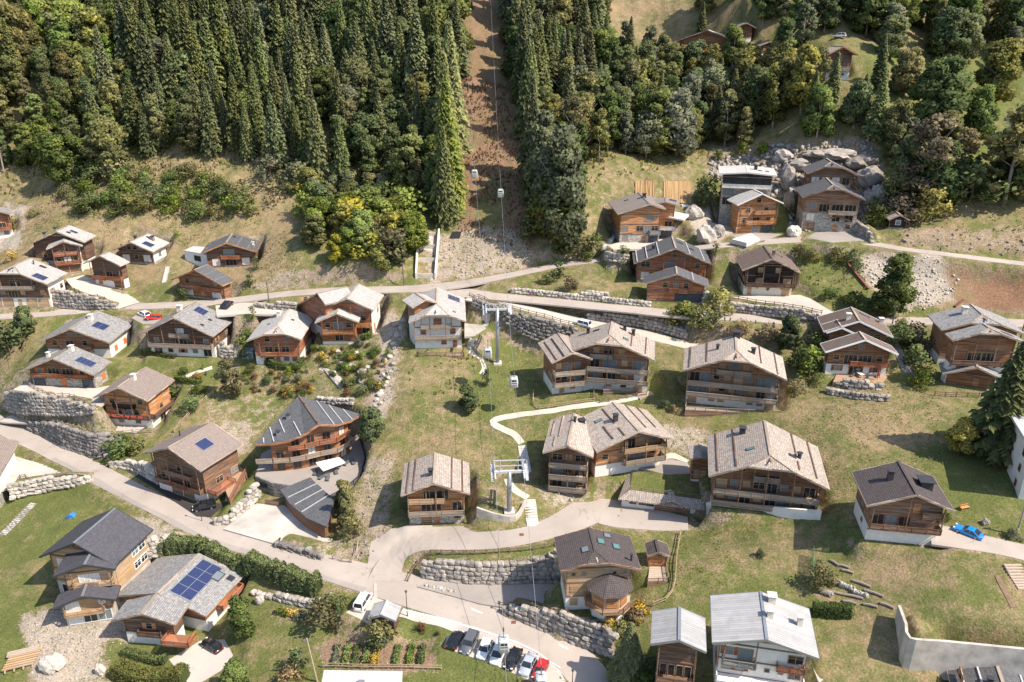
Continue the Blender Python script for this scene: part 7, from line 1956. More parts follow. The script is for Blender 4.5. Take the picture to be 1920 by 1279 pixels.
 scatter([(1648,310),(1700,250),(1790,270),(1800,330),(1880,300),(1990,290),(1990,372),(1900,372),(1820,350),(1760,385),(1690,385),(1655,350)], 7.6, rmead, 33, 420)
 GT = 'trees scattered over the upper right meadows'
 for (x, y, ty, k, m, w, lab) in [
  (1312,92,2,'spruce','leaf_spruce',1.3,'dark conifer beside the far orange parasol chalet'), (1372,128,44,'broad','leaf_bright',1.0,'bright green tree in front of the far barn chalet'), (1462,165,24,'tall','leaf_green',1.1,'tall poplar like tree beside the small pale roofed hut'),
  (1430,40,-40,'broad','leaf_hedge',1.0,'dark leafy tree at the top edge above the far huts'), (1500,110,-25,'tall','leaf_grey',1.1,'grey green tall tree left of the far white car'), (1545,60,-20,'broad','leaf_hedge',1.2,'dark leafy tree behind the far white car'),
  (1600,45,-30,'broad','leaf_hedge',1.2,'dark leafy tree above the upper lane'), (1650,40,-25,'broad','leaf_green',1.2,'green leafy tree above the upper lane'), (1700,40,-40,'broad','leaf_olive',1.2,'olive tree above the upper lane'),
  (1770,118,12,'broad','leaf_green',1.2,'large green tree below the upper lane'), (1830,70,-20,'broad','leaf_olive',1.1,'olive leafy tree near the top right corner'), (1888,110,-10,'tall','leaf_green',1.1,'tall green tree near the top right corner'),
  (1850,215,72,'broad','leaf_olive',1.15,'wide olive tree over the shaded upper meadow'), (1748,258,105,'broad','leaf_green',1.1,'big green tree in the middle of the upper right meadow'), (1695,180,88,'broad','leaf_olive',1.0,'olive tree right of the far dark chalet'),
  (1645,165,62,'spruce','leaf_spruce',1.3,'conifer right of the far dark chalet'), (1640,262,140,'spruce','leaf_green',1.5,'dark green conifer above the rock face'), (1600,240,150,'broad','leaf_green',1.0,'green tree below the far dark chalet'),
  (1728,392,205,'thin','leaf_brown',1.25,'large brown thinning tree above the yellow bush'), (1690,372,250,'broad','leaf_green',1.0,'green tree at the edge of the rock face'), (1755,385,262,'broad','leaf_hedge',1.1,'dark green bushy tree on the dry meadow edge'),
  (1882,385,180,'thin','leaf_olive',1.4,'large olive feathery tree on the right meadow'), (1830,262,158,'broad','leaf_green',1.0,'green tree beside the shaded upper meadow'), (1925,380,230,'broad','leaf_green',1.0,'green tree cut by the right edge above the dry meadow'),
  (1820,375,300,'shrub','leaf_hedge',1.3,'dark shrub between the meadow trees'), (1780,372,318,'shrub','leaf_green',1.3,'green shrub between the meadow trees'), (1745,412,356,'dome','leaf_yellow',1.2,'round yellow green bush beside the little dark hut'),
  (1695,412,365,'shrub','leaf_brown',1.3,'brown shrub behind the little dark hut'), (1660,392,350,'shrub','leaf_olive',1.3,'olive shrub between rock face and yellow bush'), (1640,420,385,'shrub','leaf_green',1.2,'green shrub left of the little dark hut')]:
  tree_px(k, x, y, ty, m, lab, GT if k not in ('shrub', 'dome') else None, w, 'trunk_pale')
 for (x, y, ty) in ((957,40,-150), (968,110,-70), (980,190,-10), (990,260,70), (998,330,130), (975,60,-120), (1003,380,190)): tree_px('spruce', x, y, ty, 'leaf_spruce', 'tall dark spruce shading the right side of the lift cutting', 'spruces shading the lift cutting', .9)
 # dead trunks at the left edge
 for (x, y, ty) in ((8,325,215), (62,82,-10), (78,85,-20)):
  P = hit(x, y); h = up_to(P, ty); b = MB(); b.tube([(0, 0, -.5), (.2, 0, h * .5), (-.1, 0, h)], [.3, .2, .05], 7); root = b.build('dead_tree', M['dead_wood'])
  root.location = tuple(P); tag(root, 'bare grey dead conifer trunk at the left forest edge', 'tree', 'dead trunks in the left forest')
  rg = random.Random(int(x)); bb = MB()
  for k in range(46):
   z = h * rg.uniform(.25, .97); a = rg.uniform(0, 6.28); l = 2.0 * (1.1 - z / h); bb.bar((0, 0, z), (math.cos(a) * l, math.sin(a) * l, z - l * .35), .05)
  bb.build('branches', M['dead_wood'], root)
 # bushes on the slope left of the cutting
 def bush(mats, lab, grp, h, kinds=('shrub',), wide=(1, 1.4)):
  def f(P, q, rg):
   if rg.random() < .25: return
   m = rg.choice(mats); k = rg.choice(kinds); hh = rg.uniform(*h); look = {'leaf_green': 'mid green ', 'leaf_olive': 'olive ', 'leaf_bright': 'light green ', 'leaf_yellow': 'yellow green ', 'leaf_brown': 'brown ', 'leaf_grey': 'grey green '}[m] + ('big ' if hh > (h[0] + h[1]) / 2 else 'smaller ')
   tree(k, P, hh, m, look + lab, grp, rg.uniform(*wide))
  return f
 scatter([(100,345),(220,320),(330,330),(420,360),(490,370),(480,415),(380,420),(280,400),(220,420),(110,395)], 3.9, bush(['leaf_green', 'leaf_olive', 'leaf_bright', 'leaf_bright', 'leaf_green'], 'leafy bush on the dry slope above the upper left houses', 'bushes on the dry slope', (3.0, 6.5), ('shrub', 'shrub', 'dome')), 5)
 scatter([(30,400),(110,405),(230,430),(420,430),(500,440),(500,470),(330,450),(100,420)], 6.5, bush(['leaf_olive', 'leaf_bright', 'leaf_green'], 'small bush on the dry slope right behind the upper left houses', 'small bushes behind the upper left houses', (1.0, 2.4)), 6)
 scatter([(480,335),(620,352),(700,360),(790,400),(780,430),(640,390),(560,375)], 5.0, bush(['leaf_olive', 'leaf_green', 'leaf_yellow', 'leaf_grey'], 'young leafy tree along the lower edge of the left forest', 'young trees along the left forest edge', (5, 9), ('shrub', 'broad'), (1.1, 1.4)), 7)
 scatter([(565,405),(640,392),(770,415),(782,440),(775,500),(700,512),(600,505),(570,470)], 3.9, bush(['leaf_olive', 'leaf_bright', 'leaf_yellow', 'leaf_green', 'leaf_bright'], 'bushy young tree in the thicket beside the concrete chute', 'thicket beside the concrete chute', (6.0, 11), ('broad', 'shrub', 'broad'), (1.1, 1.4)), 8)
 scatter([(1000,420),(1085,410),(1100,480),(1010,492)], 3.6, bush(['leaf_green', 'leaf_olive', 'leaf_green'], 'bush in the thicket at the foot of the right wood', 'thicket at the foot of the right wood', (4.5, 8.5), ('broad', 'shrub'), (1, 1.3)), 9)
 for (x, y, ty, w) in ((1052,470,225,.9), (1030,440,260,.9), (1078,440,290,.8), (1015,400,200,.9)): tree_px('tall', x, y, ty, 'leaf_grey', 'tall grey green tree on the right edge of the lift cutting', 'tall trees on the right edge of the cutting', w, 'trunk_pale')
 for (x, y, ty) in ((842,400,140), (838,330,90), (848,290,30), (835,420,230)): tree_px('spruce', x, y, ty, 'leaf_green', 'sunlit larch on the left edge of the lift cutting', 'larches on the left edge of the cutting', 1.0)

GARDEN = [  # kind, x, y, top y, material, width, label
 ('thin',437,748,668,'leaf_olive',1.15,'drooping olive willow below the small gabled greenhouse'), ('broad',878,770,722,'leaf_hedge',1.25,'dark round tree on the lift meadow'), ('cone',912,722,688,'leaf_hedge',1.2,'narrow dark conifer at the end of the garden path'),
 ('broad',700,828,768,'leaf_hedge',1.1,'dark leafy tree beside the rocky stream bed'), ('shrub',695,790,765,'leaf_green',1.1,'green shrub above the rocky stream bed tree'), ('tall',652,985,905,'leaf_olive',.9,'tall leafy shrub behind the slate garage wing'), ('broad',645,955,900,'leaf_olive',.9,'olive shrub beside the terrace of the curved chalet'), ('shrub',660,1000,965,'leaf_olive',1,'olive shrub below the slate garage wing'),
 ('broad',1478,655,588,'leaf_hedge',1.05,'round dark green tree above the broad apartment chalet'), ('shrub',1283,612,570,'leaf_green',1.3,'green bush on the bank above the ramp road'), ('shrub',1310,612,575,'leaf_olive',1.3,'olive bush on the bank above the ramp road'), ('shrub',1335,615,585,'leaf_green',1.2,'green bush left of the broad apartment chalet'), ('shrub',1260,608,580,'leaf_olive',1.2,'pale olive bush where bank meets ramp road'), ('shrub',1440,640,612,'leaf_brown',1.3,'brown shrub behind the broad apartment chalet'), ('shrub',1385,625,600,'leaf_brown',1.3,'brown scrub bush behind the broad apartment roof'),
 ('tall',1668,592,470,'leaf_green',1.25,'dark green poplar tree on the pale scree'), ('shrub',1645,585,555,'leaf_hedge',1.3,'dark shrub at the foot of the scree tree'), ('shrub',1600,500,470,'leaf_green',1.1,'green shrub above the rusty beam'), ('shrub',1570,490,465,'leaf_olive',1.2,'olive shrub below the upper road'), ('shrub',1520,490,468,'leaf_olive',1.4,'broad olive shrub right of the black chalet'), ('shrub',1500,480,460,'leaf_olive',1.4,'brown green shrub beside the upper road'),
 ('shrub',1560,560,540,'leaf_hedge',1.6,'dark green shrub above the middle road'), ('shrub',1600,575,550,'leaf_hedge',1.6,'dark shrub below the scree'), ('cone',1516,712,648,'leaf_bright',1.35,'bright green pointed shrub right of the broad apartments'), ('shrub',1522,655,625,'leaf_hedge',1.5,'dark ivy shrub left of the long brown tiled chalet'), ('shrub',1515,690,650,'leaf_hedge',1.4,'dark shrub on the bank beside the bright pointed shrub'), ('shrub',1530,720,700,'leaf_green',1.2,'light green shrub below the bright pointed shrub'), ('shrub',1495,735,715,'leaf_olive',1.4,'olive scrub on the slope below the bright pointed shrub'),
 ('broad',1797,852,784,'leaf_yellow',1.15,'round yellow green tree on the lawn beside the big spruce'), ('spruce',1868,850,640,'leaf_spruce',1.75,'very tall dark spruce before the hidden lauze chalet'), ('spruce',1176,1284,1168,'leaf_spruce',1.9,'single spruce on the outer bend of the lower road'),
 ('broad',458,1190,1120,'leaf_hedge',1.0,'large clipped round bush beside the solar array chalet'), ('broad',445,1300,1238,'leaf_green',1.0,'leafy tree cut by the bottom edge near the concrete drive'), ('cone',558,1256,1216,'leaf_hedge',1.6,'small dark conifer on the lower lawn'), ('shrub',610,1172,1130,'leaf_olive',1.2,'olive shrub beside the small vegetable bed'), ('shrub',628,1150,1118,'leaf_green',1.2,'green shrub above the stream beside the white van'), ('shrub',545,1285,1258,'leaf_brown',1.3,'brown shrub at the bottom edge'),
 ('shrub',20,665,608,'leaf_hedge',1.2,'dark green bush at the left edge below the upper road'), ('broad',52,628,572,'leaf_green',.9,'young tree below the upper road at the left'), ('shrub',85,560,540,'leaf_hedge',1.0,'shrub beside the garage row chalet'), ('shrub',18,430,405,'leaf_olive',1.2,'olive shrub by the stone steps at the left edge'), ('shrub',22,488,470,'leaf_gold',1.2,'golden shrub above the garage row chalet'),
 ('cone',475,600,572,'leaf_bright',1.3,'bright green thuja on the yard by the upper road'), ('shrub',460,640,615,'leaf_hedge',1.2,'dark shrub left of the white based red chalet'), ('cone',458,668,630,'leaf_bright',1.5,'yellow green bamboo beside the greenhouse'), ('shrub',345,560,540,'leaf_hedge',1.0,'shrub beside the slate garage chalet'), ('cone',470,540,512,'leaf_hedge',1.6,'dark juniper below the slate balcony chalet'), ('cone',482,505,480,'leaf_hedge',1.3,'small conifer right of the slate balcony chalet'),
 ('cone',1050,522,488,'leaf_hedge',1.9,'dark conifer beside the upper road bend'), ('cone',1040,530,505,'leaf_hedge',1.9,'dark green conifer just below the road conifer'), ('shrub',1025,530,510,'leaf_bright',1.3,'light green shrub beside the road conifers'), ('cone',1168,495,460,'leaf_hedge',1.8,'dark pine left of the grand slate chalet'), ('cone',1342,480,455,'leaf_hedge',1.7,'small pine right of the grand slate chalet'), ('shrub',1352,585,545,'leaf_olive',1.2,'olive bush between garage chalet and black chalet'), ('shrub',1120,470,440,'leaf_green',1.2,'green bush beside the left boulder wall'), ('shrub',1100,490,470,'leaf_green',1.3,'low green bush below the right wood'),
 ('shrub',1330,385,330,'leaf_hedge',.9,'ivy column left of the modern stone house'), ('shrub',1485,400,365,'leaf_hedge',.8,'ivy growing on the rock beside the two tier chalet'), ('shrub',1650,425,400,'leaf_green',1.0,'shrub in front of the little dark hut'), ('shrub',1345,300,280,'leaf_green',1.1,'shrub at the wood edge behind the modern house'), ('shrub',1390,290,268,'leaf_bright',1.1,'bright shrub at the wood edge behind the modern house'), ('shrub',1425,290,266,'leaf_bright',1.1,'bright shrub above the rock face'),
 ('shrub',1690,650,610,'leaf_hedge',1.2,'dark shrub beside the stone stairs'), ('shrub',1715,650,610,'leaf_brown',1.2,'purple brown shrub between the two right chalets'), ('shrub',1710,690,650,'leaf_hedge',1.2,'dark green shrub below the purple shrub'), ('cone',1713,725,705,'leaf_yellow',1.4,'small yellow conifer on the lawn beside the stairs'), ('shrub',1728,725,690,'leaf_bright',1.0,'bright green shrub beside the spruce chalet'), ('shrub',1690,620,598,'leaf_olive',1.0,'olive shrub by the timber pole'),
 ('shrub',1197,1160,1132,'leaf_gold',1.0,'golden shrub beside the bay chalet'), ('shrub',1188,1165,1140,'leaf_brown',1.1,'purple shrub beside the golden shrub'), ('dome',1142,1180,1160,'leaf_gold',1.0,'round golden shrub above the stepped boulder wall'), ('shrub',1160,1188,1165,'leaf_olive',1.1,'pale shrub between golden shrubs'), ('shrub',1215,1260,1232,'leaf_hedge',1.0,'dark shrub beside the open annexe'), ('shrub',1208,1290,1262,'leaf_green',1.0,'green shrub at the bottom edge beside the annexe'),
 ('shrub',1425,1045,1030,'leaf_green',1.0,'small green shrub on the open meadow'), ('shrub',1245,765,750,'leaf_hedge',1.0,'small shrub on the grass below the joined apartments'), ('shrub',1262,772,758,'leaf_brown',1.0,'small brown shrub beside the deck of the broad apartments'),
 ('dome',788,1185,1170,'leaf_rust',1.0,'pink brown shrub on the roadside lawn'), ('dome',821,1192,1184,'leaf_rust',1.0,'small dark red shrub on the roadside lawn'), ('cone',638,1160,1125,'leaf_hedge',1.0,'small blue conifer above the culvert'), ('shrub',715,1190,1162,'leaf_olive',1.6,'ivy bush spilling out of the wood shelter'), ('shrub',712,1205,1182,'leaf_hedge',1.4,'dark ivy bush below the wood shelter'),
 ('shrub',330,745,722,'leaf_hedge',1.3,'dark shrub right of the geranium chalet'), ('shrub',358,768,742,'leaf_hedge',1.2,'dark green shrub on the geranium chalet lawn'), ('shrub',375,738,720,'leaf_green',1.2,'green shrub along the pale board fence'), ('shrub',1070,545,520,'leaf_brown',1,'brown shrub on the bank below the upper road'), ('shrub',230,850,822,'leaf_hedge',2.0,'wide dark scrub filling the corner of the boulder wall'),
 ('shrub',255,845,825,'leaf_olive',1.8,'olive scrub beside the corner of the boulder wall'), ('cone',298,1290,1258,'leaf_bright',1.0,'bright yellow green thuja at the bottom edge'), ('shrub',1903,1010,992,'leaf_grey',1.2,'grey shrub on the drive wall at the right edge'), ('shrub',1775,975,962,'leaf_green',1,'green shrub at the corner of the old chalet'), ('shrub',1540,1100,1060,'leaf_olive',1.0,'climbing beans behind the green net'),
]
def build_garden():
 for (k, x, y, ty, m, w, lab) in GARDEN: tree_px(k, x, y, ty, m, lab, None, w)
 def flower(P, q, rg):
  m = rg.choice(['leaf_green', 'leaf_hedge', 'leaf_bright', 'leaf_gold', 'leaf_grey', 'leaf_olive', 'leaf_rust', 'leaf_hedge']); k = rg.choice(['dome', 'shrub', 'dome', 'cone']); h = rg.uniform(.8, 2.4)
  look = {'leaf_green': 'mid green', 'leaf_hedge': 'dark green', 'leaf_bright': 'light green', 'leaf_gold': 'golden', 'leaf_grey': 'blue grey', 'leaf_olive': 'olive', 'leaf_rust': 'rust red'}[m] + {'dome': ' rounded', 'shrub': ' loose', 'cone': ' pointed'}[k]
  where = 'in the rock garden below the large red chalet' if q[0] > 590 else ('in the beds below the white based red chalet' if q[0] > 440 else 'beside the pale board fence')
  tree(k, P, h, m, ('tall ' if h > 1.6 else 'low ') + look + ' shrub ' + where, 'ornamental shrubs of the gardens', rg.uniform(.9, 1.4))
 scatter([(585,655),(690,650),(730,655),(725,735),(650,745),(600,700)], 2.0, flower, 21)
 scatter([(455,690),(590,695),(590,745),(520,750),(450,730)], 2.2, flower, 22)
 scatter([(340,690),(420,690),(430,735),(350,735)], 3.0, flower, 23)
 hedge([(305,1040),(350,1036),(400,1050),(470,1070),(530,1090),(572,1104),(600,1110)], 3.2, 2.4, 'leaf_green', 'long leafy hedge along the lower side of the lower road', 60, .16, False)
 hedge([(232,1225),(260,1233),(312,1240)], 1.1, 1.3, 'leaf_hedge', 'clipped green hedge below the solar array chalet', 90, .09)
 hedge([(222,1262),(255,1278),(310,1284),(350,1276)], 2.4, 2.8, 'leaf_olive', 'broad clipped hedge at the bottom edge near the concrete drive', 60, .11)
 hedge([(1522,1150),(1560,1154),(1597,1154)], 1.9, 1.6, 'leaf_hedge', 'short clipped box hedge on the lawn above the retaining wall', 80, .10)
 hedge([(622,638),(655,640),(685,636),(698,630)], 1.4, 1.2, 'leaf_bright', 'light green hedge in front of the large red chalet', 80, .10)
 hedge([(500,682),(520,690),(560,690),(566,680)], 1.5, 1.2, 'leaf_hedge', 'dark hedge in front of the white based red chalet', 70, .11, False)
 hedge([(330,712),(355,718),(378,722)], 1.2, 1.0, 'leaf_hedge', 'dark low hedge behind the geranium chalet', 70, .10)
 hedge([(265,664),(300,668),(330,672)], .9, .6, 'leaf_olive', 'planted trough hedge under the wide slate chalet', 70, .10)
def blades(name, poly, n, mat, h, seed, kindlab=None, w=.22):
 rng = np.random.RandomState(seed); poly = np.array(poly, float); X = rng.uniform(-250, 250, n * 14); Y = rng.uniform(100, 340, n * 14); Z = hgt(X, Y); Q = proj(np.stack([X, Y, Z], -1))
 m = inpoly(poly, Q[:, 0] + fbm(X / 5, Y / 5, 2) * 25, Q[:, 1]) & (fbm(X / 6 + 3, Y / 6, 3) > -.08)
 k = np.nonzero(m)[0][:n]
 for L in ROADL.values():
  if len(k) == 0: break
  d, i, s = seg_dist(L, X[k], Y[k]); k = k[d > lerp_idx(L[:, 3], i) / 2 + .3]
 for P in PADP:
  if len(k): k = k[~inpoly(P, X[k], Y[k])]
 if len(k) == 0: return
 X, Y, Z = X[k], Y[k], Z[k]; n = len(X); a, b = rand_axes(rng, n)
 hh = rng.uniform(h[0], h[1], n); A = a * w * rng.uniform(.6, 1.4, n)[:, None]; A[:, 2] *= .3; B = b * .3 * w; B[:, 2] = hh / 2
 me = quads_mesh(name, np.stack([X, Y, Z + hh * .42], -1), A, B, np.clip(.5 + rng.uniform(-.45, .45, n), 0, 1)); me.materials.append(M[mat]); o = newobj(name, me)
 tag(o, kindlab, name.replace('_', ' '), kind='stuff')
def build_undergrowth():
 blades('bracken', [(858,130),(990,180),(1005,400),(990,470),(858,440)], 14000, 'leaf_rust', (.3, 1.1), 1, 'rust red bracken covering the lift cutting', .35)
 blades('forest_scrub', [(-100,280),(860,280),(860,430),(560,400),(-100,360)], 9000, 'leaf_olive', (.4, 1.5), 2, 'low olive scrub under the left forest edge', .4)
 blades('dry_grass', [(0,390),(220,330),(560,340),(560,530),(300,450),(0,430)], 18000, 'leaf_straw', (.12, .45), 3, 'dry straw coloured grass on the slope above the left houses', .28)
 blades('meadow_grass', [(735,740),(1000,640),(1290,680),(1760,720),(1780,870),(1540,940),(1000,900),(700,900)], 24000, 'leaf_straw', (.06, .22), 4, 'tufted dry grass on the middle meadows', .2)
 blades('lower_grass', [(1280,960),(1560,960),(1930,1060),(1930,1210),(1520,1180),(1250,1140)], 18000, 'leaf_grass', (.06, .22), 5, 'tufted green grass on the lower right meadows', .18)
 blades('rough_scrub', [(1260,590),(1540,610),(1540,680),(1480,640),(1300,630)], 5000, 'leaf_brown', (.4, 1.4), 6, 'brown scrub on the bank below the middle road', .4)
 blades('bank_scrub', [(770,655),(915,668),(905,735),(760,745)], 4500, 'leaf_olive', (.3, 1.0), 7, 'olive scrub below the white deck chalet', .35)
 blades('wood_scrub', [(1100,290),(1650,270),(1650,310),(1340,300),(1110,345)], 5000, 'leaf_olive', (.4, 1.3), 8, 'scrub along the lower edge of the right wood', .4)
 blades('right_scrub', [(1470,470),(1620,480),(1660,575),(1540,580)], 4000, 'leaf_olive', (.3, 1.1), 9, 'scrub between the black chalet and the scree', .35)
 blades('bank_weeds', [(1690,425),(1990,430),(1990,490),(1690,465)], 4000, 'leaf_brown', (.3, .9), 10, 'brown weeds on the cut bank above the upper road', .3)
 blades('right_meadow', [(1640,340),(1990,330),(1990,440),(1700,430)], 9000, 'leaf_straw', (.2, .5), 11, 'straw coloured grass of the upper right meadow', .25)
leafmat('leaf_straw', (0.27, 0.21, 0.095), 0.015)
leafmat('leaf_grass', (0.15, 0.155, 0.05), 0.02)
# ------------------------------------------------------------------ small things
def deck(px, z, lab, mat='plank_pale', rail=None, railm='wood_grey', down=.6, cat='deck', name='deck', planks=True):
 P = [hitz(x, y, z) for x, y in px]; o = P[0]
 root = empty(name, tuple(o), 0, lab, cat); q = [(p[0] - o[0], p[1] - o[1]) for p in P]
 b = MB(); b.prism([(x, y, -down) for x, y in q], (0, 0, down - .06)); b.build('frame', M['wood_old' if planks else mat], root)
 if planks:   # boards across the first edge
  a, c, d = Vector((*q[0], 0)), Vector((*q[1], 0)), Vector((*q[-1], 0)); e = c - a; f = d - a; n = max(3, int(f.length / .55))
  c2 = Vector((*q[2], 0)) if len(q) > 3 else c
  for i in range(n):
   t0, t1 = (i + .04) / n, (i + .96) / n; b = MB()
   b.prism([tuple(a + f * t0 + Vector((0, 0, -.055))), tuple(c + (c2 - c) * t0 + Vector((0, 0, -.055))), tuple(c + (c2 - c) * t1 + Vector((0, 0, -.055))), tuple(a + f * t1 + Vector((0, 0, -.055)))], (0, 0, .06)); b.build('board', M[mat], root)
 if rail:
  rb = MB(); railing(rb, [q[i] for i in rail], 0, .95, 'bars'); rb.build('railing', M[railm], root)
 return root
def rock_big(x, y, w, h, lab, mat='rock_pale', dep=None, grp=None):
 P = hit(x, y); s = F / depth_of(P); W = w / s; bm = bmesh.new(); bmesh.ops.create_icosphere(bm, subdivisions=3, radius=1.0)
 H = max(.8, up_to(P, y - h)); rg = np.random.RandomState(int(x * 3 + y)); off = rg.rand(3) * 50
 for v in bm.verts:
  c = v.co; n = fbm(np.array(c.x * 1.3 + off[0] + c.z), np.array(c.y * 1.3 + off[1] - c.z * .7), 4); n2 = fbm(np.array(c.x * 5 + off[2]), np.array((c.y + c.z) * 5), 3)
  k = 1 + 1.1 * float(n) + .3 * float(n2)
  v.co = Vector((c.x * k * W / 2, c.y * k * (dep or W / 2.6), c.z * k * H * .62 + H * .32))
 me = bpy.data.meshes.new('boulder'); bm.to_mesh(me); bm.free(); me.materials.append(M[mat]); o = newobj('boulder', me); o.location = tuple(P); tag(o, lab, 'boulder', grp)
def rubble(name, poly, n, size, mat, lab, seed):
 rng = np.random.RandomState(seed); X = rng.uniform(-170, 170, n * 30); Y = rng.uniform(95, 250, n * 30); Z = hgt(X, Y); Q = proj(np.stack([X, Y, Z], -1)); k = np.nonzero(inpoly(poly, Q[:, 0], Q[:, 1]))[0][:n]
 for L in ROADL.values():
  if len(k): d, i, s = seg_dist(L, X[k], Y[k]); k = k[d > lerp_idx(L[:, 3], i) / 2 + .3]
 me0 = STONES[0]; tv = np.array([v.co[:] for v in STONES[0].vertices]); hull = [tuple(p.vertices) for p in STONES[0].polygons]
 cube = np.array([(-1, -1, -1), (1, -1, -1), (1, 1, -1), (-1, 1, -1), (-1, -1, 1), (1, -1, 1), (1, 1, 1), (-1, 1, 1)]) * .5
 cf = np.array([(0, 3, 2, 1), (4, 5, 6, 7), (0, 1, 5, 4), (1, 2, 6, 5), (2, 3, 7, 6), (3, 0, 4, 7)])
 Vs = []; Fs = []
 for j, i in enumerate(k):
  s = size[0] + (size[1] - size[0]) * rng.rand() ** 2.5; a, b = rand_axes(rng, 1); R = np.stack([a[0], b[0], np.cross(a[0], b[0])])
  Vs.append((cube * rng.uniform(.6, 1.2, (8, 1)) * s * np.array([1.2, .9, .7])) @ R + np.array([X[i], Y[i], Z[i] + s * .15])); Fs.append(cf + j * 8)
 if not Vs: return
 me = mesh_np(name, np.concatenate(Vs), np.concatenate(Fs)); me.materials.append(M[mat]); tag(newobj(name, me), lab, 'rubble', kind='stuff')
def build_details():
 rgd = random.Random(77)
 # --- decks and terraces
 deck([(784,668),(870,668),(870,652),(790,650)], 17.9, 'pale timber deck in front of the white rendered chalet', rail=[3, 0, 1, 2], railm='fence_wood', down=2.0)
 deck([(1284,770),(1462,778),(1452,764),(1288,756)], 14.9, 'timber terrace along the broad apartment chalet', rail=[3, 0, 1], down=1.6)
 deck([(1130,738),(1204,735),(1200,728),(1134,729)], 15.5, 'small terrace under the joined apartment chalets', 'plank_deck', rail=[3, 0, 1, 2], down=.8)
 deck([(1214,1094),(1253,1092),(1248,1062),(1218,1062)], 6.0, 'pale timber deck in front of the garden shed', rail=[0, 1, 2], railm='fence_wood', down=1.8)
 deck([(1562,716),(1652,722),(1668,702),(1572,694)], 21.0, 'reddish sun terrace of the long brown tiled chalet', 'plank_deck', down=1.5)
 deck([(432,942),(462,884),(440,868),(418,908)], 2.6, 'sun deck with railing beside the taupe roofed chalet', 'plank_deck', rail=[0, 1], railm='wood_red', down=2.6)
 deck([(1536,1279),(1560,1262),(1545,1232),(1520,1240)], 5.0, 'paved flower terrace beside the wide white house', 'concrete_slab', planks=False, down=2.0, cat='terrace', name='terrace')
 deck([(1208,398),(1228,388),(1292,402),(1282,412)], 41.3, 'pale roof terrace of the amber modern chalet', 'concrete_pale', planks=False, down=.5, cat='terrace', name='terrace')
 deck([(1372,448),(1400,455),(1425,447),(1408,437)], 37.9, 'pale concrete ramp before the modern stone house', 'concrete_pale', planks=False, down=1.2, cat='ramp', name='ramp')
 # --- bay of the tiled chalet
 for lab, (root, f) in HOUSES.items():
  if 'polygonal bay' in lab:
   cx, cy, r = 2.1, -.7, 3.0; ring = lambda rr: [(cx + rr * math.cos(math.radians(22.5 + 45 * k)), cy + rr * math.sin(math.radians(22.5 + 45 * k))) for k in range(8)]
   b = MB(); b.prism([(x, y, -3) for x, y in ring(r - .05)], (0, 0, 5.6)); b.build('bay_base', M['plaster'], root)
   b = MB(); b.prism([(x, y, 2.6) for x, y in ring(r)], (0, 0, 2.9)); b.build('bay_wall', M['wood_new'], root)
   R = ring(r + .9); b = MB(); b.add([(x, y, 5.5) for x, y in R] + [(cx, cy, 7.1)], [(k, (k + 1) % 8, 8) for k in range(8)] + [tuple(range(8))[::-1]]); b.build('bay_roof', M['tile_dark'], root)
   q = [p for p in ring(r + 1.2)]; fr = [q[k] for k in (3, 4, 5, 6, 7)]; b = MB()
   b.prism([(x, y, 2.45) for x, y in fr], (0, 0, .15)); bo = b.build('bay_balcony', M['wood_new'], root); rb = MB(); railing(rb, fr, 2.6, .95, 'bars'); rb.build('railing', M['wood_old'], bo)
   q = ring(r + .02)
   for k in (4, 5, 6):
    a, c = Vector((*q[k], 0)), Vector((*q[(k + 1) % 8], 0)); d = c - a; m_ = (a + c) / 2; rz = math.atan2(d.y, d.x)
    for z in (2.75, .1):
     if z < 1 and k != 5: continue
     o = newobj('shutter', win_mesh(1.7, 2.0 if z > 1 else 1.8, 'w')[2], root); setmat(o, M['wood_orange']); o.location = (m_.x, m_.y, z); o.rotation_euler = (0, 0, rz)
  if 'hidden by trees' in lab:
   for x in (-2.5, .5):
    b = MB(); b.tube([(x, -3.2, 0), (x, -3.2, 2.4)], .05, 6); p = b.build('parasol_pole', M['metal_grey'], root); p.name = 'post'
    b = MB(); n = 10; b.add([(x + 1.7 * math.cos(6.283 * k / n), -3.2 + 1.7 * math.sin(6.283 * k / n), 2.1) for k in range(n)] + [(x, -3.2, 2.7)], [(k, (k + 1) % n, n) for k in range(n)]); b.build('sunshade', M['orange_paint'], root)
 # --- furniture
 def table(x, y, z, lab, m='white_paint'):
  P = hitz(x, y, z); root = empty('garden_table', tuple(P), rgd.uniform(0, 3), lab, 'table'); b = MB(); b.box(-.9, .9, -.45, .45, .70, .75); b.build('table_top', M[m], root)
  for sx in (-.8, .8):
   for sy in (-.36, .36): b = MB(); b.box(sx - .04, sx + .04, sy - .04, sy + .04, 0, .7); b.build('leg', M['metal_grey'], root)
 def chair(x, y, z, lab, m='cushion', grp=None):
  P = hitz(x, y, z); root = empty('garden_chair', tuple(P), rgd.uniform(0, 6), lab, 'chair', grp); b = MB(); b.box(-.3, .3, -.3, .3, .38, .46); b.build('seat', M[m], root)
  b = MB(); b.box(-.3, .3, .24, .3, .46, .95); b.build('backrest', M[m], root)
  for sx in (-.26, .26):
   for sy in (-.26, .26): b = MB(); b.box(sx - .03, sx + .03, sy - .03, sy + .03, 0, .38); b.build('leg', M['metal_dark'], root)
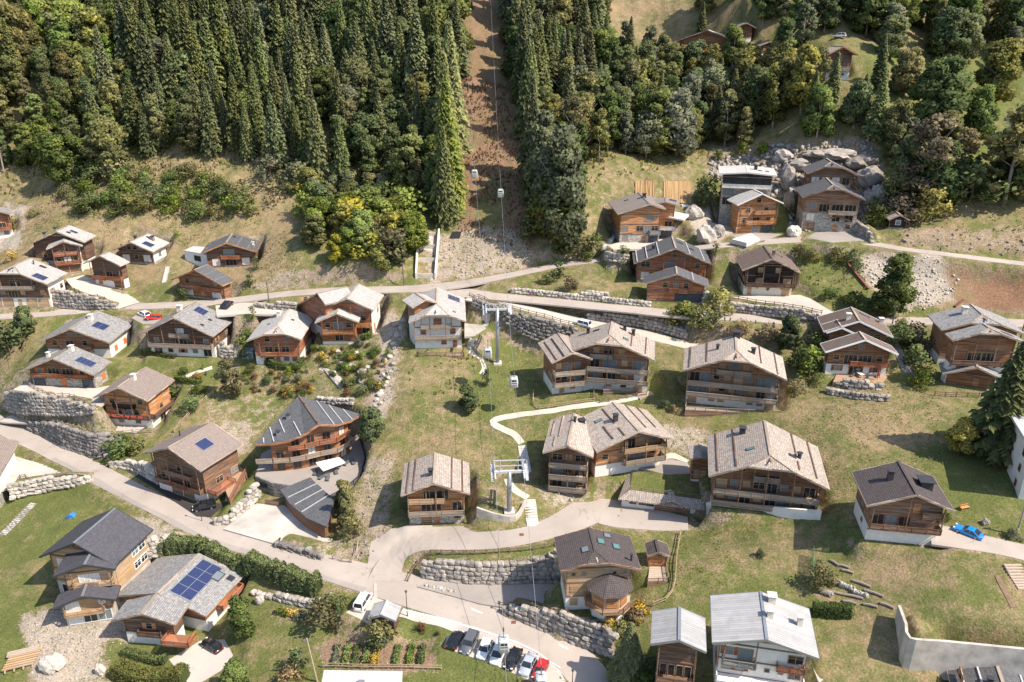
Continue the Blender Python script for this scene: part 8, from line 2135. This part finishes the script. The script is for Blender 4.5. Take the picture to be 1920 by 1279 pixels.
 def lounger(x, y, z, lab, grp=None, rz=None):
  P = hitz(x, y, z); root = empty('sun_lounger', tuple(P), rgd.uniform(-.6, .6) if rz is None else rz, lab, 'lounger', grp); b = MB(); b.box(-.35, .35, -1.0, .4, .28, .38); b.build('seat', M['cushion'], root)
  b = MB(); b.prism([(-.35, .4, .3), (.35, .4, .3), (.35, 1.0, .8), (-.35, 1.0, .8)], (0, -.04, .09)); b.build('backrest', M['cushion'], root)
  for sx in (-.3, .3):
   for sy in (-.9, .35): b = MB(); b.box(sx - .03, sx + .03, sy - .03, sy + .03, 0, .28); b.build('leg', M['metal_dark'], root)
 for (x, y) in ((630,886),(640,872),(650,870),(662,868),(604,896),(592,888),(615,898)): lounger(x, y, 3.42, 'dark sun lounger on the stone terrace of the curved chalet', 'sun loungers on the curved chalet terrace')
 table(1612, 706, 21.05, 'white table on the reddish sun terrace'); table(1634, 704, 21.05, 'second white table, beside the folded parasol on the sun terrace')
 for (x, y) in ((1598,706),(1624,712),(1645,708)): chair(x, y, 21.05, 'dark chair on the reddish sun terrace', 'cushion', 'chairs on the sun terrace')
 table(1400, 1262, 6.0, 'small white table on the white house balcony')
 def parasol(x, y, z, lab, m, open_=False):
  P = hitz(x, y, z); root = empty('parasol', tuple(P), 0, lab, 'parasol'); b = MB(); b.tube([(0, 0, 0), (0, 0, 2.5)], .04, 6); b.build('pole', M['metal_grey'], root)
  b = MB(); b.tube([(0, 0, .9), (0, 0, 1.6), (0, 0, 2.5)], [.22, .18, .04], 8); b.build('canopy', M[m], root)
 parasol(1648, 700, 21.05, 'folded dark parasol on the sun terrace', 'cushion'); parasol(1645, 712, 21.05, 'folded red parasol on the sun terrace', 'flower_red'); parasol(1575, 700, 21.05, 'folded blue grey parasol on the sun terrace', 'door_grey')
 P = hit(1808, 955); root = empty('garden_bench', tuple(P), .3, 'orange timber bench on the lawn above the blue car', 'bench')
 b = MB(); b.box(-.8, .8, -.25, .25, .4, .47); b.build('seat', M['wood_orange'], root); b = MB(); b.box(-.8, .8, .2, .27, .47, .95); b.build('backrest', M['wood_orange'], root)
 for sx in (-.7, .7): b = MB(); b.box(sx - .05, sx + .05, -.25, .25, 0, .4); b.build('leg', M['wood_orange'], root)
 # --- greenhouse
 P = hit(468, 668); root = empty('greenhouse', tuple(P), -.1, 'small pale greenhouse beside the white based red chalet', 'greenhouse')
 b = MB(); b.box(-1.3, 1.3, -1.0, 1.6, -.5, 1.5); b.build('panes', M['glass_pale'], root); b = MB()
 for x in (-1.3, 0, 1.3):
  for y in (-1.03, 1.63): b.bar((x, y, -.3), (x, y, 1.55), .07)
 b.bar((-1.35, -1.03, 1.53), (1.35, -1.03, 1.53), .07); b.bar((-1.35, .3, 2.1), (1.35, .3, 2.1), .08); b.build('frame', M['white_paint'], root)
 for sg, y in ((-1, -1.05), (1, 1.65)): b = MB(); b.prism([(-1.35, y, 1.5), (1.35, y, 1.5), (1.35, .3, 2.12), (-1.35, .3, 2.12)], (0, 0, .03)); b.build('roof_pane', M['glass_pale'], root)
 # --- reed mats on the slope above the amber chalet
 for i, (x0, x1, y0, y1) in enumerate(((1191,1227,369,341), (1244,1296,382,342))):
  A, B, C, D = hit(x0, y0), hit(x1, y0 + 2), hit(x1, y1), hit(x0, y1); o = A; root = empty('reed_mat', tuple(o), 0, ('narrow' if i == 0 else 'wide') + ' tan reed mat laid on the bank behind the amber chalet', 'mat')
  n = 34
  for k in range(n):
   t0, t1 = k / n, (k + .97) / n; j0, j1 = rgd.uniform(-.6, .8), rgd.uniform(-.3, .8); up = np.array([0, 0, .25]); b = MB()
   b.prism([tuple(A + (B - A) * t0 + up * (1 + j0) - o), tuple(A + (B - A) * t1 + up - o), tuple(D + (C - D) * t1 + up * (1 + j1) - o), tuple(D + (C - D) * t0 + up - o)], (0, -.05, .12)); b.build('reed_strip', M['reed'], root)
 # --- boulders and rubble
 for (x, y, w, h, lab) in ((1322,452,38,28,'large pale rock outcrop right of the amber chalet'), (1345,442,24,22,'pale rock outcrop left of the garage ramp'), (1488,442,26,20,'pale rock mound between modern house and two tier chalet'), (1300,408,34,24,'grey rock outcrop below the wide reed mat'), (1474,352,34,44,'rock buttress beside the modern stone house'), (1630,345,46,34,'rough crag right of the two tier chalet'), (1612,312,56,22,'rough crag above the two tier chalet'), (1575,294,64,16,'broad rough crag at the top of the rock face'), (1500,315,44,20,'rough crag between the two upper houses'), (1535,292,62,13,'low ledge at the top of the rock face'), (1645,385,30,44,'brown crag beside the hut shrubs'), (1480,390,24,40,'grey crag below the buttress'), (1465,300,36,20,'rough ledge above the modern stone house'), (1625,385,32,30,'grey crag at the stair side of the two tier chalet')):
  rock_big(x, y, w, h, lab, 'rock_pale' if 'pale' in lab else 'rock')
 for (x, y, w, h, lab) in ((100,1250,42,20,'large cream boulder on the building site'), (112,1238,24,14,'flat cream boulder behind the large one'), (190,1262,20,16,'cream boulder at the edge of the building site'), (96,1262,14,10,'small cream boulder in front of the large one'), (1848,982,14,10,'lone tan boulder on the lawn by the drive'), (235,1138,30,20,'pale stone block beside the unfinished chalet'), (262,1060,22,14,'pale stone block behind the solar array chalet'), (488,1130,16,14,'white stone at the small vegetable bed'), (680,700,16,10,'pale boulder in the rock garden steps'), (660,690,12,8,'small pale boulder in the rock garden')):
  rock_big(x, y, w, h, lab, 'rock_pale')
 def streamrock(i, x, y): rock_big(x, y, rgd.uniform(6, 13), rgd.uniform(3, 7), 'pale boulder in the dry stream bed between garden and meadow', 'rock_pale', grp='boulders of the dry stream bed')
 for i in range(26):
  t_ = (i + rgd.random()) / 26; y = 600 + 200 * t_; streamrock(i, np.interp(y, [600, 640, 700, 740, 800], [752, 738, 728, 712, 700]) + rgd.uniform(-9, 9), y)
 rubble('scree', [(1590,478),(1760,482),(1805,530),(1790,562),(1700,588),(1650,565),(1600,505)], 5200, (.1, .6), 'rock_pale', 'pale loose scree below the upper road', 1)
 rubble('quarry_rubble', [(790,445),(960,428),(1010,480),(960,513),(820,525)], 3000, (.1, .6), 'rock', 'pale rubble slope beside the concrete chute', 2)
 rubble('site_rubble', [(40,1150),(210,1130),(300,1050),(262,1200),(200,1290),(60,1290)], 3000, (.08, .4), 'rock_pale', 'pale building rubble around the unfinished chalet', 3)
 rubble('gully_rubble', [(720,580),(770,600),(735,740),(690,860),(735,960),(700,1050),(650,1060),(665,900),(700,760)], 2800, (.08, .45), 'rock', 'pale stones along the dry gully', 4)
 rubble('bank_rubble', [(1100,592),(1290,622),(1284,634),(1100,600)], 900, (.2, .8), 'rock', 'grey stones on the bank between the roads', 5)
 rubble('cliff_rubble', [(1330,280),(1640,262),(1650,330),(1630,420),(1480,440),(1480,380),(1330,330)], 3500, (.3, 1.5), 'rock', 'broken rock on the face behind the upper houses', 6)
 rubble('meadow_stones', [(1240,795),(1325,800),(1315,850),(1250,868)], 700, (.1, .5), 'rock_pale', 'stones on the bare patch between the apartments', 7)
 rubble('cut_stones', [(1690,440),(1960,450),(1960,488),(1690,462)], 900, (.15, .7), 'rock', 'stones in the cut bank above the upper road', 8)
 rubble('wall_foot_stones', [(1010,905),(1112,925),(1100,948),(1020,948)], 700, (.15, .6), 'rock_pale', 'stones below the L shaped apartment chalet', 9)
 rubble('ramp_stones', [(880,885),(985,880),(990,985),(890,985)], 500, (.1, .45), 'rock', 'stones around the portal pylon', 10)
 # --- log terraces, timber, net, beams
 logs = [(1545,1072,1562,1084),(1562,1084,1582,1098),(1578,1070,1600,1076),(1550,1088,1590,1104),(1598,1090,1632,1102),(1548,1110,1580,1116),(1580,1116,1618,1124),(1620,1108,1656,1120),(1580,1128,1606,1134),(1618,1134,1645,1140),(1570,1060,1592,1066),(1650,1132,1676,1142),(1556,1052,1572,1062)]
 for i, (x0, y0, x1, y1) in enumerate(logs):
  A, B = hit(x0, y0), hit(x1, y1); b = MB(); up = np.array([0, 0, .18]); b.tube([tuple(A + up - A), tuple((A + B) / 2 + up - A + np.array([0, .1, .05])), tuple(B + up - A)], [.2, .22, .18], 8); o = b.build('terrace_log', M['dead_wood']); o.location = tuple(A); tag(o, 'weathered log holding the terraced slope beside the green net', 'log', 'logs on the terraced slope')
 for i, (x0, y0, x1, y1) in enumerate([(1540,1112,1560,1118),(1575,1098,1600,1108),(1600,1112,1625,1120)]):
  for k in range(6): rock_big(x0 + (x1 - x0) * (k + .5) / 6, y0 + (y1 - y0) * (k + .5) / 6, 9, 6, 'pale stone among the terrace logs', 'rock_pale', grp='stones among the terrace logs')
 A, B = hit(1519, 1105), hit(1523, 1045); root = empty('net_frame', tuple(A), 0, 'green plastic net frame for climbing plants beside the terrace logs', 'net'); d = B - A
 for k in range(4): p = d * k / 3; b = MB(); b.bar(tuple(p), (p[0], p[1], p[2] + 2.2), .06); b.build('stake', M['fence_pale'], root)
 b = MB()
 for k in range(26): p = d * k / 25; b.bar((p[0], p[1], p[2]), (p[0], p[1], p[2] + 2.2), .03)
 for z in np.arange(.1, 2.3, .14): b.bar((0, 0, z), (d[0], d[1], d[2] + z), .03)
 n_ = b.build('net', M['net_green'], root)
 P = hit(40, 1240); root = empty('timber_stack', tuple(P), .35, 'stack of pale timber beams on the building site', 'timber')
 for k in range(7): b = MB(); b.box(-2.4 + .1 * k, 2.2 + .1 * k, -1.8 + k * .55, -1.5 + k * .55, .3, .5); b.build('beam', M['wood_new'], root)
 for k in range(4): b = MB(); b.box(-2.0 + k * 1.3, -1.85 + k * 1.3, -2.2, 2.4, 0, .3); b.build('batten', M['plank_pale'], root)
 for k in range(3): b = MB(); b.box(-2.2, 2.4, 1.0 + k * .4, 1.3 + k * .4, .5, .8); b.build('plank', M['plank_pale'], root)
 A, B = hit(1588, 497), hit(1628, 545); b = MB(); b.bar(tuple(A - A + np.array([0, 0, .5])), tuple(B - A + np.array([0, 0, .5])), .5, .4); o = b.build('steel_beam', M['rust']); o.location = tuple(A); tag(o, 'long rusty steel beam lying down the scrub beside the scree', 'beam')
 A, B = hit(1790, 577), hit(1806, 564); b = MB(); b.bar((0, 0, .3), tuple(B - A + np.array([0, 0, .3])), .5, .4); o = b.build('steel_beam', M['rust']); o.location = tuple(A); tag(o, 'short rusty beam at the foot of the red earth', 'beam')
 P = hit(133, 968); b = MB(); rg = random.Random(4)
 V = [(rg.uniform(-.9, .9), rg.uniform(-.7, .7), rg.uniform(.1, .8)) for _ in range(14)]; bm = bmesh.new(); [bm.verts.new(v) for v in V + [(-1, -.6, -.1), (1, -.6, -.1), (1, .6, -.1), (-1, .6, -.1)]]; bmesh.ops.convex_hull(bm, input=bm.verts); me = bpy.data.meshes.new('tarpaulin'); bm.to_mesh(me); bm.free(); me.materials.append(M['tarp_blue'])
 o = newobj('tarpaulin', me); o.location = tuple(P); tag(o, 'crumpled blue tarpaulin on the left lawn', 'tarpaulin')
 # --- vegetable garden
 rows = [('leaf_grey', 622, 640), ('leaf_bright', 645, 655), ('leaf_green', 664, 672), ('leaf_bright', 680, 692), ('leaf_gold', 700, 708), ('leaf_bright', 738, 750), ('leaf_bright', 760, 778), ('leaf_green', 785, 795)]
 for i, (m, x0, x1) in enumerate(rows):
  xm = (x0 + x1) / 2; hedge([(xm + 4, 1212), (xm, 1230), (xm - 3, 1248)], .55, .9, m, ['blue green cabbage row', 'light lettuce row beside the cabbages', 'dark leek row', 'bright salad row', 'golden bean row', 'light green herb row', 'broad light green potato row', 'last green vegetable row'][i] + ' in the vegetable garden', 60, .14, False)
 for i, (m, x0, y0) in enumerate((('leaf_bright', 530, 1148), ('leaf_gold', 548, 1150), ('leaf_grey', 566, 1158))): hedge([(x0 - 12, y0), (x0 + 12, y0 + 4)], .6, 1.0, m, ['bright', 'golden', 'blue green'][i] + ' crop row in the small bed below the hedge', 60, .14, False)
 # --- road markings and covers
 def mark(px, mat, nm='road_marking', dz=.075):
  P = [hit(x, y) for x, y in px]; z = [max(p[2], 0) for p in P]; b = MB(); Q = []
  for p in P:
   zz = float(hgt(p[0], p[1])); best = zz
   for L in ROADL.values():
    d, i, s = seg_dist(L, np.array([p[0]]), np.array([p[1]]))
    if d[0] < lerp_idx(L[:, 3], i)[0] / 2 + .2: best = max(best, float(lerp_idx(L[:, 2], i)[0]))
   Q.append((p[0], p[1], best + dz))
  b.prism(Q, (0, 0, .008)); tag(b.build(nm, M[mat]), kind='structure')
 mark([(884,1142),(905,1151),(904,1153),(883,1145)], 'white_paint'); mark([(1049,1209),(1066,1218),(1064,1220),(1047,1212)], 'white_paint'); mark([(701,1096),(707,1097),(707,1124),(701,1123)], 'concrete_slab')
 for k in range(14):
  x0 = 756 + k * 21; f = lambda x: np.interp(x, [756, 800, 850, 900, 960, 1010, 1045], [1144, 1155, 1168, 1183, 1202, 1226, 1254]); mark([(x0, f(x0) - 1.2), (x0 + 21.5, f(x0 + 21.5) - 1.2), (x0 + 21.5, f(x0 + 21.5) + 1.0), (x0, f(x0) + 1.0)], 'white_paint', 'kerb_line', .10)
 mark([(974,1002),(982,1002),(982,1007),(974,1007)], 'rust', 'manhole_cover'); mark([(988,553),(1000,554),(999,557),(987,556)], 'rust', 'drain_cover'); mark([(959,1166),(968,1166),(967,1172),(958,1172)], 'rust', 'drain_cover')
 # --- black geotextile on the rubble, hot tub, white gravel edging rocks
 P = hit(854, 442); b = MB(); A, B, C, D = hit(843, 448), hit(862, 448), hit(866, 436), hit(848, 436); b.prism([tuple(p - P + np.array([0, 0, .25])) for p in (A, B, C, D)], (0, 0, .05)); o = b.build('ground_sheet', M['rubber']); o.location = tuple(P); tag(o, 'black sheet pinned on the rubble above the chute', 'sheet')
 P = hitz(1284, 390, 41.4); b = MB(); b.box(-1.1, 1.1, -1.0, 1.0, 0, .9); root = empty('hot_tub', tuple(P), 0, 'white covered hot tub on the roof terrace beside the amber chalet', 'hot tub'); b.build('tub', M['fabric_white'], root); b = MB(); b.box(-1.15, 1.15, -1.05, 1.05, .9, 1.0); b.build('cover', M['concrete_pale'], root)
 for k in range(9):
  x = 826 + k * 7.2; rock_big(800 + k * 6.5, 1101 + k * 1.6 + rgd.uniform(-1, 1), rgd.uniform(6, 10), rgd.uniform(3, 6), 'white stone in the row dividing yard and lower road', 'rock_pale', grp='white stones between yard and road')
 for (x, y) in ((625,700),(650,672),(668,664),(690,690),(604,668),(640,684),(700,660),(612,678),(676,716),(632,660)): rock_big(x, y, rgd.uniform(7, 13), rgd.uniform(4, 8), 'pale rock set in the rock garden', 'rock_pale', grp='rocks of the rock garden')
 # planters on the white house terrace
 for (x, y) in ((1352,1256),(1380,1258),(1407,1264)):
  P = hitz(x, y, 5.95); root = empty('flower_pot', tuple(P), 0, 'yellow flowering pot plant on the white house terrace', 'plant pot', 'pot plants on the white house terrace'); b = MB(); b.tube([(0, 0, 0), (0, 0, .35)], [.16, .22], 8); b.build('pot', M['rust'], root)
  o = newobj('plant', TREES['dome'][0][0], root); setmat(o, M['leaf_gold']); o.scale = (.2, .2, .22); o.location = (0, 0, .3)
# ------------------------------------------------------------------ build order
level_houses(); level_special()
finish_ground(); build_roads(); build_houses(); build_special(); build_walls()
build_fences(); build_paths(); build_stairs(); build_lift(); build_poles(); build_cars()
build_forest(); build_garden(); build_undergrowth(); build_details()
